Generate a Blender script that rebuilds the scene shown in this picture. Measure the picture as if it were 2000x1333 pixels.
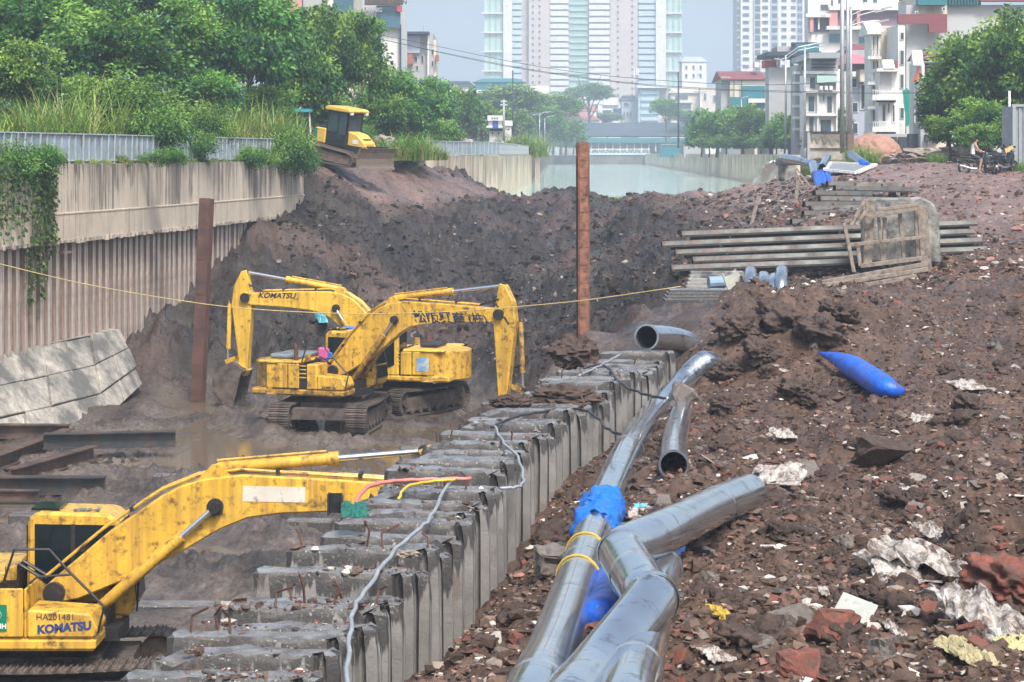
import bpy, bmesh, math, random
import numpy as np
from mathutils import Vector, Matrix, noise as mnoise

R = math.radians
SC = bpy.context.scene
COL = SC.collection
for _o in list(bpy.data.objects):
    bpy.data.objects.remove(_o)

# ------------------------------------------------------------------ camera
FPX, HZ, CH = 4330.0, 300.0, 8.4          # focal length (photo px), horizon row, eye height above the canal bed
cam_d = bpy.data.cameras.new('camera')
cam = bpy.data.objects.new('camera', cam_d)
COL.objects.link(cam)
cam.location = (0, 0, CH)
cam.rotation_euler = (R(90), 0, 0)
cam_d.sensor_width = 36.0
cam_d.lens = 36.0 * FPX / 2000.0
cam_d.shift_y = -(666.5 - HZ) / 2000.0
cam_d.clip_start = 0.5
cam_d.clip_end = 6000
SC.camera = cam

# ------------------------------------------------------------------ world, sun, exposure
SUN_AZ, SUN_EL = 160.0, 54.0               # compass-style: 0 = +Y (view direction), 90 = +X
w = bpy.data.worlds.new('World')
SC.world = w
w.use_nodes = True
wn = w.node_tree.nodes
wl = w.node_tree.links
wn.clear()
sky = wn.new('ShaderNodeTexSky')
sky.sky_type = 'NISHITA'
sky.sun_disc = False
sky.sun_elevation = R(SUN_EL)
sky.sun_rotation = R(SUN_AZ)
sky.air_density = 1.0
sky.dust_density = 5.0
sky.ozone_density = 1.0
bg = wn.new('ShaderNodeBackground')
bg.inputs['Strength'].default_value = 0.125
wo = wn.new('ShaderNodeOutputWorld')
wl.new(sky.outputs[0], bg.inputs[0])
wl.new(bg.outputs[0], wo.inputs[0])
sun_d = bpy.data.lights.new('sun', 'SUN')
sun_d.energy = 2.3
sun_d.angle = R(11)
sun_d.color = (1.0, 0.96, 0.9)
sun = bpy.data.objects.new('sun', sun_d)
COL.objects.link(sun)
_sd = Vector((math.sin(R(SUN_AZ)) * math.cos(R(SUN_EL)), math.cos(R(SUN_AZ)) * math.cos(R(SUN_EL)), math.sin(R(SUN_EL))))
sun.rotation_euler = _sd.to_track_quat('Z', 'Y').to_euler()
SC.view_settings.view_transform = 'Standard'
SC.view_settings.look = 'None'
SC.view_settings.gamma = 1.0
SC.view_settings.exposure = 0.93
SC.view_settings.use_curve_mapping = False
cy = SC.cycles
cy.use_denoising = True
cy.max_bounces = 6
cy.diffuse_bounces = 3
cy.glossy_bounces = 3
cy.transmission_bounces = 4
cy.volume_bounces = 1
cy.transparent_max_bounces = 8
cy.sample_clamp_indirect = 4.0

# ------------------------------------------------------------------ helpers
def W(px, py, d):
    """photo pixel + distance -> place in the world"""
    return Vector(((px - 1000.0) * d / FPX, d, CH - (py - HZ) * d / FPX))
def WX(px, d): return (px - 1000.0) * d / FPX
def WZ(py, d): return CH - (py - HZ) * d / FPX
def M(px, d): return px * d / FPX          # photo px -> metres at distance d

def tag(o, label=None, cat=None, group=None, kind=None):
    if label: o['label'] = label
    if cat: o['category'] = cat
    if group: o['group'] = group
    if kind: o['kind'] = kind
    return o

def empty(name, loc=(0, 0, 0), rz=0.0, label=None, cat=None, group=None, parent=None):
    o = bpy.data.objects.new(name, None)
    COL.objects.link(o)
    o.location = loc
    o.rotation_euler = (0, 0, rz)
    o.empty_display_size = 0.2
    if parent: o.parent = parent
    return tag(o, label, cat, group)

def obj(name, me, mat=None, parent=None, smooth=False):
    o = bpy.data.objects.new(name, me)
    COL.objects.link(o)
    if mat is not None and not me.materials:
        me.materials.append(mat)
    if parent is not None: o.parent = parent
    if smooth:
        me.polygons.foreach_set('use_smooth', [True] * len(me.polygons))
    return o

def copy_tree(o, parent=None):
    c = o.copy()
    COL.objects.link(c)
    c.parent = parent
    for ch in [x for x in bpy.data.objects if x.parent is o]:
        copy_tree(ch, c)
    return c

def basis(dirv, up=(0, 0, 1)):
    z = Vector(dirv).normalized()
    u = Vector(up)
    if abs(z.dot(u)) > 0.98: u = Vector((1, 0, 0))
    x = u.cross(z).normalized()
    y = z.cross(x)
    return x, y, z

class MB:
    """collects shapes, builds ONE mesh object"""
    def __init__(s):
        s.v = []; s.f = []
    def add(s, vs, fs):
        n = len(s.v)
        s.v += [tuple(p) for p in vs]
        s.f += [tuple(i + n for i in f) for f in fs]
        return s
    def box(s, c, d, rz=0.0, m=None, taper=1.0):
        hx, hy, hz = d[0] / 2, d[1] / 2, d[2] / 2
        vs = []
        for z, t in ((-hz, 1.0), (hz, taper)):
            for x, y in ((-hx, -hy), (hx, -hy), (hx, hy), (-hx, hy)):
                vs.append(Vector((x * t, y * t, z)))
        if m is not None:
            vs = [m @ p for p in vs]
        elif rz:
            mm = Matrix.Rotation(rz, 3, 'Z'); vs = [mm @ p for p in vs]
        c = Vector(c)
        vs = [p + c for p in vs]
        return s.add(vs, [(3, 2, 1, 0), (4, 5, 6, 7), (0, 1, 5, 4), (1, 2, 6, 5), (2, 3, 7, 6), (3, 0, 4, 7)])
    def bx(s, x0, x1, y0, y1, z0, z1):
        return s.box(((x0 + x1) / 2, (y0 + y1) / 2, (z0 + z1) / 2), (abs(x1 - x0), abs(y1 - y0), abs(z1 - z0)))
    def beam(s, a, b, w_, h_, up=(0, 0, 1)):
        a, b = Vector(a), Vector(b)
        x, y, z = basis(b - a, up)
        vs = []
        for p in (a, b):
            for i, j in ((-1, -1), (1, -1), (1, 1), (-1, 1)):
                vs.append(p + x * (i * w_ / 2) + y * (j * h_ / 2))
        return s.add(vs, [(3, 2, 1, 0), (4, 5, 6, 7), (0, 1, 5, 4), (1, 2, 6, 5), (2, 3, 7, 6), (3, 0, 4, 7)])
    def tube(s, pts, r, n=8, cap=True, r2=None):
        pts = [Vector(p) for p in pts]
        k = len(pts)
        rs = r if isinstance(r, (list, tuple)) else [r + ((r2 if r2 is not None else r) - r) * i / max(1, k - 1) for i in range(k)]
        up = None; rings = []
        for i, p in enumerate(pts):
            t = (pts[min(i + 1, k - 1)] - pts[max(i - 1, 0)])
            if t.length < 1e-9: t = Vector((0, 0, 1))
            t.normalize()
            if up is None:
                up = Vector((0, 0, 1)) if abs(t.z) < 0.95 else Vector((1, 0, 0))
            x = up.cross(t)
            if x.length < 1e-6: x = Vector((1, 0, 0)).cross(t)
            x.normalize(); y = t.cross(x); up = y
            rings.append([p + (x * math.cos(2 * math.pi * j / n) + y * math.sin(2 * math.pi * j / n)) * rs[i] for j in range(n)])
        vs = [q for rg in rings for q in rg]; fs = []
        for i in range(k - 1):
            for j in range(n):
                a, b = i * n + j, i * n + (j + 1) % n
                fs.append((a, b, b + n, a + n))
        if cap:
            fs.append(tuple(range(n - 1, -1, -1))); fs.append(tuple((k - 1) * n + j for j in range(n)))
        return s.add(vs, fs)
    def prism(s, poly, y0, y1, fn=None):
        """polygon in (x, z) extruded along y; fn maps a Vector to its place"""
        n = len(poly)
        vs = [Vector((p[0], y0, p[1])) for p in poly] + [Vector((p[0], y1, p[1])) for p in poly]
        if fn: vs = [fn(p) for p in vs]
        fs = [tuple(range(n)), tuple(range(2 * n - 1, n - 1, -1))]
        for i in range(n):
            j = (i + 1) % n
            fs.append((i, i + n, j + n, j))
        return s.add(vs, fs)
    def slab(s, poly, z0, z1):
        n = len(poly)
        vs = [Vector((p[0], p[1], z0)) for p in poly] + [Vector((p[0], p[1], z1)) for p in poly]
        fs = [tuple(range(n - 1, -1, -1)), tuple(range(n, 2 * n))]
        for i in range(n):
            j = (i + 1) % n
            fs.append((i, j, j + n, i + n))
        return s.add(vs, fs)
    def ring(s, r0, r1, w_, n, m):
        """wheel ring about the y axis, placed by m"""
        vs = []; fs = []
        for i in range(n):
            a = 2 * math.pi * i / n
            for rr, yy in ((r0, -w_ / 2), (r1, -w_ / 2), (r1, w_ / 2), (r0, w_ / 2)):
                vs.append(m @ Vector((rr * math.cos(a), yy, rr * math.sin(a))))
        for i in range(n):
            j = (i + 1) % n
            for k in range(4):
                l = (k + 1) % 4
                fs.append((i * 4 + k, j * 4 + k, j * 4 + l, i * 4 + l))
        return s.add(vs, fs)
    def mesh(s, name):
        me = bpy.data.meshes.new(name)
        me.from_pydata(s.v, [], s.f)
        me.update()
        return me
    def build(s, name, mat, parent=None, smooth=False, bevel=0.0, auto=False):
        me = s.mesh(name)
        if bevel or smooth or auto:
            bm = bmesh.new(); bm.from_mesh(me)
            bmesh.ops.recalc_face_normals(bm, faces=bm.faces)
            if bevel:
                es = [e for e in bm.edges if len(e.link_faces) == 2 and e.calc_face_angle(0) > 0.5]
                bmesh.ops.bevel(bm, geom=es, offset=bevel, segments=1, affect='EDGES', clamp_overlap=True)
            bm.to_mesh(me); bm.free()
        if smooth or auto:
            me.polygons.foreach_set('use_smooth', [True] * len(me.polygons))
            if auto:
                me.set_sharp_from_angle(angle=R(38))
        return obj(name, me, mat, parent)

def mesh_np(name, verts, faces_flat, loop_tot):
    """fast mesh from arrays: verts (n,3), faces_flat loop vertex ids, loop_tot verts per face"""
    me = bpy.data.meshes.new(name)
    nf = len(faces_flat) // loop_tot
    me.vertices.add(len(verts))
    me.vertices.foreach_set('co', np.asarray(verts, np.float32).ravel())
    me.loops.add(nf * loop_tot)
    me.loops.foreach_set('vertex_index', np.asarray(faces_flat, np.int32).ravel())
    me.polygons.add(nf)
    me.polygons.foreach_set('loop_start', np.arange(0, nf * loop_tot, loop_tot, dtype=np.int32))
    me.polygons.foreach_set('loop_total', np.full(nf, loop_tot, np.int32))
    me.update(calc_edges=True)
    return me

def vcol(me, name, rgb):
    a = me.color_attributes.new(name, 'FLOAT_COLOR', 'POINT')
    c = np.ones((len(me.vertices), 4), np.float32)
    c[:, :3] = rgb
    a.data.foreach_set('color', c.ravel())

# ---------------- numpy noise
def _h(ix, iy, seed):
    n = (ix.astype(np.int64) * 374761393 + iy.astype(np.int64) * 668265263 + seed * 1442695041) & 0xFFFFFFFF
    n = ((n ^ (n >> 13)) * 1274126177) & 0xFFFFFFFF
    return (n ^ (n >> 16)) & 0xFFFFFFFF
def perlin(x, y, seed=0):
    x0 = np.floor(x); y0 = np.floor(y)
    fx = x - x0; fy = y - y0
    ux = fx * fx * fx * (fx * (fx * 6 - 15) + 10); uy = fy * fy * fy * (fy * (fy * 6 - 15) + 10)
    out = []
    for dx in (0, 1):
        for dy in (0, 1):
            a = _h(x0 + dx, y0 + dy, seed) / 4294967296.0 * 2 * np.pi
            out.append(np.cos(a) * (fx - dx) + np.sin(a) * (fy - dy))
    n00, n01, n10, n11 = out
    return 1.5 * ((n00 * (1 - ux) + n10 * ux) * (1 - uy) + (n01 * (1 - ux) + n11 * ux) * uy)
def fbm(x, y, oct=4, seed=0, gain=0.5):
    s = 0; a = 1.0
    for i in range(oct):
        s = s + a * perlin(x * 2 ** i, y * 2 ** i, seed + i * 17); a *= gain
    return s
def worley(x, y, seed=0):
    x0 = np.floor(x); y0 = np.floor(y)
    f1 = np.full(x.shape, 9.0); idv = np.zeros(x.shape); f2 = np.full(x.shape, 9.0)
    for dx in (-1, 0, 1):
        for dy in (-1, 0, 1):
            cx, cy_ = x0 + dx, y0 + dy
            px = cx + _h(cx, cy_, seed) / 4294967296.0
            py = cy_ + _h(cx, cy_, seed + 5) / 4294967296.0
            d = np.sqrt((px - x) ** 2 + (py - y) ** 2)
            nw = d < f1
            f2 = np.where(nw, f1, np.minimum(f2, d))
            idv = np.where(nw, _h(cx, cy_, seed + 9) / 4294967296.0, idv)
            f1 = np.where(nw, d, f1)
    return f1, f2, idv
def sstep(a, b, x):
    t = np.clip((x - a) / (b - a), 0, 1)
    return t * t * (3 - 2 * t)

# ---------------- materials
MATS = {}
def mat(name, col, rough=0.7, metal=0.0, var=0.15, vscale=3.0, bump=0.0, bscale=20.0, dirt=None, dirt_amt=0.0, dscale=1.2,
        spec=0.5, streak=None, streak_amt=0.0, coat=0.0, attr=None, rvar=0.15):
    """procedural principled material: base colour broken up by noise, patches of dirt, vertical streaks, fine bump"""
    if name in MATS: return MATS[name]
    m = bpy.data.materials.new(name); m.use_nodes = True
    nt = m.node_tree; N = nt.nodes; L = nt.links
    b = N['Principled BSDF']
    tc = N.new('ShaderNodeTexCoord'); co = tc.outputs['Object']
    def nz(scale, det=4, src=None, rgh=0.6):
        t = N.new('ShaderNodeTexNoise'); t.inputs['Scale'].default_value = scale
        t.inputs['Detail'].default_value = det; t.inputs['Roughness'].default_value = rgh
        L.new(src or co, t.inputs['Vector']); return t.outputs['Fac']
    def ramp(src, a, c):
        r = N.new('ShaderNodeMapRange'); r.inputs['From Min'].default_value = a; r.inputs['From Max'].default_value = c
        L.new(src, r.inputs['Value']); return r.outputs[0]
    def mix(f, a, c):
        x = N.new('ShaderNodeMix'); x.data_type = 'RGBA'
        for k, v in ((0, f), (6, a), (7, c)):
            if isinstance(v, (tuple, list)): x.inputs[k].default_value = (*v[:3], 1)
            elif isinstance(v, (int, float)): x.inputs[k].default_value = v
            else: L.new(v, x.inputs[k])
        return x.outputs[2]
    base = (*col, 1)
    if attr:
        at = N.new('ShaderNodeAttribute'); at.attribute_name = attr
        c0 = at.outputs['Color']
    else:
        c0 = tuple(col)
    n1 = nz(vscale)
    lo, hi = N.new('ShaderNodeMix'), None
    hsv = N.new('ShaderNodeHueSaturation')
    if attr: L.new(c0, hsv.inputs['Color'])
    else: hsv.inputs['Color'].default_value = base
    mr = N.new('ShaderNodeMapRange'); mr.inputs['From Min'].default_value = 0.3; mr.inputs['From Max'].default_value = 0.7
    mr.inputs['To Min'].default_value = 1 - var; mr.inputs['To Max'].default_value = 1 + var
    L.new(n1, mr.inputs['Value']); L.new(mr.outputs[0], hsv.inputs['Value'])
    c = hsv.outputs[0]
    if streak is not None:
        mp = N.new('ShaderNodeMapping'); mp.inputs['Scale'].default_value = (4.0, 4.0, 0.18)
        L.new(co, mp.inputs['Vector'])
        sf = nz(1.6, 5, mp.outputs[0], 0.7)
        f = ramp(sf, 0.62 - 0.25 * streak_amt, 0.72)
        c = mix(f, c, streak)
    if dirt is not None:
        f = ramp(nz(dscale, 6, rgh=0.7), 0.7 - 0.35 * dirt_amt, 0.78 - 0.2 * dirt_amt)
        c = mix(f, c, dirt)
    L.new(c, b.inputs['Base Color'])
    rr = N.new('ShaderNodeMapRange'); rr.inputs['From Min'].default_value = 0.3; rr.inputs['From Max'].default_value = 0.7
    rr.inputs['To Min'].default_value = max(0.03, rough - rvar); rr.inputs['To Max'].default_value = min(1, rough + rvar)
    L.new(nz(vscale * 1.7), rr.inputs['Value']); L.new(rr.outputs[0], b.inputs['Roughness'])
    b.inputs['Metallic'].default_value = metal
    b.inputs['Specular IOR Level'].default_value = spec
    if coat: b.inputs['Coat Weight'].default_value = coat
    if bump:
        bp = N.new('ShaderNodeBump'); bp.inputs['Strength'].default_value = bump; bp.inputs['Distance'].default_value = 0.05
        L.new(nz(bscale, 5, rgh=0.65), bp.inputs['Height']); L.new(bp.outputs[0], b.inputs['Normal'])
    MATS[name] = m
    return m

def glass_dark(name, col=(0.02, 0.03, 0.035), rough=0.08):
    return mat(name, col, rough=rough, var=0.3, spec=0.6, rvar=0.04)

def text_mesh(s, size, name='lettering', ext=0.004, font_bold=0.0):
    """flat lettering as a mesh in the x-z plane, facing -y, left aligned at 0"""
    cu = bpy.data.curves.new('txt', 'FONT')
    cu.body = s; cu.size = size; cu.extrude = ext; cu.offset = font_bold; cu.resolution_u = 3
    to = bpy.data.objects.new('txt', cu); COL.objects.link(to)
    dg = bpy.context.evaluated_depsgraph_get()
    me = bpy.data.meshes.new_from_object(to.evaluated_get(dg))
    me.name = name
    bpy.data.objects.remove(to); bpy.data.curves.remove(cu)
    me.transform(Matrix.Rotation(R(90), 4, 'X'))
    me.materials.clear()
    return me
# ================================================================== TERRAIN
# row of concrete sheet piles: right-hand ends (X) against distance
ROW_D = np.array([14.0, 18.0, 20.1, 26.0, 34.8, 39.0, 50.0, 58.0])
ROW_X = np.array([-2.5, -1.9, -1.55, -0.72, 0.40, 1.26, 3.58, 5.4])
ROW_TOP = 3.9
def row_x(d): return np.interp(d, ROW_D, ROW_X)
# canal wall, left
WALL_D = np.array([40.0, 68.5, 77.0, 89.0, 101.8, 106.0])
WALL_X = np.array([-19.3, -15.8, -14.3, -12.55, -10.75, -10.2])
def wall_x(d): return np.interp(d, WALL_D, WALL_X)

_cp = [ # (photo x, photo y, distance) points on the ground
 # rubble foot beside the piles
 (600,1500,18),(690,1400,20),(905,1275,27.5),(1062,1020,34.3),(1165,898,39),(1290,795,50),
 # rubble field
 (1150,1333,20.5),(1500,1333,20),(2000,1333,19),(2400,1300,19),(1100,1150,26),(1300,1150,25),(1700,1150,24.5),(2000,1130,24.5),
 (1250,1000,31),(1500,980,32),(1800,980,31.5),(2100,980,31),(1400,860,40),(1700,840,40),(2000,830,40),(2400,820,40),
 (1380,700,51),(1550,690,50),(1700,720,48),(1950,700,49),(2300,690,50),
 (1350,612,58),(1500,618,61),(1700,580,63),(1900,575,64),(2200,560,65),
 (1200,655,60),(1150,690,57),(1110,720,56),
 (1400,602,68),(1520,600,68),(1450,560,75),(1600,570,75),(1420,500,80),(1650,500,80),(1820,500,77),(1960,480,78),(2200,470,80),
 (1600,430,86),(1750,400,90),(1900,400,88),(2150,410,86),(1620,370,96),(1750,350,101),(1900,336,103),(2100,336,104),(2350,336,105),
 (1720,325,120),(1900,322,125),(2200,322,125),(1600,335,118),(1560,350,112),(1800,312,160),(2200,312,160),
 # crest of the earth dam
 (1500,372,118),(1440,376,124),(1390,382,130),(1330,388,136),(1250,394,139),(1100,394,140),(1000,390,138),(930,370,134),(860,352,128),(800,340,122),
 (740,328,114),(690,325,111),(640,327,110),(610,330,109),(560,316,118),(760,318,130),(640,318,128),(820,316,140),
 # slope of the dam
 (600,400,106),(700,400,112),(800,410,116),(1000,440,121),(1200,440,120),(1350,430,108),(1450,450,96),(1520,400,100),
 (560,450,100),(700,480,101),(900,480,109),(1100,480,110),(1250,500,98),(1320,480,96),
 (500,500,93),(600,540,93),(800,560,96),(1000,560,97),(1150,560,94),(1250,560,84),
 (380,560,88),(450,600,87),(600,640,86),(800,640,88),(1000,650,85),(1100,640,78),(1180,600,80),
 (320,640,84),(300,700,80),(330,720,80),(450,715,81),(600,720,81),(800,730,80),(950,725,80),(1050,700,76),
 # canal bed (kept below zero, clamped)
 ]
_pts = []
for a in _cp:
    p = W(*a); _pts.append((p.x, p.y, p.z))
for x, y in ((-14,60),(-8,60),(-3,60),(-12,70),(-6,70),(-1,66),(-10,76),(-4,76),(-16,45),(-10,45),(-4,45),(-12,30),(-5,30),(-8,18),(-1,72),(-14,72)):
    _pts.append((x, y, -1.2))
for x, y in ((-4,165),(5,165),(15,165),(5,152),(14,150),(0,150)):
    _pts.append((x, y, 3.6))
_pts = np.array(_pts)
def _phi(r2): return 0.5 * r2 * np.log(r2 + 1e-9)
_ys = 0.45                                    # distances along the view count less
_P = _pts[:, :2] * np.array([1.0, _ys])
_n = len(_P)
_A = np.zeros((_n + 3, _n + 3))
_r2 = ((_P[:, None] - _P[None]) ** 2).sum(-1)
_A[:_n, :_n] = _phi(_r2) + np.eye(_n) * 4.0
_A[:_n, _n] = 1; _A[:_n, _n + 1:] = _P; _A[_n, :_n] = 1; _A[_n + 1:, :_n] = _P.T
_sol = np.linalg.solve(_A, np.concatenate([_pts[:, 2], [0, 0, 0]]))
def rbf(X, Y):
    X = np.asarray(X, float); Y = np.asarray(Y, float) * _ys
    out = _sol[_n] + _sol[_n + 1] * X + _sol[_n + 2] * Y
    for i in range(_n):
        out = out + _sol[i] * _phi((X - _P[i, 0]) ** 2 + (Y - _P[i, 1]) ** 2)
    return out
def smax(a, b, k):
    h = np.clip(0.5 + 0.5 * (a - b) / k, 0, 1)
    return b + (a - b) * h + k * h * (1 - h)

MOUNDS = [ # heaps of soil (photo x, y of top, distance, radius m, height m)
 (1122,672,56,1.5,0.9),(1010,765,52,1.0,0.9),(985,790,50,0.8,0.5),(1100,765,50,1.6,0.45),(1180,780,47,1.0,0.3),
 (1540,630,56,3.2,0.55),(1630,640,54,2.6,0.5),(1430,640,56,2.0,0.3),(1400,700,50,1.2,0.5),(1500,700,50,1.8,0.4),
 (270,800,72,1.8,0.45),(300,690,79,1.6,1.2),(340,650,82,2.2,1.0),(450,690,80,2.6,1.0),(520,840,66,1.0,0.5),
 (600,1060,44,2.5,0.35),(500,1100,40,2.5,0.3),(350,960,55,2.5,0.3),(1450,400,120,2.5,0.6),(1340,395,130,2.2,0.45),(1270,395,134,2.0,0.3),
 (560,380,105,1.6,0.8),(1820,900,36,1.5,0.4),(1600,860,38,1.6,0.3),(1990,1100,25,1.4,0.8),(1780,780,43,1.4,0.35),(1640,690,50,1.2,0.5),
]
def zones(X, Y):
    """how much a place is brown rubble (1) against grey canal mud (0), and packed track"""
    side = np.where(Y < 54, sstep(-1.2, 0.2, X - row_x(Y)), 0.0)
    far = sstep(-1.5, 5.0, X - np.interp(Y, [50, 60, 75, 100, 120, 140], [2.0, 3.5, 5.5, 8.0, 7.0, 4.0]))
    rub = np.where(Y < 50, side, np.where(Y < 54, side + (far - side) * (Y - 50) / 4, far))
    bank = sstep(94, 104, Y) * sstep(9, 12, X)
    path = np.exp(-((X - np.interp(Y, [85, 105, 112, 122, 130, 138, 142], [-9, -8.3, -7.6, -5.3, -3.0, 0, 4])) / 2.6) ** 4) * sstep(106, 110, Y)
    lane = np.exp(-((X - np.interp(Y, [70, 86, 96, 104, 120], [17, 19, 20, 20, 19])) / 5.0) ** 2) * sstep(72, 88, Y)
    return rub, bank, path, lane

def ground_base(X, Y):
    z = rbf(X, Y)
    bed = 0.0 + 0.0 * X
    z = smax(z, bed, 0.5) - 0.06
    wgt = np.where(Y < 52, sstep(-1.5, -0.3, X - row_x(Y)), 1.0)
    k = sstep(50, 57, Y)
    wgt = wgt * (1 - k) + k
    z = bed * (1 - wgt) + z * wgt
    for (px, py, d, r, h) in MOUNDS:
        x0 = WX(px, d)
        rr = np.sqrt((X - x0) ** 2 + (Y - d) ** 2) / r
        z = z + h * np.exp(-rr ** 2 * 1.6) * (0.8 + 0.5 * perlin(X * 1.3, Y * 1.3, 91))
    return z

def ground_detail(X, Y, zb):
    rub, bank, path, lane = zones(X, Y)
    slope = np.maximum(sstep(79, 86, Y), sstep(0.15, 0.8, zb) * sstep(66, 72, Y)) * (1 - rub)
    bedm = (1 - rub) * (1 - slope)
    smooth = np.clip(bank * 0.75 + path * 0.8 + lane * 0.75, 0, 0.9)
    # rubble: clods of several sizes
    wx = X + 0.25 * perlin(X * 1.1, Y * 1.1, 3); wy = Y + 0.25 * perlin(X * 1.1, Y * 1.1, 4)
    f1, f2, idv = worley(wx * 1.15, wy * 0.9, 11)
    c1 = (1 - np.clip(f1 * 1.25, 0, 1)) ** 1.0 * (0.25 + idv) 
    f1b, f2b, idb = worley(wx * 3.1, wy * 2.6, 21)
    c2 = np.clip(1 - f1b * 1.3, 0, 1) * (0.2 + idb)
    f1c, f2c, idc = worley(X * 7.5, Y * 6.0, 31)
    c3 = np.clip(1 - f1c * 1.3, 0, 1) * (0.2 + idc)
    base = 0.22 * fbm(X * 0.35, Y * 0.25, 3, 41)
    rubz = base + 0.20 * c1 + 0.11 * c2 + 0.05 * c3 + 0.05 * fbm(X * 5, Y * 5, 3, 51)
    # slope mud: lumps, sheared ridges
    rid = 1 - np.abs(fbm(X * 0.55 + 0.3 * Y, Y * 0.33, 4, 61, 0.55))
    slz = 0.6 * fbm(X * 0.22, Y * 0.16, 3, 71) + 0.5 * rid ** 3 + 0.22 * c1 + 0.16 * c2 + 0.07 * c3
    # bed: churned wet mud between puddles
    bm_ = sstep(-0.25, 0.35, fbm(X * 0.3, Y * 0.28, 2, 88))
    bz = 0.13 * fbm(X * 0.25, Y * 0.5, 4, 81, 0.6) + (0.14 * np.clip(fbm(X * 0.9, Y * 1.0, 4, 85, 0.6), -0.15, 1) + 0.17 * c1 + 0.19 * c2 + 0.09 * c3) * bm_ - 0.05 + 0.05 * np.sin(X * 0.5 + Y * 2.2 + 2 * perlin(X * 0.3, Y * 0.3, 99)) * (1 - bm_)
    det = rubz * rub + slz * slope + bz * bedm
    # tyre and crawler marks
    trk = 0.07 * np.sin((X * 0.75 + Y * 0.28) * 2.6) * lane + 0.05 * np.sin(Y * 9 + X) * path
    for off in (0.0, 2.3):
        xc = np.interp(Y, [82, 95, 110, 125, 138], [1.2, 1.7, 2.6, 3.5, 5.2]) + off - 0.6
        band = np.exp(-((X - xc) / 0.33) ** 2) * sstep(80, 84, Y) * (1 - sstep(132, 138, Y))
        det = det * (1 - 0.75 * band) - 0.12 * band + band * 0.04 * np.sin(Y * 18)
    return det * (1 - smooth) + trk + smooth * 0.06 * fbm(X * 2.2, Y * 1.4, 3, 95)

def ground_z(x, y):
    X = np.atleast_1d(np.asarray(x, float)); Y = np.atleast_1d(np.asarray(y, float))
    zb = ground_base(X, Y)
    return zb + ground_detail(X, Y, zb)
def gz(x, y): return float(ground_z(x, y)[0])
def G(px, py_guess, d):
    """a point on the ground below photo column px at distance d"""
    x = WX(px, d); return Vector((x, d, gz(x, d)))

NR, NC = 820, 700
_dd = np.exp(np.linspace(math.log(13.0), math.log(170.0), NR))
_uu = np.linspace(-1500, 1500, NC)
_D, _U = np.meshgrid(_dd, _uu, indexing='ij')
_GX = (_U * _D / FPX).ravel(); _GY = _D.ravel()
_GZ = ground_z(_GX, _GY)
# stay behind the canal walls
_wallx = np.interp(_GY, WALL_D, WALL_X)
_leftbank = (_GX < _wallx - 0.2) & (_GY < 106)
_GZ = np.where(_leftbank, np.minimum(_GZ, 1.0), _GZ)
_co = np.stack([_GX, _GY, _GZ], 1)
_i = np.arange(NR * NC).reshape(NR, NC)
_f = np.stack([_i[:-1, :-1], _i[:-1, 1:], _i[1:, 1:], _i[1:, :-1]], -1).reshape(-1)
me = mesh_np('ground', _co, _f, 4)
rub, bank, path, lane = zones(_GX, _GY)
_n1 = fbm(_GX * 0.5, _GY * 0.35, 4, 201); _n2 = fbm(_GX * 2.1, _GY * 1.7, 3, 211)
mud_g = np.array([0.088, 0.072, 0.062]); mud_d = np.array([0.015, 0.0115, 0.010]); rubc = np.array([0.074, 0.044, 0.030]); rubl = np.array([0.140, 0.088, 0.062]); lanec = np.array([0.205, 0.135, 0.115])
t = np.clip(0.5 + 0.7 * _n1, 0, 1)[:, None]
slp = (np.maximum(sstep(79, 86, _GY), sstep(0.15, 0.8, _GZ) * sstep(66, 72, _GY)) * (1 - rub))[:, None]
cm = mud_g * (1 - slp) + (mud_d * 0.8 + mud_g * 0.2) * slp
cm = cm * (0.5 + 1.0 * t)
cr = rubc * (1 - 0.6 * t) + rubl * (0.6 * t)
c = cm * (1 - rub[:, None]) + cr * rub[:, None]
sm = np.clip(bank * 0.7 + lane * 0.85 + path * 0.75, 0, 1)[:, None]
c = c * (1 - sm) + lanec * sm * (0.8 + 0.4 * t)
c = c * (1 + 0.28 * _n2[:, None])
_dbr = sstep(0.15, 0.5, fbm(_GX * 0.13 + 3, _GY * 0.09, 3, 222))[:, None] * slp
c = c * (1 - 0.45 * _dbr) + np.array([0.12, 0.075, 0.06]) * 0.45 * _dbr
vcol(me, 'tint', np.clip(c, 0.01, 1))
me.polygons.foreach_set('use_smooth', [True] * len(me.polygons))

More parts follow.
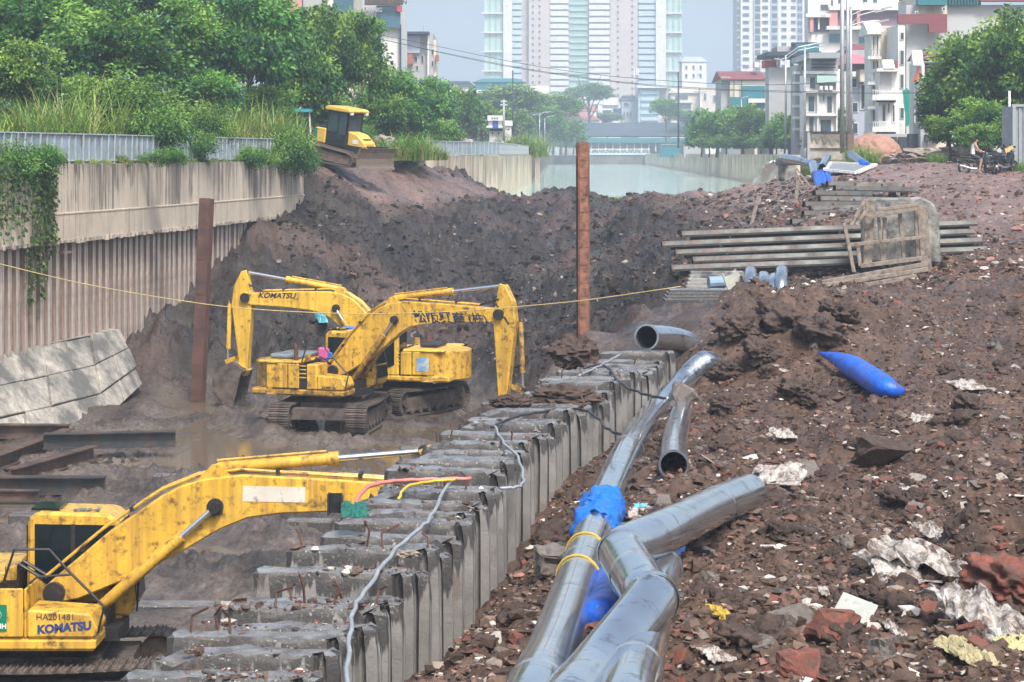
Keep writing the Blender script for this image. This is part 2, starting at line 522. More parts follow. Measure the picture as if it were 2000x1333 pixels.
def ground_material():
    m = bpy.data.materials.new('wet_soil'); m.use_nodes = True
    N = m.node_tree.nodes; L = m.node_tree.links; b = N['Principled BSDF']
    at = N.new('ShaderNodeAttribute'); at.attribute_name = 'tint'
    tc = N.new('ShaderNodeTexCoord')
    def nz(s, d=5, r=0.65):
        n = N.new('ShaderNodeTexNoise'); n.inputs['Scale'].default_value = s; n.inputs['Detail'].default_value = d; n.inputs['Roughness'].default_value = r
        L.new(tc.outputs['Object'], n.inputs['Vector']); return n.outputs['Fac']
    def rng(src, a, c, lo, hi):
        r = N.new('ShaderNodeMapRange'); r.inputs[1].default_value = a; r.inputs[2].default_value = c; r.inputs[3].default_value = lo; r.inputs[4].default_value = hi
        L.new(src, r.inputs[0]); return r.outputs[0]
    hs = N.new('ShaderNodeHueSaturation'); L.new(at.outputs['Color'], hs.inputs['Color'])
    L.new(rng(nz(9, 6), 0.3, 0.7, 0.45, 1.6), hs.inputs['Value'])
    # light flecks: crumbs of mortar and pebbles in the soil
    vo = N.new('ShaderNodeTexVoronoi'); vo.inputs['Scale'].default_value = 7.0; vo.inputs['Randomness'].default_value = 1.0
    L.new(tc.outputs['Object'], vo.inputs['Vector'])
    fl = rng(vo.outputs['Distance'], 0.10, 0.16, 1.0, 0.0)
    pick = rng(nz(2.3, 3), 0.52, 0.60, 0.0, 1.0)
    mu = N.new('ShaderNodeMath'); mu.operation = 'MULTIPLY'; L.new(fl, mu.inputs[0]); L.new(pick, mu.inputs[1])
    mx = N.new('ShaderNodeMix'); mx.data_type = 'RGBA'; L.new(mu.outputs[0], mx.inputs[0]); L.new(hs.outputs[0], mx.inputs[6]); mx.inputs[7].default_value = (0.30, 0.24, 0.21, 1)
    L.new(mx.outputs[2], b.inputs['Base Color'])
    L.new(rng(nz(1.1, 4), 0.35, 0.65, 0.20, 0.70), b.inputs['Roughness'])
    bp = N.new('ShaderNodeBump'); bp.inputs['Strength'].default_value = 0.9; bp.inputs['Distance'].default_value = 0.08
    L.new(nz(6, 8, 0.75), bp.inputs['Height']); L.new(bp.outputs[0], b.inputs['Normal'])
    return m
MAT_GROUND = ground_material()
g = obj('ground', me, MAT_GROUND); tag(g, kind='structure')

# puddles standing on the canal bed
def water_material(name, col, rough, bscale, bstr):
    m = bpy.data.materials.new(name); m.use_nodes = True
    N = m.node_tree.nodes; L = m.node_tree.links; b = N['Principled BSDF']
    b.inputs['Base Color'].default_value = (*col, 1); b.inputs['Roughness'].default_value = rough
    tc = N.new('ShaderNodeTexCoord'); mp = N.new('ShaderNodeMapping'); mp.inputs['Scale'].default_value = (1, 0.5, 1)
    L.new(tc.outputs['Object'], mp.inputs['Vector'])
    n = N.new('ShaderNodeTexNoise'); n.inputs['Scale'].default_value = bscale; n.inputs['Detail'].default_value = 4
    L.new(mp.outputs[0], n.inputs['Vector'])
    bp = N.new('ShaderNodeBump'); bp.inputs['Strength'].default_value = bstr; bp.inputs['Distance'].default_value = 0.05
    L.new(n.outputs['Fac'], bp.inputs['Height']); L.new(bp.outputs[0], b.inputs['Normal'])
    return m
pw = MB().add([(-17, 15, -0.02), (3.2, 15, -0.02), (3.2, 80, -0.02), (-17, 80, -0.02)], [(0, 1, 2, 3)]).build('puddle_water', water_material('muddy_water', (0.13, 0.105, 0.075), 0.10, 2.0, 0.04))
tag(pw, kind='structure')

# canal water beyond the dam
WATER_Z = 5.4
cw = MB().add([(-12, 141, WATER_Z), (30, 141, WATER_Z), (60, 640, WATER_Z), (-2, 640, WATER_Z)], [(0, 1, 2, 3)]).build('canal_water', water_material('canal_green_water', (0.44, 0.56, 0.50), 0.10, 0.7, 0.15))
tag(cw, kind='structure')

# banks and the city ground reaching to the horizon
MAT_BANK = mat('bank_earth', (0.13, 0.105, 0.085), 0.9, var=0.4, vscale=0.4, bump=0.6, bscale=3, dirt=(0.06, 0.08, 0.03), dirt_amt=0.5, dscale=0.15)
FARL_X = np.array([-9.5, -5.3, -3.4, -0.6, 2.0, 6.0, 10.0]); FARL_D = np.array([122.0, 130.0, 138.0, 153.0, 228.0, 420.0, 600.0])
FARR_X = np.array([19.0, 23.5, 27.0, 36.0]); FARR_D = np.array([150.0, 200.0, 300.0, 600.0])
lb = [(-900, 30), (float(wall_x(40)) - 0.1, 40)] + [(float(x) - 0.15, float(d)) for x, d in zip(WALL_X[1:], WALL_D[1:])] + [(-13, 112), (-12, 120)] + [(float(x) - 0.15, float(d)) for x, d in zip(FARL_X, FARL_D)] + [(10, 2600), (-900, 2600)]
tag(MB().slab(lb, 2.0, 8.0).build('left_bank', MAT_BANK), kind='structure')
rb = [(21.5, 158)] + [(float(x) + 0.15, float(d)) for x, d in zip(FARR_X[1:], FARR_D[1:])] + [(36, 2600), (900, 2600), (900, 158)]
tag(MB().slab(rb, 2.0, 7.9).build('right_bank', MAT_BANK), kind='structure')
tag(MB().slab([(9.5, 606), (36.5, 606), (36.5, 2600), (9.5, 2600)], 2.0, 7.7).build('city_ground', MAT_BANK), kind='structure')
# ================================================================== CANAL WALLS
MAT_CONC = mat('rough_concrete', (0.42, 0.37, 0.31), 0.85, var=0.18, vscale=0.8, bump=0.3, bscale=8, streak=(0.10, 0.095, 0.09), streak_amt=0.7)
def stained(name, base, dark, z_top, z_bot, amount=1.0, sc=2.6):
    """concrete with black algae runs that hang from the top edge"""
    m = bpy.data.materials.new(name); m.use_nodes = True
    N = m.node_tree.nodes; L = m.node_tree.links; b = N['Principled BSDF']; b.inputs['Roughness'].default_value = 0.85
    tc = N.new('ShaderNodeTexCoord')
    def nz(s_, d_=5, r_=0.6, scale=None):
        src = tc.outputs['Object']
        if scale:
            mp = N.new('ShaderNodeMapping'); mp.inputs['Scale'].default_value = scale; L.new(src, mp.inputs['Vector']); src = mp.outputs[0]
        n = N.new('ShaderNodeTexNoise'); n.inputs['Scale'].default_value = s_; n.inputs['Detail'].default_value = d_; n.inputs['Roughness'].default_value = r_
        L.new(src, n.inputs['Vector']); return n.outputs['Fac']
    def rng(src, a, c, lo=0.0, hi=1.0):
        r = N.new('ShaderNodeMapRange'); r.inputs[1].default_value = a; r.inputs[2].default_value = c; r.inputs[3].default_value = lo; r.inputs[4].default_value = hi
        L.new(src, r.inputs[0]); return r.outputs[0]
    def mix(f, a, c):
        x = N.new('ShaderNodeMix'); x.data_type = 'RGBA'
        for k, v in ((0, f), (6, a), (7, c)):
            if isinstance(v, tuple): x.inputs[k].default_value = (*v, 1)
            else: L.new(v, x.inputs[k])
        return x.outputs[2]
    def mth(op, a, c):
        x = N.new('ShaderNodeMath'); x.operation = op
        for k, v in ((0, a), (1, c)):
            if isinstance(v, (int, float)): x.inputs[k].default_value = v
            else: L.new(v, x.inputs[k])
        return x.outputs[0]
    c0 = mix(rng(nz(0.7, 5), 0.3, 0.7), tuple(v * 0.85 for v in base), tuple(min(1, v * 1.12) for v in base))
    sx = N.new('ShaderNodeSeparateXYZ'); L.new(tc.outputs['Object'], sx.inputs[0])
    dep = rng(sx.outputs['Z'], z_top, z_bot, 0.0, 1.0)
    run = mth('ADD', rng(nz(sc, 6, 0.75, (1.0, 1.0, 0.05)), 0.36, 0.66, -0.15, 1.0), rng(nz(0.35, 3), 0.35, 0.65, -0.35, 0.35))
    f = rng(mth('SUBTRACT', mth('MULTIPLY', run, amount), dep), -0.22, 0.30)
    fine = rng(nz(sc * 3.2, 4, 0.7, (1, 1, 0.04)), 0.38, 0.62, 0.25, 1.0)
    c1 = mix(mth('MULTIPLY', mth('MULTIPLY', f, fine), 0.92), c0, dark)
    L.new(c1, b.inputs['Base Color'])
    bp = N.new('ShaderNodeBump'); bp.inputs['Strength'].default_value = 0.3; bp.inputs['Distance'].default_value = 0.05
    L.new(nz(6, 6, 0.7), bp.inputs['Height']); L.new(bp.outputs[0], b.inputs['Normal'])
    return m
MAT_UP = stained('streaked_concrete', (0.58, 0.50, 0.40), (0.045, 0.042, 0.040), 8.05, 6.0, 1.5)
MAT_CONC_LO = mat('pale_concrete', (0.56, 0.48, 0.38), 0.85, var=0.15, vscale=0.9, bump=0.25, bscale=8, streak=(0.28, 0.25, 0.2), streak_amt=0.5)
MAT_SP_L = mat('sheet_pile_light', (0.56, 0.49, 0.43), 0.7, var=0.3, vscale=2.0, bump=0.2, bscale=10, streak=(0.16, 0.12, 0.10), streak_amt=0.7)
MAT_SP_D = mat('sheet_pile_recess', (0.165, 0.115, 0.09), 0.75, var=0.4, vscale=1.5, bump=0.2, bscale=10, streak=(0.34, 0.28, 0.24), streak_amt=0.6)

def offset_line(d, off):
    """point of the wall line at distance d, moved off metres towards the canal"""
    x = float(wall_x(d)); e = 0.5
    t = Vector((float(wall_x(d + e)) - float(wall_x(d - e)), 2 * e, 0)).normalized()
    n = Vector((t.y, -t.x, 0))
    return Vector((x, d, 0)) + n * off
cwall = empty('canal_wall', offset_line(85, 0), 0, 'long concrete canal wall with dark streaks above rusty sheet piling, left', 'wall')
def rel(p, e): return Vector(p) - e.location
ds = [42] + list(np.arange(46, 105, 3.0)) + [105.2]
mb = MB()
for seg, (z0, z1, off, mt, nm) in enumerate(((6.42, 8.05, 0.42, MAT_UP, 'upper_face'), (5.55, 6.42, 0.46, MAT_CONC_LO, 'lower_band'))):
    mb = MB(); vs = []; fs = []
    for d in ds:
        a = rel(offset_line(d, off), cwall); b = rel(offset_line(d, -0.5), cwall)
        # the bottom edge drops a little towards the near end
        vs += [Vector((a.x, a.y, z0)), Vector((a.x, a.y, z1)), Vector((b.x, b.y, z1)), Vector((b.x, b.y, z0))]
    for i in range(len(ds) - 1):
        for k in range(4):
            l = (k + 1) % 4
            fs.append((i * 4 + k, i * 4 + l, i * 4 + 4 + l, i * 4 + 4 + k))
    fs += [(0, 1, 2, 3), tuple((len(ds) - 1) * 4 + k for k in (3, 2, 1, 0))]
    mb.add(vs, fs).build(nm, mt, cwall)
# rounded cap strip along the top and grout line below
mb = MB().tube([rel(offset_line(d, 0.45), cwall) + Vector((0, 0, 6.43)) for d in ds], 0.035, 5).build('ledge', MAT_CONC_LO, cwall)
# drip edge of rough concrete under the face
rnd = random.Random(5)
mb = MB()
for d in np.arange(46, 104.5, 0.45):
    p = rel(offset_line(d, 0.40), cwall)
    mb.box((p.x, p.y, 5.52), (0.16, 0.5, 0.07 + 0.13 * rnd.random()), rz=rnd.uniform(-.3, .3))
tag(mb.build('rough_edge', MAT_CONC, cwall), kind='stuff')
# sheet piling: ribs (light outer pans) in front of dark recesses, one object per pile
sp = empty('sheet_pile_wall', offset_line(80, 0), 0, 'rusty steel sheet piling with pale ribs below the concrete canal wall', 'sheet piling')
mb = MB(); vs = []; fs = []
for d in ds:
    a = rel(offset_line(d, -0.02), sp)
    vs += [Vector((a.x, a.y, -0.4)), Vector((a.x, a.y, 5.56))]
for i in range(len(ds) - 1): fs.append((2 * i, 2 * i + 2, 2 * i + 3, 2 * i + 1))
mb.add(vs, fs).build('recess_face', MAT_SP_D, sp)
d = 62.0; k = 0
pan = None
while d < 104.3:
    p = offset_line(d, 0.0); p2 = offset_line(d + 0.1, 0.0)
    ang = math.atan2(p2.y - p.y, p2.x - p.x)
    z0 = -0.4
    if pan is None:
        # trapezoid pan: 0.22 wide face, 0.34 deep, two flanks
        poly = [(-0.21, 0.02), (-0.15, -0.20), (0.15, -0.20), (0.21, 0.02)]
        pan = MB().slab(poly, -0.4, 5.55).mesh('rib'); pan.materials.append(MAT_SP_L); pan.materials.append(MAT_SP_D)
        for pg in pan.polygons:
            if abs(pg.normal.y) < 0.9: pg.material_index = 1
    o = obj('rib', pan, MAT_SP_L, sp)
    q = rel(p, sp)
    o.location = (q.x, q.y, rnd.uniform(-0.03, 0.0)); o.rotation_euler = (rnd.uniform(-.006, .006), rnd.uniform(-.006, .006), ang + rnd.uniform(-0.08, 0.08))
    d += 0.66 * (1 + rnd.uniform(-0.06, 0.06))
# bracket stubs
for (px, py, dd) in ((130, 492, 73), (5, 507, 69), (70, 498, 71)):
    p = W(px, py, dd); q = rel(p, sp)
    MB().box((q.x, q.y - 0.3, q.z), (0.42, 0.1, 0.07)).build('bracket', MAT_SP_D, sp)

# concrete revetment slabs at the foot of the piling
MAT_REV = mat('revetment_concrete', (0.47, 0.44, 0.38), 0.85, var=0.2, vscale=1.3, bump=0.5, bscale=6, dirt=(0.12, 0.12, 0.115), dirt_amt=0.95, dscale=0.7, streak=(0.2, 0.19, 0.18), streak_amt=0.5)
rv = empty('revetment', (-14, 70, 0), 0, 'sloping pale concrete slabs at the foot of the sheet piling', 'revetment')
tops = [(-18.6, 50), (-17.2, 58), (-15.85, 68.0), (-15.1, 71.6), (-14.3, 75.2), (-13.75, 77.6)]
toes = [(-16.6, 46.5), (-15.7, 54.5), (-14.95, 64.6), (-13.95, 67.6), (-13.1, 71.5), (-12.75, 76.8)]
def lerp(a, b, t): return a + (b - a) * t
nz_ = len(tops)
bands = [(0.0, 0.36), (0.37, 0.70), (0.71, 1.0)]
cuts = [0.0]
seg_pts_t = [Vector((*p, 2.25)) for p in tops]; seg_pts_b = [Vector((*p, -0.15)) for p in toes]
seg_pts_b[-1].z = 0.45
for i in range(nz_ - 1):
    sub = 4 if i < 2 else 2
    for sI in range(sub):
        t0, t1 = sI / sub, (sI + 1) / sub
        for bi, (b0, b1) in enumerate(bands):
            jit = rnd.uniform(-0.05, 0.06)
            q = []
            for (tt, bb) in ((t0 + 0.012, b0), (t1 - 0.012, b0), (t1 - 0.012, b1), (t0 + 0.012, b1)):
                T = seg_pts_t[i].lerp(seg_pts_t[i + 1], tt); B = seg_pts_b[i].lerp(seg_pts_b[i + 1], tt)
                q.append(T.lerp(B, bb))
            nrm = (q[1] - q[0]).cross(q[3] - q[0]).normalized()
            if nrm.z < 0: nrm = -nrm
            vs = [p - rv.location + nrm * (jit + rnd.uniform(-.015, .015)) for p in q] + [p - rv.location - nrm * 0.3 for p in q]
            MB().add(vs, [(0, 1, 2, 3), (7, 6, 5, 4), (0, 4, 5, 1), (1, 5, 6, 2), (2, 6, 7, 3), (3, 7, 4, 0)]).build('slab', MAT_REV, rv, bevel=0.02)
# ledge between slabs and piling
vs = []; fs = []
for p in seg_pts_t:
    wx_ = float(wall_x(p.y)) - 0.2
    vs += [p - rv.location + Vector((0.02, 0, -0.02)), Vector((wx_, p.y, 2.3)) - rv.location]
for i in range(nz_ - 1): fs.append((2 * i, 2 * i + 2, 2 * i + 3, 2 * i + 1))
vs += [Vector((wx_, 78.8, 2.2)) - rv.location]
fs.append((2 * nz_ - 2, 2 * nz_, 2 * nz_ - 1))
MB().add(vs, fs).build('ledge', MAT_REV, rv)

# far canal walls
def far_wall(name, xs, dd, z0, z1, side, label, mt, thick=0.5):
    e = empty(name, (float(xs[0]), float(dd[0]), 0), 0, label, 'wall')
    d2 = np.linspace(dd[0], dd[-1], 22 if dd[-1] < 300 else 40); x2 = np.interp(d2, dd, xs)
    pan = 0
    for i in range(len(d2) - 1):
        a = Vector((x2[i], d2[i], 0)) - e.location; b = Vector((x2[i + 1], d2[i + 1], 0)) - e.location
        b = a.lerp(b, 0.995)
        n = Vector((b.y - a.y, -(b.x - a.x), 0)).normalized() * side
        j = rnd.uniform(-0.02, 0.02)
        vs = [a + n * j, b + n * j, b - n * thick, a - n * thick]
        MB().slab([(v.x, v.y) for v in vs], z0, z1).build('panel', mt, e)
    return e
farL = far_wall('canal_wall', FARL_X[:5], FARL_D[:5], 3.5, 8.22, 1, 'pale concrete canal wall beside the green water, behind the bulldozer', stained('far_wall_concrete', (0.60, 0.52, 0.40), (0.12, 0.11, 0.09), 8.3, 5.0, 0.9, 1.2))
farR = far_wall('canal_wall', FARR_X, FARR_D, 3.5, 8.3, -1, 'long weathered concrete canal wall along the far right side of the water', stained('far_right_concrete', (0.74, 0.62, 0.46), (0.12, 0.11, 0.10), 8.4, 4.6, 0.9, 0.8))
# end block of the left wall
MB().box((0.6, 0.9, 6.4), (0.5, 2.0, 3.0)).build('end_block', MAT_CONC, farL).location = (FARL_X[4] - FARL_X[0], FARL_D[4] - FARL_D[0], 0)

# railing fences of sheet panels on the banks
MAT_FENCE = mat('fence_sheet', (0.34, 0.43, 0.50), 0.45, metal=0.3, var=0.2, vscale=1.5, dirt=(0.16, 0.14, 0.11), dirt_amt=0.45, dscale=1.0)
MAT_POST = mat('fence_post', (0.38, 0.42, 0.45), 0.5, metal=0.4, var=0.25, vscale=3, dirt=(0.10, 0.07, 0.05), dirt_amt=0.3)
def fence(pts, h, pitch, label, z, back=-1):
    e = empty('fence', (pts[0].x, pts[0].y, z), 0, label, 'fence')
    L_ = 0; path = []
    for a, b in zip(pts[:-1], pts[1:]):
        n = max(1, round((b - a).length / pitch))
        path += [a.lerp(b, i / n) for i in range(n)]
    path.append(pts[-1])
    pm = None
    for i, p in enumerate(path):
        q = p - pts[0]
        if i < len(path) - 1:
            r = path[i + 1] - pts[0]; t = (r - q).normalized(); n = Vector((t.y, -t.x, 0))
            a = q + t * 0.02 - n * 0.03; b = r - t * 0.02 - n * 0.03
            j = rnd.uniform(-0.02, 0.02)
            MB().slab([(a.x, a.y), (b.x, b.y), (b.x - n.x * 0.02, b.y - n.y * 0.02), (a.x - n.x * 0.02, a.y - n.y * 0.02)], 0.08 + j, h - 0.06 + j).build('panel', MAT_FENCE, e)
        if pm is None: pm = MB().bx(-0.03, 0.03, -0.03, 0.03, -0.1, h).mesh('post')
        o = obj('post', pm, MAT_POST, e); o.location = q; o.rotation_euler = (rnd.uniform(-.03, .03), rnd.uniform(-.03, .03), 0)
    for hh in (h - 0.03, 0.1):
        MB().tube([p - pts[0] + Vector((0, 0, hh)) for p in path], 0.035, 6).build('rail', MAT_POST, e)
    return e
_fp = [offset_line(d, 0.15) for d in (66.5, 70, 75, 80, 85, 90, 95, 101)]
for p in _fp: p.z = 0
fence([Vector((p.x, p.y, 0)) for p in _fp], 1.02, 0.62, 'blue grey sheet panel fence on top of the left canal wall among weeds', 8.05)
_d = np.array([127.0, 138, 153, 190, 226]); _x = np.interp(_d, FARL_D, FARL_X) - 0.25
fence([Vector((x, d, 0)) for x, d in zip(_x, _d)], 0.95, 1.35, 'blue grey sheet panel fence on the canal wall behind the bulldozer', 8.22)
# ================================================================== placing helper
_hd = np.exp(np.linspace(math.log(13.5), math.log(168), 900))
def hit(px, py, off=0.0, detail=False):
    """where the line of sight through a photo pixel meets the ground (raised by off)"""
    X = (px - 1000.0) * _hd / FPX; Z = CH - (py - HZ) * _hd / FPX
    g_ = (ground_z(X, _hd) if detail else ground_base(X, _hd) + 0.04) + off
    k = np.argmax(Z <= g_)
    d = float(_hd[k]) if (Z <= g_).any() else 100.0
    return W(px, py, d)

# ================================================================== EXCAVATORS
YEL = (0.66, 0.40, 0.045)
def yellow(name, dirt_amt, col=YEL, rough=0.38):
    return mat(name, col, rough, var=0.22, vscale=1.1, dirt=(0.09, 0.055, 0.03), dirt_amt=dirt_amt, dscale=5.5, streak=(0.36, 0.20, 0.05), streak_amt=0.75, spec=0.5, bump=0.12, bscale=5, rvar=0.22)
Y1 = yellow('yellow_paint', 0.52)
Y2 = yellow('yellow_paint_worn', 0.55)
Y2b = yellow('yellow_paint_muddy', 0.85, (0.52, 0.31, 0.05))
Y3 = yellow('yellow_paint_bright', 0.42, (0.72, 0.46, 0.05))
MAT_MUDSTEEL = mat('muddy_steel', (0.075, 0.062, 0.055), 0.75, metal=0.2, var=0.5, vscale=4, bump=0.5, bscale=25, dirt=(0.16, 0.125, 0.105), dirt_amt=0.75, dscale=3)
MAT_BLACK = mat('black_steel', (0.018, 0.018, 0.02), 0.5, var=0.3, vscale=5, dirt=(0.07, 0.055, 0.045), dirt_amt=0.35, dscale=4)
MAT_RUBBER = mat('black_hose', (0.015, 0.015, 0.016), 0.45, var=0.2)
MAT_CHROME = mat('chrome_rod', (0.78, 0.80, 0.82), 0.15, metal=0.95, var=0.05, rvar=0.05)
MAT_GLASS = mat('cab_glass', (0.006, 0.012, 0.016), 0.08, var=0.3, spec=0.25, rvar=0.04)
MAT_SEAT = mat('cab_interior', (0.05, 0.055, 0.06), 0.7)
MAT_WHITE = mat('white_paint', (0.75, 0.75, 0.72), 0.5, var=0.1, dirt=(0.3, 0.27, 0.22), dirt_amt=0.4, dscale=4)
MAT_TXT = mat('dark_lettering', (0.02, 0.025, 0.05), 0.5, var=0.1)
MAT_TXTB = mat('blue_lettering', (0.03, 0.05, 0.17), 0.45, var=0.1)
MAT_GREEN = mat('green_sticker', (0.0, 0.18, 0.10), 0.4, var=0.08)
MAT_RUST = mat('rust_brown', (0.12, 0.055, 0.035), 0.8, var=0.4, vscale=4, bump=0.4, bscale=20, dirt=(0.05, 0.035, 0.03), dirt_amt=0.6)

def scale_poly(p, s): return [(a * s, b * s) for a, b in p]
def excavator(name, label, X, Y, Z, yaw, under_yaw, boom_ang, arm_ang, bucket_ang, paint, paint2, bs=1.0, arm_len=2.75, cab_paint=None, letters=None, hatch=False, plain=False, bz=1.0):
    """yaw: heading of the upper body; boom_ang: chord of the boom above level; arm_ang: direction of the arm (from its pin to the bucket pin)"""
    e = empty(name, (X, Y, Z), 0, label, 'excavator')
    RU = Matrix.Rotation(under_yaw, 4, 'Z'); RH = Matrix.Rotation(yaw, 4, 'Z')
    cp = cab_paint or paint
    def P(mb, nm, mt, parent=None, rot=RH, bevel=0.0, smooth=False, auto=False):
        o = mb.build(nm, mt, None, smooth=smooth, bevel=bevel, auto=auto)
        o.data.transform(rot)
        o.parent = parent or e
        return o
    # ---- undercarriage
    mb = MB().bx(-0.9, 0.9, -0.75, 0.75, 0.42, 0.86).bx(-1.35, -0.85, -1.0, 1.0, 0.38, 0.72).bx(0.85, 1.35, -1.0, 1.0, 0.38, 0.72)
    mb.tube([(0, 0, 0.86), (0, 0, 1.06)], 0.62, 20)
    P(mb, 'undercarriage', MAT_MUDSTEEL, rot=RU)
    # shoe outline of the track loop
    rr = 0.40; hl = 1.62; pts = []
    nA = 9
    per = []
    for i in range(17): per.append((-hl + 2 * hl * i / 16, 2 * rr + 0.04 - 0.05 * math.sin(math.pi * i / 16), 0))
    for i in range(1, nA): a = math.pi / 2 - math.pi * i / nA; per.append((hl + rr * math.cos(a), rr + 0.04 + rr * math.sin(a), a - math.pi / 2))
    for i in range(17): per.append((hl - 2 * hl * i / 16, 0.04, math.pi))
    for i in range(1, nA): a = -math.pi / 2 - math.pi * i / nA; per.append((-hl + rr * math.cos(a), rr + 0.04 + rr * math.sin(a), a - math.pi / 2))
    shoe = MB().box((0, 0, 0), (0.195, 0.62, 0.035)).box((-0.06, 0, 0.03), (0.022, 0.60, 0.05)).box((0.03, 0, 0.028), (0.02, 0.60, 0.04)).mesh('shoe')
    for sy in (-1.18, 1.18):
        mb = MB().bx(-1.5, 1.5, sy - 0.2, sy + 0.2, 0.16, 0.62)
        tr = P(mb, 'track', MAT_MUDSTEEL, rot=RU, bevel=0.03)
        for (x, z, a) in per:
            o = obj('shoe', shoe, MAT_MUDSTEEL, tr)
            o.matrix_local = RU @ Matrix.Translation((x, sy, z)) @ Matrix.Rotation(-a, 4, 'Y')
        for x in (-hl, hl):
            mb = MB().ring(0.02, 0.335, 0.34, 18, Matrix.Translation((x, sy, rr + 0.04)))
            mb.tube([(x, sy - 0.26, rr + 0.04), (x, sy + 0.26, rr + 0.04)], 0.12, 12)
            P(mb, 'sprocket' if x < 0 else 'idler', MAT_MUDSTEEL, tr, RU)
        for x in np.linspace(-1.2, 1.2, 6):
            P(MB().tube([(x, sy - 0.22, 0.17), (x, sy + 0.22, 0.17)], 0.1, 10), 'roller', MAT_MUDSTEEL, tr, RU)
    # ---- upper body
    mb = MB().bx(-2.1, 1.0, -1.33, 1.33, 1.08, 1.28)
    plat = P(mb, 'platform', paint2, bevel=0.05)
    P(MB().bx(-1.9, 1.2, -0.5, 0.5, 1.06, 1.25).bx(0.2, 1.0, -0.42, 0.42, 1.25, 1.5), 'swing_frame', MAT_BLACK)
    # counterweight, rounded at the back
    poly = [(-1.55, -1.34)]
    for i in range(9):
        a = -R(62) + R(124) * i / 8
        poly.append((-0.35 - 2.1 * math.cos(a) * 1.0, 1.34 * math.sin(a) / math.sin(R(62))))
    poly.append((-1.55, 1.34))
    P(MB().slab(poly, 1.1, 2.06), 'counterweight', paint2, bevel=0.07)
    # engine bay core and doors
    P(MB().bx(-1.54, -0.5, -1.28, 1.28, 1.28, 2.02), 'engine_bay', MAT_BLACK)
    hood = P(MB().bx(-1.9, -0.52, -1.29, 1.29, 2.02, 2.12), 'hood', paint, bevel=0.04)
    if hatch:
        P(MB().bx(-1.75, -0.75, -0.75, 0.75, 2.13, 2.27), 'hood_hatch', MAT_HATCH, hood, bevel=0.05)
    else:
        P(MB().bx(-1.5, -0.9, -0.6, 0.6, 2.13, 2.25), 'hood_hatch', MAT_BLACK, hood, bevel=0.04)
    for sy in (-1, 1):
        for x0, x1 in ((-1.57, -0.86), (-0.85, -0.47)):
            P(MB().bx(x0 + 0.008, x1 - 0.008, sy * 1.285, sy * 1.345, 1.30, 2.04), 'side_door', paint, bevel=0.02)
        if plain:
            P(MB().bx(-0.46, -0.10, sy * 1.285, sy * 1.345, 1.30, 2.04), 'side_door', paint, bevel=0.02)
            continue
        gx0, gx1 = (-0.46, -0.24)
        gr = P(MB().bx(gx0, gx1, sy * 1.26, sy * 1.31, 1.30, 2.05), 'grille', MAT_BLACK)
        for k, zz in enumerate((1.62, 1.74, 1.86, 1.97)):
            P(MB().bx(gx0, gx1, sy * 1.31, sy * 1.345, zz, zz + 0.03), 'grille_bar', paint, gr)
    # fuel tank, tool box on the right side
    tx = -0.05 if plain else 0.12
    P(MB().bx(-0.23 if not plain else -0.09, tx, -1.33, -0.55, 1.28, 2.04), 'fuel_tank', paint, bevel=0.03)
    poly = [(tx + 0.01, 1.29), (0.98, 1.29), (1.04, 1.42), (0.92, 1.66), (tx + 0.01, 1.72)]
    P(MB().prism(poly, -1.345, -0.58), 'tool_box', paint, bevel=0.03)
    P(MB().bx(-0.23, -0.05, 0.46, 1.345, 1.28, 2.0), 'left_locker', paint, bevel=0.03)
    # ---- cab on the left
    cx0, cx1, cy0, cy1 = -0.04, 1.32, 0.36, 1.36
    cx0 = -0.42
    prof = [(cx0, 1.26), (cx1 - 0.12, 1.26), (cx1, 1.50), (cx1 - 0.04, 1.9), (cx1 - 0.28, 2.78), (cx1 - 0.45, 2.9), (cx0 + 0.16, 2.93), (cx0 + 0.02, 2.80)]
    cab = P(MB().prism(prof, cy0, cy1), 'cab', cp, bevel=0.05)
    P(MB().bx(cx0 + 0.02, cx1 - 0.2, cy0 - 0.02, cy1 + 0.02, 1.12, 1.27), 'cab_floor', paint2, cab, bevel=0.03)
    for yy, sgn in ((cy0, -1), (cy1, 1)):
        win = [(cx0 + 0.14, 1.95 if sgn < 0 else 1.62), (cx0 + 0.4, 1.72 if sgn < 0 else 1.50), (cx1 - 0.14, 1.72 if sgn < 0 else 1.62), (cx1 - 0.12, 1.95), (cx1 - 0.33, 2.72), (cx0 + 0.14, 2.74)]
        P(MB().prism(win, yy + sgn * 0.002, yy + sgn * 0.022), 'side_window', MAT_GLASS, cab)
        P(MB().bx(cx0 + 0.72, cx0 + 0.78, yy + sgn * 0.022, yy + sgn * 0.034, 1.52, 2.74), 'door_post', MAT_BLACK, cab)
    # front glass, lower glass, rear glass
    def quad(a, b, y0, y1, off):
        a, b = Vector((a[0], 0, a[1])), Vector((b[0], 0, b[1]))
        t_ = (b - a).normalized(); n_ = Vector((t_.z, 0, -t_.x)) * off
        return MB().add([(a.x + n_.x, y0, a.z + n_.z), (a.x + n_.x, y1, a.z + n_.z), (b.x + n_.x, y1, b.z + n_.z), (b.x + n_.x, y0, b.z + n_.z),
                         (a.x, y0, a.z), (a.x, y1, a.z), (b.x, y1, b.z), (b.x, y0, b.z)], [(0, 1, 2, 3), (7, 6, 5, 4), (0, 4, 5, 1), (1, 5, 6, 2), (2, 6, 7, 3), (3, 7, 4, 0)])
    P(quad((cx1 - 0.045, 1.92), (cx1 - 0.275, 2.74), cy0 + 0.1, cy1 - 0.1, 0.02), 'front_window', MAT_GLASS, cab)
    P(quad((cx1 - 0.005, 1.50), (cx1 - 0.04, 1.87), cy0 + 0.1, cy1 - 0.1, 0.02), 'lower_window', MAT_GLASS, cab)
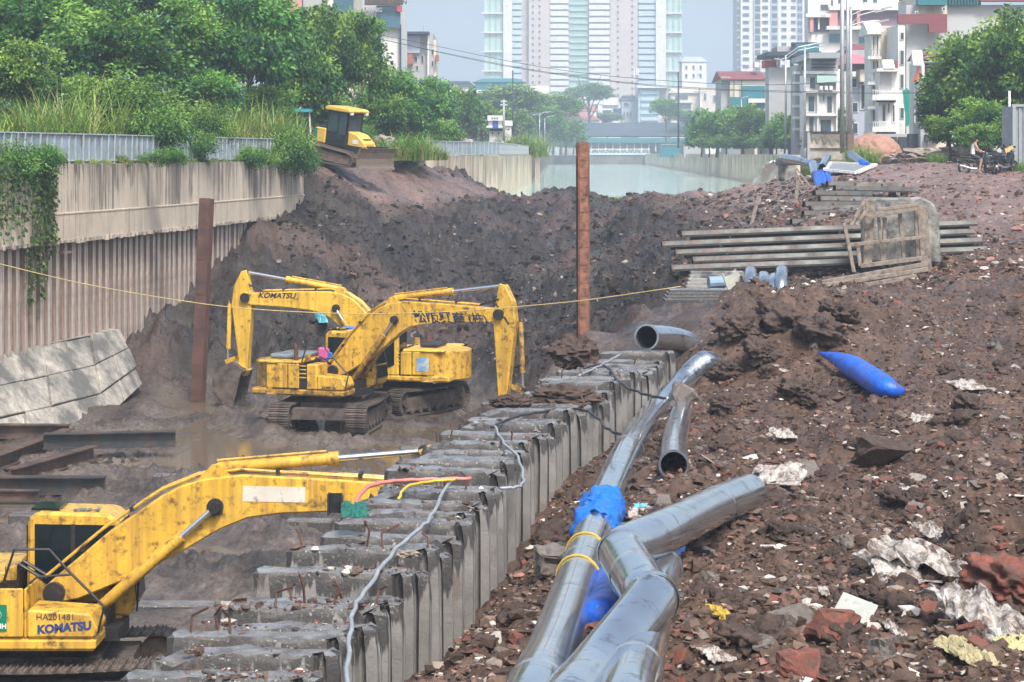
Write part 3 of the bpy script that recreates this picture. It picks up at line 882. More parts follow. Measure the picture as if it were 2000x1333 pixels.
    P(MB().bx(cx0 - 0.02, cx0 + 0.0, cy0 + 0.12, cy1 - 0.12, 1.95, 2.7), 'rear_window', MAT_GLASS, cab)
    P(MB().bx(cx0 + 0.05, cx0 + 0.5, cy0 + 0.15, cy1 - 0.15, 2.93, 2.965), 'roof_hatch', MAT_GLASS, cab)
    P(MB().tube([(cx1 + 0.03, cy0 - 0.02, 1.35), (cx1 + 0.06, cy0 - 0.03, 1.9), (cx1 - 0.2, cy0 - 0.03, 2.6)], 0.018, 6), 'handrail', MAT_BLACK, cab)
    # hand rails and exhaust on the right
    P(MB().tube([(1.02, -1.25, 1.35), (1.12, -1.25, 1.75), (0.55, -1.25, 2.32), (0.28, -1.25, 2.62), (-0.25, -1.25, 2.62), (-0.42, -1.25, 2.1)], 0.022, 6), 'guard_rail', MAT_BLACK)
    P(MB().tube([(0.62, -1.25, 2.24), (0.10, -1.25, 2.2), (-0.02, -1.25, 2.1)], 0.02, 6), 'guard_rail', MAT_BLACK)
    P(MB().tube([(-0.75, -0.95, 2.1), (-0.75, -0.95, 2.5)], 0.07, 10).tube([(-0.75, -0.95, 2.5), (-0.82, -0.95, 2.62)], 0.06, 10), 'exhaust', MAT_RUST)
    P(MB().tube([(-0.38, -0.9, 2.1), (-0.38, -0.9, 2.3)], 0.09, 10), 'air_cleaner', paint2)
    # ---- boom
    fx, fz = 0.15, 1.76
    Bp = [(-0.20, -0.06), (-0.12, 0.14), (0.05, 0.26), (0.9, 0.83), (1.75, 1.26), (2.05, 1.36), (2.4, 1.38), (2.9, 1.30), (4.2, 0.80), (5.45, 0.27), (5.82, 0.15), (5.86, -0.12), (5.5, -0.19), (4.3, 0.18), (3.3, 0.44), (2.85, 0.50), (2.45, 0.42), (1.9, 0.20), (1.1, -0.06), (0.3, -0.22), (-0.1, -0.2)]
    Bp = [(a * bs, b * bs * bz) for a, b in Bp]
    RB = Matrix.Translation((fx, 0, fz)) @ Matrix.Rotation(-boom_ang, 4, 'Y')
    def BW(x, z): # boom local -> body x,z
        c_, s_ = math.cos(boom_ang), math.sin(boom_ang)
        z = z * bz; return (fx + x * bs * c_ - z * bs * s_, fz + x * bs * s_ + z * bs * c_)
    boom = P(MB().prism(Bp, -0.21, 0.21), 'boom', paint, rot=RH @ RB, bevel=0.025)
    for (x, z, r_, w_) in ((0, 0, 0.17, 0.62), (2.45, 0.85, 0.13, 0.62), (5.7, 0, 0.16, 0.60)):
        P(MB().tube([(x * bs, -w_ / 2, z * bs * bz), (x * bs, w_ / 2, z * bs * bz)], r_, 14), 'pin', MAT_BLACK, boom, RH @ RB)
    # hydraulic pipes on top of the boom
    for yy in (-0.12, 0.0, 0.12):
        P(MB().tube([(a * bs, yy, b * bs * bz) for a, b in ((-0.1, 0.3), (0.85, 0.92), (1.75, 1.36), (2.3, 1.47), (2.9, 1.39), (5.2, 0.45))], 0.026, 6), 'hydraulic_pipe', paint, boom, RH @ RB)
    for (x, z) in ((0.5, 0.62), (1.3, 1.12), (3.4, 1.17), (4.5, 0.74)):
        P(MB().box((x * bs, 0, z * bs * bz + 0.02), (0.06, 0.34, 0.07)), 'pipe_clamp', MAT_BLACK, boom, RH @ RB)
    for yy in (-0.14, 0.14):
        P(MB().tube([(-0.15, yy, 0.25), (-0.45, yy, 0.55), (-0.7, yy, 0.35), (-0.6, yy, 0.0)], 0.03, 7), 'hose', MAT_RUBBER, boom, RH @ RB)
    # brackets for the arm cylinder
    P(MB().prism([(a * bs, b * bs * bz) for a, b in ((2.25, 1.36), (2.75, 1.32), (2.62, 1.56), (2.48, 1.56))], -0.16, 0.16), 'cylinder_bracket', paint, boom, RH @ RB)
    # ---- boom cylinders
    def cyl(nm, a, b, yy, r0, frac, pm, rod_r=None):
        a = Vector((a[0], yy, a[1])); b = Vector((b[0], yy, b[1])); m_ = a.lerp(b, frac)
        t_ = (b - a).normalized()
        o = P(MB().tube([a, a.lerp(m_, 0.03), m_ - t_ * 0.16, m_ - t_ * 0.16, m_], [r0 * 0.7, r0, r0, r0 * 1.16, r0 * 1.16], 12), nm, pm, auto=True)
        P(MB().tube([m_, b], rod_r or r0 * 0.55, 10), 'rod', MAT_CHROME, o, smooth=False, auto=True)
        P(MB().tube([b + Vector((0, -0.09, 0)), b + Vector((0, 0.09, 0))], r0 * 1.05, 10), 'rod_end', MAT_BLACK, o)
        P(MB().tube([a + Vector((0.02, 0, r0 * 1.3)), m_ - t_ * 0.2 + Vector((0, 0, r0 * 1.35))], 0.022, 6), 'oil_pipe', pm, o)
        return o
    base = (0.86, 1.52)
    pv = BW(2.45, 0.85)
    dist = math.hypot(pv[0] - base[0], pv[1] - base[1])
    for yy in (-0.31, 0.31):
        cyl('boom_cylinder', base, pv, yy, 0.088, min(0.93, 1.72 / dist), paint2)
    # ---- arm
    tip = BW(5.7, 0)
    ca, sa = math.cos(arm_ang), math.sin(arm_ang)
    def AW(x, z): return (tip[0] + x * ca - z * sa, tip[1] + x * sa + z * ca)
    # arm frame: +x towards the bucket, +z on the side of the cylinders
    Ap = [(-0.92, 0.02), (-0.86, 0.20), (-0.35, 0.44), (0.25, 0.50), (0.7, 0.42), (arm_len, 0.13), (arm_len + 0.12, 0.0), (arm_len, -0.13), (0.3, -0.2), (0.0, -0.24), (-0.25, -0.12)]
    arm = P(MB().prism([AW(*p) for p in Ap], -0.17, 0.17), 'arm', paint, bevel=0.022)
    ab = AW(-0.84, 0.08)
    b0 = BW(2.55, 1.50)
    dist = math.hypot(ab[0] - b0[0], ab[1] - b0[1])
    cyl('arm_cylinder', b0, ab, 0.0, 0.095, min(0.9, 1.95 / dist), paint)
    # bucket and linkage
    bpx, bpz = AW(arm_len, 0)
    cb, sb = math.cos(bucket_ang), math.sin(bucket_ang)
    def KW(x, z): return (bpx + x * cb - z * sb, bpz + x * sb + z * cb)
    l1 = AW(arm_len - 0.42, 0.30); l0 = AW(0.25, 0.62)
    bh = KW(0.02, 0.36)
    lk = (AW(arm_len - 0.28, 0.62))
    dist = math.hypot(lk[0] - l0[0], lk[1] - l0[1])
    cyl('bucket_cylinder', l0, lk, 0.0, 0.075, min(0.9, 1.5 / dist), paint2)
    for yy in (-0.21, 0.21): P(MB().beam((l1[0], yy, l1[1]), (lk[0], yy, lk[1]), 0.06, 0.14), 'tilt_lever', paint2)
    P(MB().beam((lk[0], 0, lk[1]), (bh[0], 0, bh[1]), 0.2, 0.13), 'link', paint2)
    outer = [(-0.12, -0.1), (-0.1, 0.42), (0.25, 0.62), (0.75, 0.62), (1.15, 0.32), (1.3, -0.2), (1.22, -0.62)]
    inner = [(1.14, -0.58), (1.2, -0.2), (1.06, 0.24), (0.7, 0.52), (0.28, 0.52), (0.0, 0.36), (-0.02, -0.06)]
    mb = MB().prism([KW(*p) for p in outer + inner], -0.52, 0.52)
    for yy in (-0.55, 0.52):
        mb.prism([KW(*p) for p in [(-0.02, -0.06), (0.0, 0.36), (0.28, 0.52), (0.7, 0.52), (1.06, 0.24), (1.2, -0.2), (1.14, -0.58)]], yy, yy + 0.03)
    bk = P(mb, 'bucket', MAT_MUDSTEEL)
    P(MB().prism([KW(*p) for p in [(-0.14, -0.12), (0.12, -0.12), (0.1, 0.45), (-0.12, 0.44)]], -0.22, 0.22), 'bucket_ear', paint2, bk)
    for yy in np.linspace(-0.46, 0.46, 5):
        P(MB().prism([KW(*p) for p in [(1.14, -0.55), (1.24, -0.55), (1.2, -0.86), (1.16, -0.86)]], yy - 0.05, yy + 0.05), 'tooth', MAT_MUDSTEEL, bk)
    # hoses at the boom tip
    for yy in (-0.16, 0.1):
        a = BW(5.2, 0.45); c2 = AW(0.3, 0.3)
        P(MB().tube([(a[0], yy, a[1]), (tip[0] + 0.0, yy, tip[1] + 0.45), (AW(0.1, -0.5)[0] * 0.5 + c2[0] * 0.5, yy, AW(-0.3, -0.3)[1]), (c2[0], yy, c2[1])], 0.03, 7), 'hose', MAT_RUBBER, boom)
    e['_fn'] = 0
    del e['_fn']
    return e, P, boom, RH @ RB, bs

def flat_text(P_rot, parent, s, x, z, size, y, mt, face=-1, bold=0.0, nm='lettering', skew=0.0):
    """lettering on the side of a machine; face -1: right side (towards -y), +1: left side"""
    me_ = text_mesh(s, size, nm, 0.003, bold)
    if face > 0:
        me_.transform(Matrix.Rotation(math.pi, 4, 'Z'))
    if skew:
        sh = Matrix.Identity(4); sh[2][0] = skew; me_.transform(sh)
    me_.transform(Matrix.Translation((x, y, z)))
    me_.transform(P_rot)
    return obj(nm, me_, mt, parent)

MAT_HATCH = mat('grey_blue_hatch', (0.16, 0.21, 0.26), 0.35, var=0.2, dirt=(0.05, 0.05, 0.05), dirt_amt=0.6, dscale=2)

# nearest machine, bottom left
p0 = (WX(112, 35.0) - 0.15, 35.0)
EX1, P1, BM1, RB1, bs1 = excavator('excavator', 'large yellow excavator at the bottom left with green sticker, boom over the piles', p0[0], p0[1], -0.25, R(0), R(3), R(13.4), R(-50), R(-150), Y1, Y2, bs=1.13, arm_len=1.5, plain=True, bz=0.76)
RH1 = Matrix.Rotation(R(0), 4, 'Z')
def kid(e, nm): return next(o for o in bpy.data.objects if o.parent is e and o.name.split('.')[0] == nm)
tb = kid(EX1, 'tool_box')
flat_text(RH1, tb, 'KOMATSU', 0.12, 1.36, 0.175, -1.3475, MAT_TXTB, bold=0.009, skew=0.08)
flat_text(RH1, tb, 'HA201481', 0.10, 1.565, 0.135, -1.3475, MAT_TXT)
# green company sticker on the side door
stk = MB().bx(-0.86, -0.34, -1.362, -1.356, 1.40, 1.80).build('sticker', MAT_GREEN, None); stk.data.transform(RH1); stk.parent = EX1
mb = MB()
for i in range(36):
    a0, a1 = 2 * math.pi * i / 36, 2 * math.pi * (i + 1) / 36
    mb.beam((-0.62 + 0.20 * math.cos(a0), -1.364, 1.645 + 0.105 * math.sin(a0)), (-0.62 + 0.20 * math.cos(a1), -1.364, 1.645 + 0.105 * math.sin(a1)), 0.003, 0.016, up=(0, 1, 0))
ov = mb.build('sticker_oval', MAT_WHITE, stk); ov.data.transform(RH1)
flat_text(RH1, stk, 'NB', -0.74, 1.59, 0.16, -1.364, MAT_WHITE, bold=0.006)
flat_text(RH1, stk, 'VAN BINH', -0.83, 1.44, 0.105, -1.364, MAT_WHITE, bold=0.003)
# worn white plate on the boom, roof lettering, work lamp
o = MB().box((3.28 * bs1, -0.2135, 0.62 * bs1), (0.98, 0.006, 0.24), m=Matrix.Rotation(R(14.5), 3, 'Y')).build('worn_plate', mat('worn_white_plate', (0.62, 0.58, 0.5), 0.55, var=0.15, dirt=(0.10, 0.08, 0.06), dirt_amt=0.45, dscale=6), BM1); o.data.transform(RB1)
cabo = kid(EX1, 'cab')
me_ = text_mesh('GH', 0.30, 'lettering', 0.003, 0.012); me_.transform(Matrix.Rotation(R(-90), 4, 'X')); me_.transform(Matrix.Translation((0.28, 0.5, 2.935))); me_.transform(RH1)
obj('lettering', me_, mat('grey_lettering', (0.12, 0.14, 0.15), 0.5), cabo)

# middle machine, boom to the right
EX2, P2, BM2, RB2, bs2 = excavator('excavator', 'muddy yellow excavator with black lettering on its boom, facing right', WX(648, 68.0), 68.0, 0.0, R(-20), R(-98), R(19), R(-88), R(-130), Y2, Y2b, bs=1.0, arm_len=2.55, hatch=True)
flat_text(RB2, BM2, '松阪興産', 3.05, 0.62, 0.40, -0.214, MAT_TXT, bold=0.012, skew=-0.36)
flat_text(RB2, BM2, '(株)', 4.72, 0.06, 0.36, -0.214, MAT_TXT, bold=0.006, skew=-0.36)
flat_text(Matrix.Rotation(R(-20), 4, 'Z'), kid(EX2, 'tool_box'), 'KOMATSU', 0.3, 1.33, 0.1, -1.3475, MAT_TXT, bold=0.004)
# rear machine, boom to the left
EX3, P3, BM3, RB3, bs3 = excavator('excavator', 'bright yellow excavator in the pit facing left with its bucket on the mud', WX(778, 72.5), 72.5, 0.0, R(166), R(-122), R(20), R(-88), R(-52), Y3, Y2, bs=0.95, arm_len=2.45)
flat_text(RB3, BM3, 'KOMATSU', 5.0, 0.16, 0.26, 0.214, MAT_TXT, face=1, bold=0.008, skew=-0.36)
RH3 = Matrix.Rotation(R(166), 4, 'Z')
pl = MB().bx(-1.42, -1.02, 1.347, 1.352, 1.42, 1.86).build('faded_sticker', mat('faded_sticker', (0.12, 0.28, 0.50), 0.5, var=0.5, vscale=4, dirt=(0.62, 0.62, 0.6), dirt_amt=0.95, dscale=2.2), None); pl.data.transform(RH3); pl.parent = EX3
# ================================================================== CONCRETE PILE ROW
def pile_material():
    m = bpy.data.materials.new('precast_concrete'); m.use_nodes = True
    N = m.node_tree.nodes; L = m.node_tree.links; b = N['Principled BSDF']
    tc = N.new('ShaderNodeTexCoord'); oi = N.new('ShaderNodeObjectInfo')
    ad = N.new('ShaderNodeVectorMath'); ad.operation = 'ADD'; L.new(tc.outputs['Object'], ad.inputs[0])
    mu = N.new('ShaderNodeVectorMath'); mu.operation = 'SCALE'; mu.inputs[0].default_value = (31, 17, 0); L.new(oi.outputs['Random'], mu.inputs['Scale']); L.new(mu.outputs[0], ad.inputs[1])
    co = ad.outputs[0]
    def nz(s, d=5, r=0.6, src=None):
        n = N.new('ShaderNodeTexNoise'); n.inputs['Scale'].default_value = s; n.inputs['Detail'].default_value = d; n.inputs['Roughness'].default_value = r
        L.new(src or co, n.inputs['Vector']); return n.outputs['Fac']
    def rng(src, a, c, lo=0.0, hi=1.0):
        r = N.new('ShaderNodeMapRange'); r.inputs[1].default_value = a; r.inputs[2].default_value = c; r.inputs[3].default_value = lo; r.inputs[4].default_value = hi
        L.new(src, r.inputs[0]); return r.outputs[0]
    def mix(f, a, c):
        x = N.new('ShaderNodeMix'); x.data_type = 'RGBA'
        for k, v in ((0, f), (6, a), (7, c)):
            if isinstance(v, tuple): x.inputs[k].default_value = (*v, 1)
            else: L.new(v, x.inputs[k])
        return x.outputs[2]
    def mth(op, a, c):
        x = N.new('ShaderNodeMath'); x.operation = op
        for k, v in ((0, a), (1, c)):
            if isinstance(v, (int, float)): x.inputs[k].default_value = v
            else: L.new(v, x.inputs[k])
        return x.outputs[0]
    base = mix(rng(nz(1.5, 6), 0.3, 0.7), (0.15, 0.147, 0.142), (0.27, 0.262, 0.25))
    # rain-wet runs: dark tongues hanging from the top edge
    sx = N.new('ShaderNodeSeparateXYZ'); L.new(tc.outputs['Object'], sx.inputs[0])
    mp = N.new('ShaderNodeMapping'); mp.inputs['Scale'].default_value = (5.5, 5.5, 0.35); L.new(co, mp.inputs['Vector'])
    run = rng(nz(1.0, 4, 0.65, mp.outputs[0]), 0.32, 0.75, 0.02, 0.62)
    depth = mth('MULTIPLY', sx.outputs['Z'], -1.0)
    wet = rng(mth('SUBTRACT', run, depth), -0.03, 0.03)
    c = mix(wet, base, (0.062, 0.060, 0.058))
    # brown splashes and pitted aggregate
    c = mix(mth('MULTIPLY', rng(nz(2.2, 6, 0.7), 0.56, 0.66), 0.55), c, (0.13, 0.09, 0.07))
    spk = rng(nz(26, 3, 0.7), 0.60, 0.68)
    top = rng(depth, 0.22, 0.02)
    c = mix(mth('MULTIPLY', spk, mth('MULTIPLY', top, 0.7)), c, (0.55, 0.53, 0.50))
    ge = N.new('ShaderNodeNewGeometry'); sn = N.new('ShaderNodeSeparateXYZ'); L.new(ge.outputs['Normal'], sn.inputs[0])
    up = rng(sn.outputs['Z'], 0.75, 0.92)
    tc_ = mix(rng(nz(3.0, 6, 0.7), 0.42, 0.62), (0.21, 0.21, 0.21), (0.085, 0.078, 0.072))
    c = mix(up, c, tc_)
    L.new(c, b.inputs['Base Color'])
    L.new(mth('SUBTRACT', rng(wet, 0, 1, 0.75, 0.40), mth('MULTIPLY', up, rng(nz(2.0, 4), 0.4, 0.6, 0.45, 0.1))), b.inputs['Roughness'])
    bp = N.new('ShaderNodeBump'); bp.inputs['Strength'].default_value = 0.5; bp.inputs['Distance'].default_value = 0.03
    L.new(nz(14, 6, 0.7), bp.inputs['Height']); L.new(bp.outputs[0], b.inputs['Normal'])
    return m
MAT_PILE = pile_material()
rnd = random.Random(11)
def pile_mesh(seed, Wd=1.76, T=0.40, H=3.6):
    """U-ribbed precast pile: plain long face, fluted ends, broken top edge"""
    r = random.Random(seed)
    h = Wd / 2; t = T / 2
    out = []
    for i in range(9): out.append((-h + 0.06 + (2 * h - 0.34) * i / 8, -t))
    out += [(h - 0.22, -t), (h - 0.19, -t + 0.13), (h - 0.13, -t + 0.13), (h - 0.11, -t + 0.02), (h, -t + 0.02), (h, -0.02), (h - 0.09, -0.0), (h - 0.09, 0.04), (h, 0.06), (h, t - 0.04), (h - 0.06, t)]
    for i in range(9): out.append((h - 0.14 - (2 * h - 0.24) * i / 8, t))
    out += [(-h, t - 0.06), (-h, 0.05), (-h + 0.04, 0.02), (-h + 0.04, -0.03), (-h, -0.05), (-h, -t + 0.06)]
    n = len(out)
    zs = [-H, -0.34, -0.12, -0.035, 0.0]
    vs = []
    cl, crr = r.random() < 0.5, r.random() < 0.35
    for k, z in enumerate(zs):
        for (x, y) in out:
            chip = 0.0; zz = z
            if k >= 2:
                chip = (0.0, 0.0, 0.015, 0.03, 0.07)[k] * (0.3 + 1.2 * r.random())
                zz -= r.random() * (0, 0, 0.04, 0.035, 0.04)[k]
                if cl and x < -h + 0.35: zz -= (0, 0, 0.05, 0.10, 0.16)[k] * r.uniform(0.3, 1)
                if crr and x > h - 0.25: zz -= (0, 0, 0.03, 0.06, 0.10)[k] * r.uniform(0.3, 1)
            f = 1 - chip / max(abs(x), abs(y), 0.2)
            vs.append((x * f, y * (1 - chip / t * 0.6), zz))
    fs = []
    for k in range(len(zs) - 1):
        for i in range(n):
            j = (i + 1) % n
            fs.append((k * n + i, k * n + j, (k + 1) * n + j, (k + 1) * n + i))
    k = (len(zs) - 1) * n
    # top fan through the middle line
    m0 = len(vs)
    for i in range(9): vs.append((-h + 0.1 + (2 * h - 0.2) * i / 8, 0.0, -r.random() * 0.03 + 0.012 - (0.13 if (cl and i == 0) else 0)))
    # front strip
    for i in range(8): fs.append((k + i, k + i + 1, m0 + i + 1, m0 + i))
    rt = list(range(k + 8, k + 21))
    for a, b2 in zip(rt[:-1], rt[1:]): fs.append((a, b2, m0 + 8))
    bk = list(range(k + 20, k + 29))
    for i in range(8): fs.append((bk[i], bk[i + 1], m0 + 8 - i - 1, m0 + 8 - i))
    lf = [k + 28] + list(range(k + 29, k + n)) + [k]
    for a, b2 in zip(lf[:-1], lf[1:]): fs.append((a, b2, m0))
    me_ = bpy.data.meshes.new('concrete_pile'); me_.from_pydata(vs, [], fs); me_.update()
    bm = bmesh.new(); bm.from_mesh(me_); bmesh.ops.recalc_face_normals(bm, faces=bm.faces); bm.to_mesh(me_); bm.free()
    me_.polygons.foreach_set('use_smooth', [True] * len(me_.polygons)); me_.set_sharp_from_angle(angle=R(32))
    return me_
PMESH = [pile_mesh(100 + i) for i in range(6)]
ORD = ['first', 'second', 'third', 'fourth', 'fifth', 'sixth', 'seventh', 'eighth', 'ninth', 'tenth', 'eleventh', 'twelfth', 'thirteenth', 'fourteenth', 'fifteenth', 'sixteenth', 'seventeenth', 'eighteenth', 'nineteenth', 'twentieth', 'twenty-first', 'twenty-second', 'twenty-third', 'twenty-fourth', 'twenty-fifth', 'twenty-sixth', 'twenty-seventh', 'twenty-eighth', 'twenty-ninth', 'thirtieth', 'thirty-first', 'thirty-second', 'thirty-third', 'thirty-fourth', 'thirty-fifth', 'thirty-sixth', 'thirty-seventh', 'thirty-eighth', 'thirty-ninth', 'fortieth', 'forty-first', 'forty-second']
PILES = []
d = 18.6; k = 0
MAT_REBAR = mat('rusty_rebar', (0.10, 0.045, 0.03), 0.8, var=0.4)
while d < 50.5:
    if 34.62 < d < 35.42: d = 35.46
    dz = rnd.uniform(-0.16, 0.08); 
    if 25 < d < 29 or 19 < d < 20: dz -= rnd.uniform(0.0, 0.12)
    xr = float(row_x(d)); ang = math.atan2(float(row_x(d + 1)) - float(row_x(d - 1)), 2.0)
    o = obj('concrete_pile', PMESH[rnd.randrange(6)], MAT_PILE)
    o.location = (xr - 0.88 + rnd.uniform(-0.05, 0.05), d, ROW_TOP + dz)
    o.rotation_euler = (rnd.uniform(-0.02, 0.02), rnd.uniform(-0.015, 0.015), -ang * 0.35 + rnd.uniform(-0.03, 0.03))
    tag(o, 'grey wet precast concrete pile, %s from the near end of the row' % ORD[k], 'concrete pile', 'precast concrete piles standing in a row beside the pipes')
    PILES.append(o)
    if k % 6 == 3 or k in (5, 6):
        # bent reinforcing bars left standing in the broken head
        for q in range(rnd.randint(2, 4)):
            x = rnd.uniform(-0.8, 0.8); l = rnd.uniform(0.12, 0.3)
            MB().tube([(x, rnd.uniform(-.12, .12), -0.05), (x + rnd.uniform(-.05, .05), 0, l * 0.6), (x + rnd.uniform(-.2, .2), rnd.uniform(-.1, .1), l)], 0.014, 5).build('rebar', MAT_REBAR, o)
    d += 0.76 * (1 + rnd.uniform(-0.05, 0.05)) * (1.0 if d < 40 else 1.05); k += 1
def on_piles(px, py, up=0.0):
    d = (CH - ROW_TOP - up) * FPX / (py - HZ); return W(px, py, d)

# ================================================================== PIPES
MAT_PIPE = mat('grey_glossy_pipe', (0.42, 0.47, 0.52), 0.15, metal=0.85, var=0.10, vscale=1.5, dirt=(0.12, 0.085, 0.065), dirt_amt=0.42, dscale=3.5, rvar=0.08, coat=0.3)
MAT_DARKIN = mat('dark_bore', (0.015, 0.015, 0.018), 0.6)
MAT_BLUEPIPE = mat('blue_plastic', (0.005, 0.11, 0.62), 0.4, var=0.25, vscale=3, dirt=(0.1, 0.07, 0.055), dirt_amt=0.5, dscale=4, bump=0.5, bscale=7)
MAT_TARP = mat('blue_tarpaulin', (0.01, 0.16, 0.62), 0.35, var=0.25, vscale=6, bump=0.4, bscale=14)
def smooth_path(pts, n=5):
    pts = [Vector(p) for p in pts]
    P_ = [pts[0] * 2 - pts[1]] + pts + [pts[-1] * 2 - pts[-2]]
    out = []
    for i in range(1, len(P_) - 2):
        for j in range(n):
            t_ = j / n
            a, b, c, d_ = P_[i - 1], P_[i], P_[i + 1], P_[i + 2]
            out.append(0.5 * ((2 * b) + (c - a) * t_ + (2 * a - 5 * b + 4 * c - d_) * t_ ** 2 + (3 * b - 3 * c + d_ - a) * t_ ** 3))
    out.append(pts[-1])
    return out
def pipe(label, pts, r, open_start=False, open_end=False, mt=None, seams=(), nm='pipe', cat='pipe', n=24, group=None):
    mt = mt or MAT_PIPE
    e = empty(nm, pts[0], 0, label, cat, group)
    q = [p - pts[0] for p in pts]
    MB().tube(q, r, n, cap=False).build('shell', mt, e, auto=True)
    MB().tube(q, r * 0.93, n, cap=False).build('bore', MAT_DARKIN, e, smooth=True)
    for at, flag in ((0, open_start), (-1, open_end)):
        t_ = (q[1] - q[0]) if at == 0 else (q[-2] - q[-1]); t_.normalize()
        x, y, z = basis(t_)
        if flag:
            m_ = Matrix((( x.x, z.x, y.x, q[at].x), (x.y, z.y, y.y, q[at].y), (x.z, z.z, y.z, q[at].z), (0, 0, 0, 1)))
            MB().ring(r * 0.90, r * 1.06, 0.09, n, m_).build('rim', mt, e, auto=True)
        else:
            MB().tube([q[at] - t_ * 0.02, q[at] + t_ * 0.01], r, n).build('end_cap', mt, e)
    for f in seams:
        i = min(len(q) - 2, int(f * (len(q) - 1))); p = q[i]; t_ = (q[i + 1] - q[i]).normalized()
        x, y, z = basis(t_)
        m_ = Matrix((( x.x, z.x, y.x, p.x), (x.y, z.y, y.y, p.y), (x.z, z.z, y.z, p.z), (0, 0, 0, 1)))
        MB().ring(r * 0.98, r * 1.035, 0.05, n, m_).build('coupling', mt, e, auto=True)
        MB().ring(r * 0.98, r * 1.012, 0.14, n, m_).build('sleeve', mt, e, auto=True)
    return e
PR = 0.255
def ext(p, l=2.2):
    t_ = (p[0] - p[1]).normalized(); t_.z = -0.02; return [p[0] + t_ * l] + p
A_ = [hit(px, py, 0.30) for px, py in ((1040, 1372), (1088, 1255), (1130, 1130), (1168, 1020), (1198, 945), (1228, 880), (1272, 812), (1322, 760), (1352, 727), (1378, 708))] + [hit(1402, 716, -0.25)]
A_X = ext(A_)
pipe('long grey glossy pipe curving along the pile row, with blue wrapping', smooth_path(A_X), PR, seams=(0.12, 0.30, 0.55, 0.66, 0.80, 0.9))
B_ = [hit(px, py, o_) for px, py, o_ in ((1105, 1385, 0.32), (1165, 1310, 0.32), (1268, 1180, 0.62), (1262, 1160, 0.66), (1220, 1092, 0.75), (1222, 1072, 0.78), (1290, 1042, 0.7), (1400, 988, 0.45), (1462, 962, 0.33))]
B_X = ext(B_)
pipe('grey glossy pipe with a zigzag elbow lying over the other pipes', smooth_path(B_X, 4), PR * 0.98, open_end=False, seams=(0.38, 0.50, 0.62, 0.9))
C_ = [hit(px, py, 0.30) for px, py in ((1215, 1390), (1240, 1310), (1262, 1220), (1290, 1112))]
C_X = ext(C_)
pipe('grey pipe half hidden underneath the zigzag elbow pipe', smooth_path(C_X), PR * 0.95, open_end=True, seams=(0.5,))
D_ = [hit(1334, 800, 0.30), hit(1320, 850, 0.34), hit(1316, 908, 0.42)]
pipe('short grey pipe with its open end towards the viewer beside the curved pipe', smooth_path(D_), PR * 0.85, open_end=True)
E_ = [W(1264, 659, 50.6), W(1320, 664, 52.2), W(1390, 690, 53.6)]
pipe('grey pipe with a dark open mouth at the far end of the pile row', smooth_path(E_), PR * 1.12, open_start=True, seams=(0.8,))
# blue wrapping round the long pipe and tarpaulins
def crumple(name, label, cat, c, sx, sy, sz, mt, seed, sub=3, rough_=0.35, rz=0.0, group=None, tilt=0.0):
    bm = bmesh.new(); bmesh.ops.create_icosphere(bm, subdivisions=sub, radius=1.0)
    off = Vector((seed * 3.7, seed * 1.3, seed * 2.1))
    for v in bm.verts:
        n_ = mnoise.noise(v.co * 2.3 + off) * rough_ + mnoise.noise(v.co * 5.5 + off) * rough_ * 0.6 + mnoise.noise(v.co * 11 + off) * rough_ * 0.3
        v.co = v.co * (1 + n_)
        v.co = Vector((v.co.x * sx, v.co.y * sy, v.co.z * sz))
    me_ = bpy.data.meshes.new(name); bm.to_mesh(me_); bm.free()
    o = obj(name, me_, mt); o.location = c; o.rotation_euler = (tilt, 0, rz)
    return tag(o, label, cat, group)
def sheet(name, label, cat, corners, mt, seed, amp=0.12, n=16, group=None, thick=0.008):
    """a loose crumpled sheet between four world corners"""
    a, b, c, d_ = [Vector(p) for p in corners]
    o0 = (a + b + c + d_) / 4
    vs = []; fs = []
    for i in range(n + 1):
        for j in range(n + 1):
            u, v = i / n, j / n
            p = a.lerp(b, u).lerp(d_.lerp(c, u), v)
            h = mnoise.noise(Vector((u * 4 + seed, v * 4, seed))) + 0.6 * mnoise.noise(Vector((u * 9 + seed, v * 9, seed))) + 0.4 * mnoise.noise(Vector((u * 19, v * 19, seed)))
            e1 = 0.25 * amp * mnoise.noise(Vector((v * 7, seed, u * 3)))
            vs.append(p - o0 + Vector((e1, 0, h * amp)))
    for i in range(n):
        for j in range(n):
            q = i * (n + 1) + j
            fs.append((q, q + 1, q + n + 2, q + n + 1))
    me_ = bpy.data.meshes.new(name); me_.from_pydata([tuple(p) for p in vs], [], fs); me_.update()
    o = obj(name, me_, mt); o.location = o0
    md = o.modifiers.new('solid', 'SOLIDIFY'); md.thickness = thick
    return tag(o, label, cat, group)
wp = smooth_path(A_X)
seg = wp[19:23]
fine = []
for a_, b_ in zip(seg[:-1], seg[1:]): fine += [a_.lerp(b_, q / 5) for q in range(5)]
fine.append(seg[-1])
wr = MB().tube([p - seg[0] for p in fine], [PR * (1.16 + 0.10 * math.sin(q * 1.9)) for q in range(len(fine))], 36).build('blue_wrapping', MAT_TARP, None, smooth=True); wr.location = seg[0]
for v in wr.data.vertices:
    q = v.co * 9.0
    v.co += Vector((mnoise.noise(q), mnoise.noise(q + Vector((7, 3, 1))), mnoise.noise(q + Vector((1, 9, 4))))) * 0.09
tag(wr, 'crumpled blue plastic wrapped round the long curved pipe', 'wrapping')
h0 = hit(1200, 1040, 0.1); h1 = hit(1290, 1060, 0.1); h2 = hit(1370, 985, 0.25); h3 = hit(1250, 990, 0.2)
sheet('blue_tarpaulin', 'blue tarpaulin lying under the zigzag pipe', 'tarpaulin', (hit(1195, 1062, 0.15), hit(1330, 1100, 0.12), hit(1372, 978, 0.3), hit(1240, 1030, 0.2)), MAT_TARP, 4.2, 0.10)
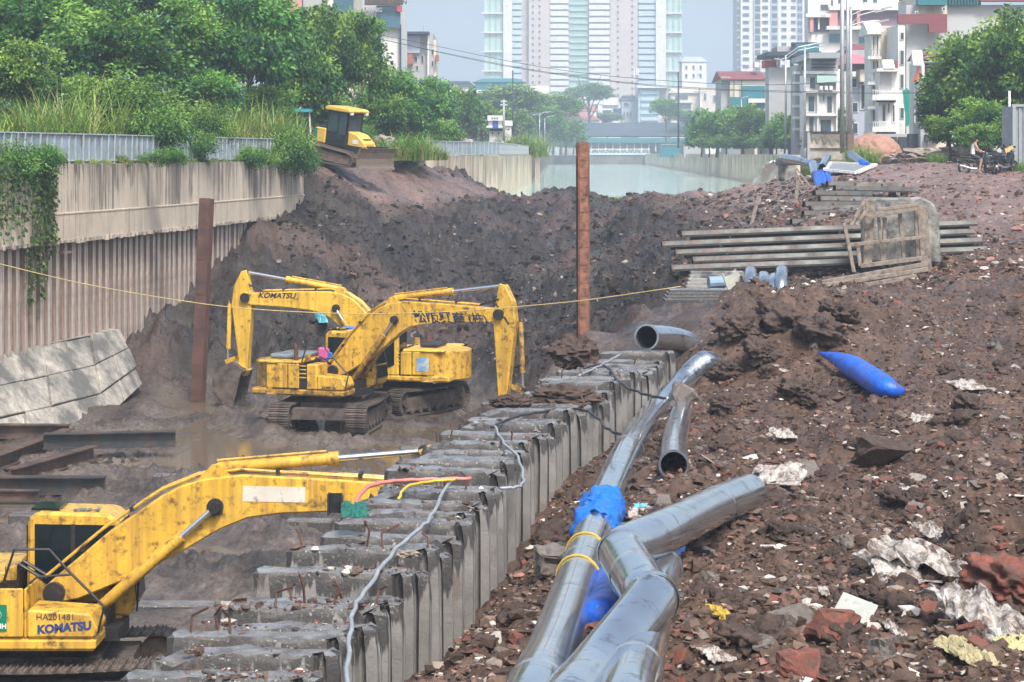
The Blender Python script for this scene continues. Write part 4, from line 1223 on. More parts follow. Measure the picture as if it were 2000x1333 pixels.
bl = [hit(1172, 1215, 0.22), hit(1190, 1160, 0.22), hit(1202, 1120, 0.2)]
o = MB().tube([p - bl[0] for p in smooth_path(bl)], 0.2, 16).build('blue_hose', MAT_BLUEPIPE, None, smooth=True); o.location = bl[0]
tag(o, 'dark blue hose in the gap between the grey pipes', 'hose')
# blue flattened hose on the rubble
bl = [hit(px, py, o_) for px, py, o_ in ((1600, 690, 0.32), (1640, 704, 0.36), (1680, 728, 0.34), (1725, 757, 0.26), (1762, 772, 0.1))]
pp = smooth_path(bl)
nr = len(pp); rs = [0.27 * min(1.0, 0.12 + 2.2 * min(i / (nr - 1), 1.13 - i / (nr - 1))) for i in range(nr)]
o = MB().tube([p - pp[0] for p in pp], rs, 22).build('blue_hose', MAT_BLUEPIPE, None, smooth=True); o.location = pp[0]; o.scale = (1, 1, 0.85)
tag(o, 'fat bright blue hose lying half buried in the brown rubble', 'hose')

# cables and hoses on the pile heads
MAT_CABLE = mat('grey_hose', (0.26, 0.29, 0.31), 0.5, var=0.2)
MAT_CABLEK = mat('black_cable', (0.03, 0.03, 0.032), 0.5, var=0.2)
def wire(name, label, cat, pts, r, mt, n=6, wig=0.0, group=None):
    pp = smooth_path(pts, 6); q = []
    for i, p in enumerate(pp):
        q.append(p - pts[0] + Vector((math.sin(i * 1.7), math.cos(i * 2.3), abs(math.sin(i * 1.1)))) * wig)
    o = MB().tube(q, r, n).build(name, mt, None, smooth=True); o.location = pts[0]
    return tag(o, label, cat, group)
wire('hose', 'pale grey hose snaking over the heads of the nearest piles', 'hose', [on_piles(px, py, 0.06) for px, py in ((676, 1360), (682, 1260), (692, 1190), (715, 1155), (768, 1080), (815, 1038), (842, 1010), (876, 946), (905, 938))], 0.024, MAT_CABLE, wig=0.012)
wire('hose', 'pale grey hose looping over the piles behind the excavator rod', 'hose', [on_piles(px, py, 0.06) for px, py in ((965, 832), (985, 868), (1010, 892), (1022, 935), (1012, 952), (975, 955))], 0.022, MAT_CABLE, wig=0.012)
wire('cable', 'black cable lying along the middle piles', 'cable', [on_piles(px, py, 0.05) for px, py in ((960, 835), (1010, 815), (1060, 806), (1100, 800), (1150, 806), (1190, 842), (1215, 850))], 0.024, MAT_CABLEK, wig=0.02)
wire('cable', 'black cable across the farthest piles to the curved pipe', 'cable', [on_piles(px, py, 0.05) for px, py in ((1140, 720), (1180, 715), (1215, 752), (1260, 772), (1300, 780))], 0.026, MAT_CABLEK, wig=0.02)
wire('cable', 'pale thin cable on the far pile heads by the soil heap', 'cable', [on_piles(px, py, 0.05) for px, py in ((1130, 735), (1160, 722), (1190, 706), (1215, 692))], 0.024, MAT_CABLE, wig=0.02)
wire('hose', 'pink thin hose over a broken pile head beside the boom end', 'hose', [on_piles(px, py, 0.12) for px, py in ((690, 990), (715, 955), (760, 942), (830, 938), (920, 936))], 0.028, mat('pink_hose', (0.55, 0.18, 0.15), 0.5), wig=0.01)
wire('hose', 'yellow thin hose on a broken pile head', 'hose', [on_piles(px, py, 0.12) for px, py in ((778, 975), (795, 952), (840, 942), (890, 938))], 0.02, mat('yellow_hose', (0.6, 0.42, 0.03), 0.5), wig=0.01)
# the long rope strung across the pit
wire('rope', 'yellow rope strung across the pit in front of the excavators', 'rope', [W(px, py, 60.0 - 2 * abs(px - 680) / 680) for px, py in ((-60, 500), (0, 516), (160, 554), (330, 584), (480, 603), (680, 613), (860, 610), (990, 601), (1140, 587), (1330, 560))], 0.013, mat('yellow_rope', (0.45, 0.36, 0.15), 0.7), n=5)
# straps round the pipes
MAT_STRAP = mat('yellow_strap', (0.6, 0.42, 0.06), 0.6)
for i_, lab in ((17, 'yellow cord tied round the long pipe below the blue wrapping'), (15, 'yellow cord looped loosely on the long pipe, lower of the two')):
    p = wp[i_]; t_ = (wp[i_ + 1] - wp[i_ - 1]).normalized(); x, y, z = basis(t_ + Vector((0.3, 0, 0.1)))
    pts = [p + (x * math.cos(a) + y * math.sin(a)) * (PR * 1.06) for a in np.linspace(0, 2 * math.pi, 25)]
    o = MB().tube([q - p for q in pts], 0.012, 5).build('cord', MAT_STRAP, None); o.location = p; tag(o, lab, 'cord')

# ================================================================== STEEL
def h_beam(name, label, a, b, hgt, wid, mt, roll=0.0, group=None, cat='steel beam', plates=0):
    a, b = Vector(a), Vector(b)
    e = empty(name, a, 0, label, cat, group)
    x, y, z = basis(b - a, (0, 0, 1) if abs((b - a).normalized().z) < 0.9 else (0, -1, 0))
    if roll: x, y = x * math.cos(roll) + y * math.sin(roll), y * math.cos(roll) - x * math.sin(roll)
    o = Vector((0, 0, 0)); L_ = b - a
    for nm, c, w_, h_ in (('flange', y * (hgt / 2), wid, 0.03), ('flange', -y * (hgt / 2), wid, 0.03), ('web', o, 0.03, hgt - 0.03)):
        vs = []
        for p in (o, L_):
            for i, j in ((-1, -1), (1, -1), (1, 1), (-1, 1)): vs.append(p + c + x * (i * w_ / 2) + y * (j * h_ / 2))
        MB().add(vs, [(3, 2, 1, 0), (4, 5, 6, 7), (0, 1, 5, 4), (1, 2, 6, 5), (2, 3, 7, 6), (3, 0, 4, 7)]).build(nm, mt, e)
    for k_ in range(plates):
        c = L_ * ((k_ + 0.5) / plates) + y * (hgt / 2 + 0.016)
        vs = []
        for p in (c - L_.normalized() * 0.3, c + L_.normalized() * 0.3):
            for i, j in ((-1, -1), (1, -1), (1, 1), (-1, 1)): vs.append(p + x * (i * wid * 0.36) + y * (j * 0.012))
        MB().add(vs, [(3, 2, 1, 0), (4, 5, 6, 7), (0, 1, 5, 4), (1, 2, 6, 5), (2, 3, 7, 6), (3, 0, 4, 7)]).build('plate', MAT_PLATE if mt is not MAT_RUSTD else mt, e)
    return e
MAT_RUSTP = mat('rusty_pile', (0.19, 0.078, 0.05), 0.75, var=0.5, vscale=2.2, bump=0.5, bscale=12, dirt=(0.07, 0.035, 0.027), dirt_amt=0.8, dscale=1.4, streak=(0.30, 0.20, 0.15), streak_amt=0.3)
MAT_RUSTD = mat('dark_rusty_pile', (0.095, 0.045, 0.035), 0.6, var=0.4, vscale=1.2, bump=0.3, bscale=16, dirt=(0.04, 0.028, 0.026), dirt_amt=0.7, dscale=0.8)
MAT_PLATE = mat('rusty_plate', (0.25, 0.105, 0.065), 0.75, var=0.4, vscale=5, bump=0.4, bscale=14, dirt=(0.08, 0.04, 0.03), dirt_amt=0.7, dscale=4)
a = W(1139, 700, 72.0); b = W(1138, 279, 72.0); a.z = 0.8
h_beam('steel_post', 'tall rusty red steel pile standing behind the pile row', a, b, 0.38, 0.38, MAT_RUSTP, roll=R(8), cat='steel post', plates=14)
a = W(386, 800, 75.0); b = W(404, 388, 75.5)
h_beam('steel_post', 'leaning dark rusty steel pile in the mud left of the excavators', a, b, 0.40, 0.40, MAT_RUSTD, roll=R(-10), cat='steel post', plates=6)
MAT_BEAM = mat('dark_steel', (0.055, 0.06, 0.065), 0.4, metal=0.4, var=0.4, vscale=2, dirt=(0.13, 0.085, 0.065), dirt_amt=0.55, dscale=1.2)
MAT_BEAMR = mat('brown_steel', (0.12, 0.08, 0.065), 0.55, metal=0.3, var=0.4, vscale=2, dirt=(0.05, 0.04, 0.038), dirt_amt=0.6, dscale=1.2)
GB = 'steel beams lying on the canal bed'
h_beam('steel_beam', 'long dark steel beam on the canal bed, ending farthest right', W(85, 862, 61.0), W(343, 857, 61.5), 0.40, 0.38, MAT_BEAM, group=GB)
h_beam('steel_beam', 'dark steel beam behind the others at the left edge of the bed', W(-80, 842, 65.0), W(135, 843, 64.8), 0.38, 0.36, MAT_BEAMR, group=GB)
h_beam('steel_beam', 'brown steel beam lying askew between the two long beams', W(-40, 915, 57.0), W(135, 850, 63.9), 0.36, 0.36, MAT_BEAMR, group=GB)
h_beam('steel_beam', 'short brown steel beam askew in front of the long dark beam', W(20, 930, 56.0), W(182, 884, 60.0), 0.34, 0.34, MAT_BEAMR, group=GB)
h_beam('steel_beam', 'dark steel beam nearest the viewer on the canal bed', W(-90, 948, 54.3), W(206, 948, 54.3), 0.40, 0.38, MAT_BEAM, group=GB)
h_beam('steel_beam', 'rusty short beam end poking out under the nearest beam', W(-30, 966, 53.2), W(76, 968, 53.2), 0.22, 0.22, MAT_BEAMR, group=GB)

# stacked steel sheet piles
MAT_LARS = mat('wet_sheet_pile', (0.105, 0.118, 0.112), 0.45, metal=0.25, var=0.5, vscale=1.2, dirt=(0.06, 0.042, 0.036), dirt_amt=0.9, dscale=1.4, streak=(0.1, 0.09, 0.085), streak_amt=0.3)
MAT_LARD = mat('dark_sheet_pile', (0.05, 0.052, 0.052), 0.5, metal=0.3, var=0.4, vscale=1.5, dirt=(0.10, 0.065, 0.05), dirt_amt=0.5)
def larsen(name, label, a, b, group, wid=0.42, hgt=0.19, mt=None, up=(0, 0, 1)):
    a, b = Vector(a), Vector(b)
    x, y, z = basis(b - a, up); L_ = b - a
    h = wid / 2
    prof = [(-h, -hgt), (-h + 0.03, -hgt), (-h + 0.09, -0.02), (h - 0.09, -0.02), (h - 0.03, -hgt), (h, -hgt), (h, -hgt + 0.03), (h - 0.06, 0.0), (-h + 0.06, 0.0), (-h, -hgt + 0.03)]
    e = empty(name, a, 0, label, 'steel sheet pile', group)
    n = len(prof)
    vs = [Vector((0, 0, 0)) + x * p[0] + y * p[1] for p in prof] + [L_ + x * p[0] + y * p[1] for p in prof]
    MB().add(vs, [tuple(range(n)), tuple(range(2 * n - 1, n - 1, -1))] + [(i, i + n, (i + 1) % n + n, (i + 1) % n) for i in range(n)]).build('pile_section', mt or MAT_LARS, e)
    for s_ in (-1, 1):   # interlock lips
        vs = []
        for p in (Vector((0, 0, 0)), L_):
            for i, j in ((-1, -1), (1, -1), (1, 1), (-1, 1)): vs.append(p + x * (s_ * (h + 0.015) + i * 0.03) + y * (-hgt + 0.02 + j * 0.035))
        MB().add(vs, [(3, 2, 1, 0), (4, 5, 6, 7), (0, 1, 5, 4), (1, 2, 6, 5), (2, 3, 7, 6), (3, 0, 4, 7)]).build('interlock', MAT_LARD, e)
    for f in (0.18, 0.5, 0.8):  # lifting lugs
        p = L_ * (f + rnd.uniform(-.08, .08))
        MB().box(p + y * 0.05 + x * rnd.uniform(-.1, .1), (0.09, 0.05, 0.12)).build('lug', MAT_LARD, e)
    return e
GS = 'steel sheet piles in the long front stack'
rows = [ # photo y at left end / right end, x range, distance
 (458, 436, 1330, 1905, 78.6), (478, 453, 1292, 1900, 78.0), (494, 470, 1318, 1915, 77.4), (508, 486, 1352, 1960, 76.8), (524, 505, 1310, 1830, 76.2)]
names = ['topmost', 'second', 'third', 'fourth', 'lowest']
for i, (yl, yr, x0, x1, d) in enumerate(rows):
    larsen('steel_sheet_pile', '%s pale steel sheet pile of the long front stack, counted from above' % names[i], W(x0, yl - 6, d), W(x1, yr - 6, d + 0.6), GS, wid=0.46)
    if i < 4:
        a = W(x0 + 25, yl - 2, d + 0.55); b = W(x1 - 30, yr - 2, d + 1.15)
        larsen('steel_sheet_pile', 'dark steel sheet pile hidden behind the %s one of the front stack' % names[i], a, b, GS, wid=0.46, mt=MAT_LARD)
    # dark packing course below each pile
    a = W(x0 + 18, yl + 6, d + 0.08); b = W(x1 - 12, yr + 6, d + 0.68)
    h_beam('packing_beam', 'dark packing beam under the %s sheet pile of the front stack' % names[i], a, b, 0.15, 0.3, MAT_LARD, group='packing beams between the stacked sheet piles')
for px in (1440, 1560, 1690, 1800):
    p = W(px, 532, 76.8); g0 = gz(p.x, p.y) - 0.3
    o = MB().bx(p.x - 0.2, p.x + 0.2, 76.4, 78.6, g0, p.z + 0.1 * (px > 1600)).build('timber_block', mat('dark_timber', (0.06, 0.045, 0.035), 0.85, var=0.4), None)
    tag(o, 'dark timber block under the front sheet pile stack, %s from the left' % {1440: 'first', 1560: 'second', 1690: 'third', 1800: 'last'}[px], 'timber block', 'timber blocks carrying the sheet pile stack')
GR = 'steel sheet piles in the loose rear stack'
rear = [(1590, 1700, 372, 374, 97), (1600, 1762, 383, 386, 96), (1570, 1690, 394, 394, 95), (1582, 1830, 402, 400, 94), (1568, 1700, 412, 410, 93), (1590, 1740, 420, 418, 92), (1545, 1700, 428, 428, 91), (1560, 1720, 436, 434, 90), (1630, 1790, 362, 366, 98), (1615, 1765, 354, 357, 99)]
for i, (x0, x1, yl, yr, d) in enumerate(rear):
    d = 85.5 + (436 - yl) * 0.07
    a = W(x0, yl, d); b = W(x1, yr, d + 0.4)
    larsen('steel_sheet_pile', 'steel sheet pile of the loose rear stack, %s from the front' % ORD[len(rear) - 1 - i if i < 8 else len(rear) - 1 - i], a, b, GR, wid=0.5, hgt=0.22, mt=MAT_LARS if i % 2 else MAT_LARD)
    q = a.lerp(b, 0.5); g0 = gz(q.x, q.y)
    for f in (0.15, 0.85):
        q = a.lerp(b, f); g0 = gz(q.x, q.y) - 0.2
        if q.z - 0.2 > g0:
            o = MB().bx(q.x - 0.12, q.x + 0.12, q.y - 0.25, q.y + 0.25, g0, q.z - 0.17).build('timber_block', MATS['dark_timber'], None)
            tag(o, 'timber packing at the %s pile from the front of the rear stack, %s end' % (ORD[len(rear) - 1 - i], 'left' if f < 0.5 else 'right'), 'timber block', 'timber packing under the rear stack')

# ================================================================== FORMWORK AND BLOCK
MAT_WOOD = mat('grey_weathered_wood', (0.25, 0.21, 0.175), 0.85, var=0.35, vscale=6, bump=0.3, bscale=25, dirt=(0.09, 0.07, 0.06), dirt_amt=0.5, dscale=4)
MAT_BLOCKC = mat('mottled_concrete_block', (0.30, 0.295, 0.27), 0.8, var=0.25, vscale=2.5, bump=0.5, bscale=9, dirt=(0.07, 0.075, 0.08), dirt_amt=0.8, dscale=1.6)
D0 = 73.5
blk = [(1684, 512), (1682, 395), (1700, 388), (1800, 386), (1822, 396), (1834, 420), (1838, 515)]
e = empty('concrete_block', W(1760, 515, D0 + 1.0), 0, 'upright mottled concrete block behind the wooden formwork frame', 'concrete block')
vs = [W(px, py, D0 + 0.9) - e.location for px, py in blk] + [W(px, py, D0 + 0.9) - e.location + Vector((0.1, 0.9, 0)) for px, py in blk]
n = len(blk)
MB().add(vs, [tuple(range(n)), tuple(range(2 * n - 1, n - 1, -1))] + [(i, i + n, (i + 1) % n + n, (i + 1) % n) for i in range(n)]).build('block', MAT_BLOCKC, e, bevel=0.06)
fr = empty('formwork_frame', W(1740, 520, D0), 0, 'weathered grey timber frame leaning in front of the concrete block', 'formwork')
def plank(a, b, w_, h_, nm='plank', mt=MAT_WOOD, par=fr):
    MB().beam(Vector(a) - par.location, Vector(b) - par.location, w_, h_, up=(0, 1, 0.02)).build(nm, mt, par, bevel=0.01)
dF = D0 - 0.1
for (x0, y0, x1, y1, w_) in ((1700, 392, 1694, 515, 0.30), (1728, 425, 1726, 520, 0.12), (1757, 415, 1766, 512, 0.12), (1788, 410, 1792, 510, 0.10), (1800, 402, 1810, 530, 0.34), (1716, 425, 1724, 520, 0.10)):
    plank(W(x0, y0, dF + 0.3), W(x1, y1, dF + 0.3), w_, 0.1, 'upright')
for (x0, y0, x1, y1) in ((1648, 434, 1800, 406), (1646, 480, 1800, 464), (1712, 410, 1796, 400)):
    plank(W(x0, y0, dF), W(x1, y1, dF), 0.11, 0.13, 'rail')
for (x0, y0, x1, y1) in ((1649, 436, 1668, 532), (1676, 484, 1680, 520), (1690, 390, 1662, 440), (1697, 404, 1672, 440)):
    plank(W(x0, y0, dF - 0.15), W(x1, y1, dF - 0.2), 0.12, 0.09, 'prop')
for (x0, y0, x1, y1, dd) in ((1605, 552, 1810, 516, -0.6), (1612, 558, 1812, 526, -1.1), (1680, 520, 1800, 505, 0.1), (1640, 566, 1790, 540, -1.5)):
    plank(W(x0, y0, dF + dd), W(x1, y1, dF + dd), 0.14, 0.16, 'sill')
# loose timber stakes
for i, (x0, y0, x1, y1, d, lab) in enumerate(((1482, 382, 1464, 452, 92, 'leaning wooden stake on the dam left of the sheet piles'), (1558, 352, 1552, 424, 95, 'upright pale wooden stake by the blue hoses'),
        (1553, 334, 1575, 372, 104, 'thin stick leaning by the outfall block'), (1556, 330, 1590, 375, 105, 'second thin stick leaning by the outfall block'))):
    a = W(x0, y0, d); b = W(x1, y1, d)
    o = MB().beam((0, 0, 0), b - a, 0.15 if i < 2 else 0.08, 0.1, up=(0, 1, 0)).build('wooden_stake', MAT_WOOD, None); o.location = a; tag(o, lab, 'stake')

# short pipes, tray and steps in the hollow under the stack
for i, (x0, y0, x1, y1, d) in enumerate(((1466, 532, 1463, 585, 70), (1492, 542, 1489, 588, 69.5), (1512, 545, 1505, 588, 69.5), (1527, 530, 1525, 586, 69.0))):
    a = W(x0, y0, d + 1.5); b = W(x1, y1, d)
    pipe('grey downpipe under the sheet pile stack, %s from the left' % ORD[i], smooth_path([a, W(x0 - 1, (y0 + y1) / 2 - 8, d + 0.3), b]), 0.20, n=14, group='grey downpipes under the sheet pile stack')
tr = W(1438, 565, 69.5)
e = empty('metal_trough', tr, 0, 'open pale metal trough tilted beside the grey downpipes', 'trough')
mt_ = mat('pale_trough', (0.42, 0.44, 0.38), 0.5, var=0.2, dirt=(0.1, 0.08, 0.07), dirt_amt=0.4)
MB().box((0, 0, 0), (0.5, 0.06, 0.95), m=Matrix.Rotation(R(-20), 3, 'Y')).build('back', mt_, e)
MB().box((-0.28, -0.12, 0.05), (0.05, 0.3, 0.95), m=Matrix.Rotation(R(-20), 3, 'Y')).build('side', mt_, e)
MB().box((0.3, -0.12, -0.05), (0.05, 0.3, 1.0), m=Matrix.Rotation(R(-20), 3, 'Y')).build('side', MAT_BLACK, e)
e = empty('concrete_steps', W(1385, 560, 72), 0, 'flight of wet concrete steps below the sheet pile stack', 'steps')
for i in range(7):
    p = W(1330 + i * 2 + 40, 572 - i * 7, 70.5 + i * 0.45)
    MB().box(p - e.location + Vector((0.3, 0, -0.2)), (1.75, 0.5, 0.4)).build('step', MAT_BLOCKC, e, bevel=0.015)
o = MB().tube([(0, 0, 0), (0.5, 0.1, 0.02)], 0.2, 12).build('bucket', mat('pale_blue_plastic', (0.2, 0.3, 0.42), 0.4), None); o.location = W(1384, 553, 70); tag(o, 'pale blue bucket lying on the steps', 'bucket')
# foot of the last piles beyond the row: a second low stack of slabs
e = empty('slab_stack', W(1350, 575, 66), 0, 'low stack of dark wet concrete slabs left of the downpipes', 'slabs')
for i in range(4):
    p = W(1352 + i * 3, 586 - i * 6, 66 + i * 0.3)
    MB().box(p - e.location, (1.7, 0.9, 0.09)).build('slab', MAT_PILE, e, bevel=0.01)

# concrete beams lying across the bed, half sunk in mud
GBm = 'pale concrete beams sunk in the mud of the bed'
for i, (x0, x1, y, d) in enumerate(((560, 650, 1008, 49.0), (300, 520, 925, 56.5), (20, 190, 985, 50.5), (940, 1010, 770, 73), (200, 420, 1170, 40.5), (780, 900, 855, 62))):
    a = W(x0, y, d); o = MB().box((0, 0, 0), (M(x1 - x0, d), 0.5, 0.34)).build('concrete_beam', MAT_PILE, None, bevel=0.03)
    o.location = (WX((x0 + x1) / 2, d), d, 0.02 + (0.12 if i == 0 else 0)); o.rotation_euler = (0, R(1), R(2) * (i - 2))
    tag(o, ['squat concrete beam behind the boom tip, half sunk in mud', 'long pale concrete beam sunk in mud right of the steel beams', 'pale concrete beam in the mud above the near cab', 'small pale beam end in the mud near the arm of the middle excavator', 'concrete beam in mud right of the near excavator cab', 'thin pale beam in the mud beyond the near arm rod'][i], 'concrete beam', GBm)
# ================================================================== RUBBLE
MAT_RUB = mat('rubble_stone', (0.2, 0.15, 0.12), 0.8, var=0.3, vscale=9, bump=0.3, bscale=30, attr='tint')
PAL = [((0.072, 0.044, 0.031), 0.36), ((0.12, 0.076, 0.055), 0.22), ((0.16, 0.058, 0.040), 0.10), ((0.26, 0.13, 0.10), 0.06), ((0.24, 0.20, 0.17), 0.12), ((0.48, 0.45, 0.41), 0.09), ((0.09, 0.088, 0.085), 0.05)]
_g = (1 + 5 ** 0.5) / 2
ICO_V = np.array([(-1, _g, 0), (1, _g, 0), (-1, -_g, 0), (1, -_g, 0), (0, -1, _g), (0, 1, _g), (0, -1, -_g), (0, 1, -_g), (_g, 0, -1), (_g, 0, 1), (-_g, 0, -1), (-_g, 0, 1)], float) / 3.4
ICO_F = np.array([(0, 11, 5), (0, 5, 1), (0, 1, 7), (0, 7, 10), (0, 10, 11), (1, 5, 9), (5, 11, 4), (11, 10, 2), (10, 7, 6), (7, 1, 8), (3, 9, 4), (3, 4, 2), (3, 2, 6), (3, 6, 8), (3, 8, 9), (4, 9, 5), (2, 4, 11), (6, 2, 10), (8, 6, 7), (9, 8, 1)])
CUB_V = np.array([(-1, -1, -1), (1, -1, -1), (1, 1, -1), (-1, 1, -1), (-1, -1, 1), (1, -1, 1), (1, 1, 1), (-1, 1, 1)], float) * 0.5
CUB_F = np.array([(3, 2, 1, 0), (4, 5, 6, 7), (0, 1, 5, 4), (1, 2, 6, 5), (2, 3, 7, 6), (3, 0, 4, 7)])
def rubble(name, n, seed, dr, ur, cond, smin, smax, flat=0.6, light=1.0, ico=True, zfun=None, pal=None, lift=0.10):
    """one mass of small broken pieces lying on the ground"""
    r = np.random.default_rng(seed)
    d = np.exp(r.uniform(math.log(dr[0]), math.log(dr[1]), n * 4)); u = r.uniform(ur[0], ur[1], n * 4)
    X = u * d / FPX
    k = cond(X, d, r.random(n * 4)); X = X[k][:n]; d = d[k][:n]; n = len(X)
    Z = (zfun or ground_z)(X, d)
    s = smin * np.exp(r.exponential(0.45, n)); s = np.minimum(s, smax)
    bv, bf = (ICO_V, ICO_F) if ico else (CUB_V, CUB_F)
    nv = len(bv)
    V = np.repeat(bv[None], n, 0) * (1 + r.uniform(-0.45, 0.45, (n, nv, 1))) + r.uniform(-0.10, 0.10, (n, nv, 3))
    V *= np.stack([r.uniform(0.7, 1.8, n), r.uniform(0.6, 1.3, n), r.uniform(0.35, 1.0, n) * flat * 1.5], 1)[:, None, :]
    V *= s[:, None, None]
    a = r.uniform(0, 2 * np.pi, n); t_ = r.normal(0, 0.4, n)
    ct, st = np.cos(t_)[:, None], np.sin(t_)[:, None]
    y = V[:, :, 1] * ct - V[:, :, 2] * st; z = V[:, :, 1] * st + V[:, :, 2] * ct; V[:, :, 1] = y; V[:, :, 2] = z
    ca, sa = np.cos(a)[:, None], np.sin(a)[:, None]
    x = V[:, :, 0] * ca - V[:, :, 1] * sa; y = V[:, :, 0] * sa + V[:, :, 1] * ca
    V[:, :, 0] = x + X[:, None]; V[:, :, 1] = y + d[:, None]; V[:, :, 2] += (Z + s * lift)[:, None]
    FF = (bf[None] + (np.arange(n) * nv)[:, None, None]).reshape(-1)
    me_ = mesh_np(name, V.reshape(-1, 3), FF, bf.shape[1])
    pl_ = pal or PAL
    ci = r.choice(len(pl_), n, p=np.array([p[1] for p in pl_]) / sum(p[1] for p in pl_))
    c = np.array([p[0] for p in pl_])[ci] * r.uniform(0.6, 1.35, (n, 1)) * light
    vcol(me_, 'tint', np.repeat(c, nv, 0))
    me_.polygons.foreach_set('use_smooth', [False] * len(me_.polygons))
    o = obj(name, me_, MAT_RUB); tag(o, None, None, None, 'stuff')
    return o
def c_rub(X, Y, u):
    rb_, bk, pt, ln = zones(X, Y); return (u < rb_ * (1 - 0.75 * ln) * (1 - 0.6 * bk)) & (X > row_x(Y) + 0.1)
def c_dam(X, Y, u):
    rb_, bk, pt, ln = zones(X, Y); return (u < (1 - 0.5 * rb_) * (1 - 0.92 * pt)) & (X > np.interp(Y, [70, 80, 106, 112], [-13.5, -13, -10, -12])) & ((Y > 80) | (ground_base(X, Y) > 0.5))
SOILPAL = [((0.062, 0.038, 0.027), 0.5), ((0.095, 0.060, 0.043), 0.35), ((0.14, 0.095, 0.072), 0.15)]
DAMPAL = [((0.020, 0.016, 0.014), 0.58), ((0.045, 0.035, 0.030), 0.28), ((0.13, 0.075, 0.058), 0.07), ((0.22, 0.19, 0.165), 0.05)]
rubble('rubble', 24000, 1, (15.5, 78), (-560, 1150), c_rub, 0.03, 0.16, pal=SOILPAL, flat=0.75)
rubble('rubble', 16000, 6, (15.5, 70), (-560, 1150), c_rub, 0.028, 0.15)
rubble('rubble', 14000, 7, (15.5, 60), (-560, 1150), c_rub, 0.022, 0.10, flat=0.35, ico=False)
rubble('rubble', 8000, 2, (70, 128), (300, 1150), c_rub, 0.06, 0.26)
rubble('soil_clods', 13000, 3, (74, 142), (-460, 700), c_dam, 0.06, 0.30, pal=DAMPAL, flat=0.75)
def c_pile(X, Y, u):
    return (np.abs(X - row_x(Y) + 0.88) < 0.85) & (u < sstep(-0.05, 0.45, fbm(X * 0.9, Y * 0.7, 3, 333)) * 0.9 + 0.05)
_py = np.array([p.location.y for p in PILES]); _pz = np.array([p.location.z for p in PILES])
def z_pile(X, Y):
    k_ = np.argmin(np.abs(_py[None] - Y[:, None]), 1); return np.where(np.abs(_py[k_] - Y) < 0.19, _pz[k_] - 0.015, -0.3)
rubble('rubble', 5200, 9, (18.4, 50.4), (-640, 320), c_pile, 0.02, 0.09, zfun=z_pile, flat=0.55)

# pieces one can pick out: bricks, lumps, shards
rg = np.random.default_rng(77)
MAT_BRICK = mat('broken_brick', (0.20, 0.062, 0.042), 0.85, var=0.35, vscale=8, bump=0.4, bscale=30, dirt=(0.085, 0.058, 0.047), dirt_amt=0.8, dscale=5)
MAT_LUMP = mat('brown_soil_lump', (0.070, 0.047, 0.038), 0.85, var=0.4, vscale=5, bump=0.9, bscale=14)
MAT_SHARD = mat('pale_mortar', (0.36, 0.32, 0.28), 0.8, var=0.25, vscale=6, bump=0.4, bscale=25, dirt=(0.14, 0.10, 0.08), dirt_amt=0.6, dscale=6)
MAT_CHUNK = mat('grey_concrete_chunk', (0.17, 0.15, 0.135), 0.85, var=0.3, vscale=5, bump=0.6, bscale=18, dirt=(0.11, 0.08, 0.065), dirt_amt=0.6, dscale=4)
def chunk_mesh(nm, seed, kind):
    r = random.Random(seed)
    bm = bmesh.new()
    off = Vector((seed, seed * 2.2, 0))
    if kind == 'brick':
        bmesh.ops.create_cube(bm, size=1.0)
        for v in bm.verts: v.co = Vector((v.co.x * 0.21 * (1 if v.co.x < 0 else r.uniform(0.4, 1)), v.co.y * 0.105, v.co.z * 0.065)) + Vector((r.uniform(-.015, .015), r.uniform(-.012, .012), r.uniform(-.01, .01)))
        bmesh.ops.bevel(bm, geom=list(bm.edges), offset=0.007, segments=1, affect='EDGES')
    elif kind == 'lump':
        bmesh.ops.create_icosphere(bm, subdivisions=5 if seed >= 500 else 4, radius=0.5)
        for v in bm.verts:
            c = v.co.copy()
            v.co = c * (1 + 0.55 * mnoise.noise(c * 2.0 + off) + 0.35 * mnoise.noise(c * 4.5 + off) + 0.26 * mnoise.noise(c * 9 + off) + 0.16 * mnoise.noise(c * 19 + off) + 0.09 * mnoise.noise(c * 38 + off)); v.co.z *= 0.65
    else:
        sx, sy, sz = (0.5, r.uniform(0.25, 0.45), 0.05) if kind == 'shard' else (0.45, r.uniform(0.3, 0.42), r.uniform(0.22, 0.36))
        for i in range(10 if kind == 'shard' else 16):
            q = Vector((r.uniform(-1, 1), r.uniform(-1, 1), r.choice((-1, 1)) * r.uniform(0.6, 1))); m_ = max(abs(q.x), abs(q.y)); q.x /= max(m_, 0.55); q.y /= max(m_, 0.55)
            bm.verts.new((q.x * sx, q.y * sy, q.z * sz))
        bmesh.ops.convex_hull(bm, input=bm.verts)
        bmesh.ops.delete(bm, geom=[v for v in bm.verts if not v.link_faces], context='VERTS')
        if kind == 'chunk':
            bmesh.ops.subdivide_edges(bm, edges=bm.edges, cuts=3, use_grid_fill=True)
            for v in bm.verts: v.co *= 1 + 0.22 * mnoise.noise(v.co * 4 + off) + 0.14 * mnoise.noise(v.co * 10 + off)
    me_ = bpy.data.meshes.new(nm); bm.to_mesh(me_); bm.free()
    if kind == 'lump': me_.polygons.foreach_set('use_smooth', [True] * len(me_.polygons))
    return me_
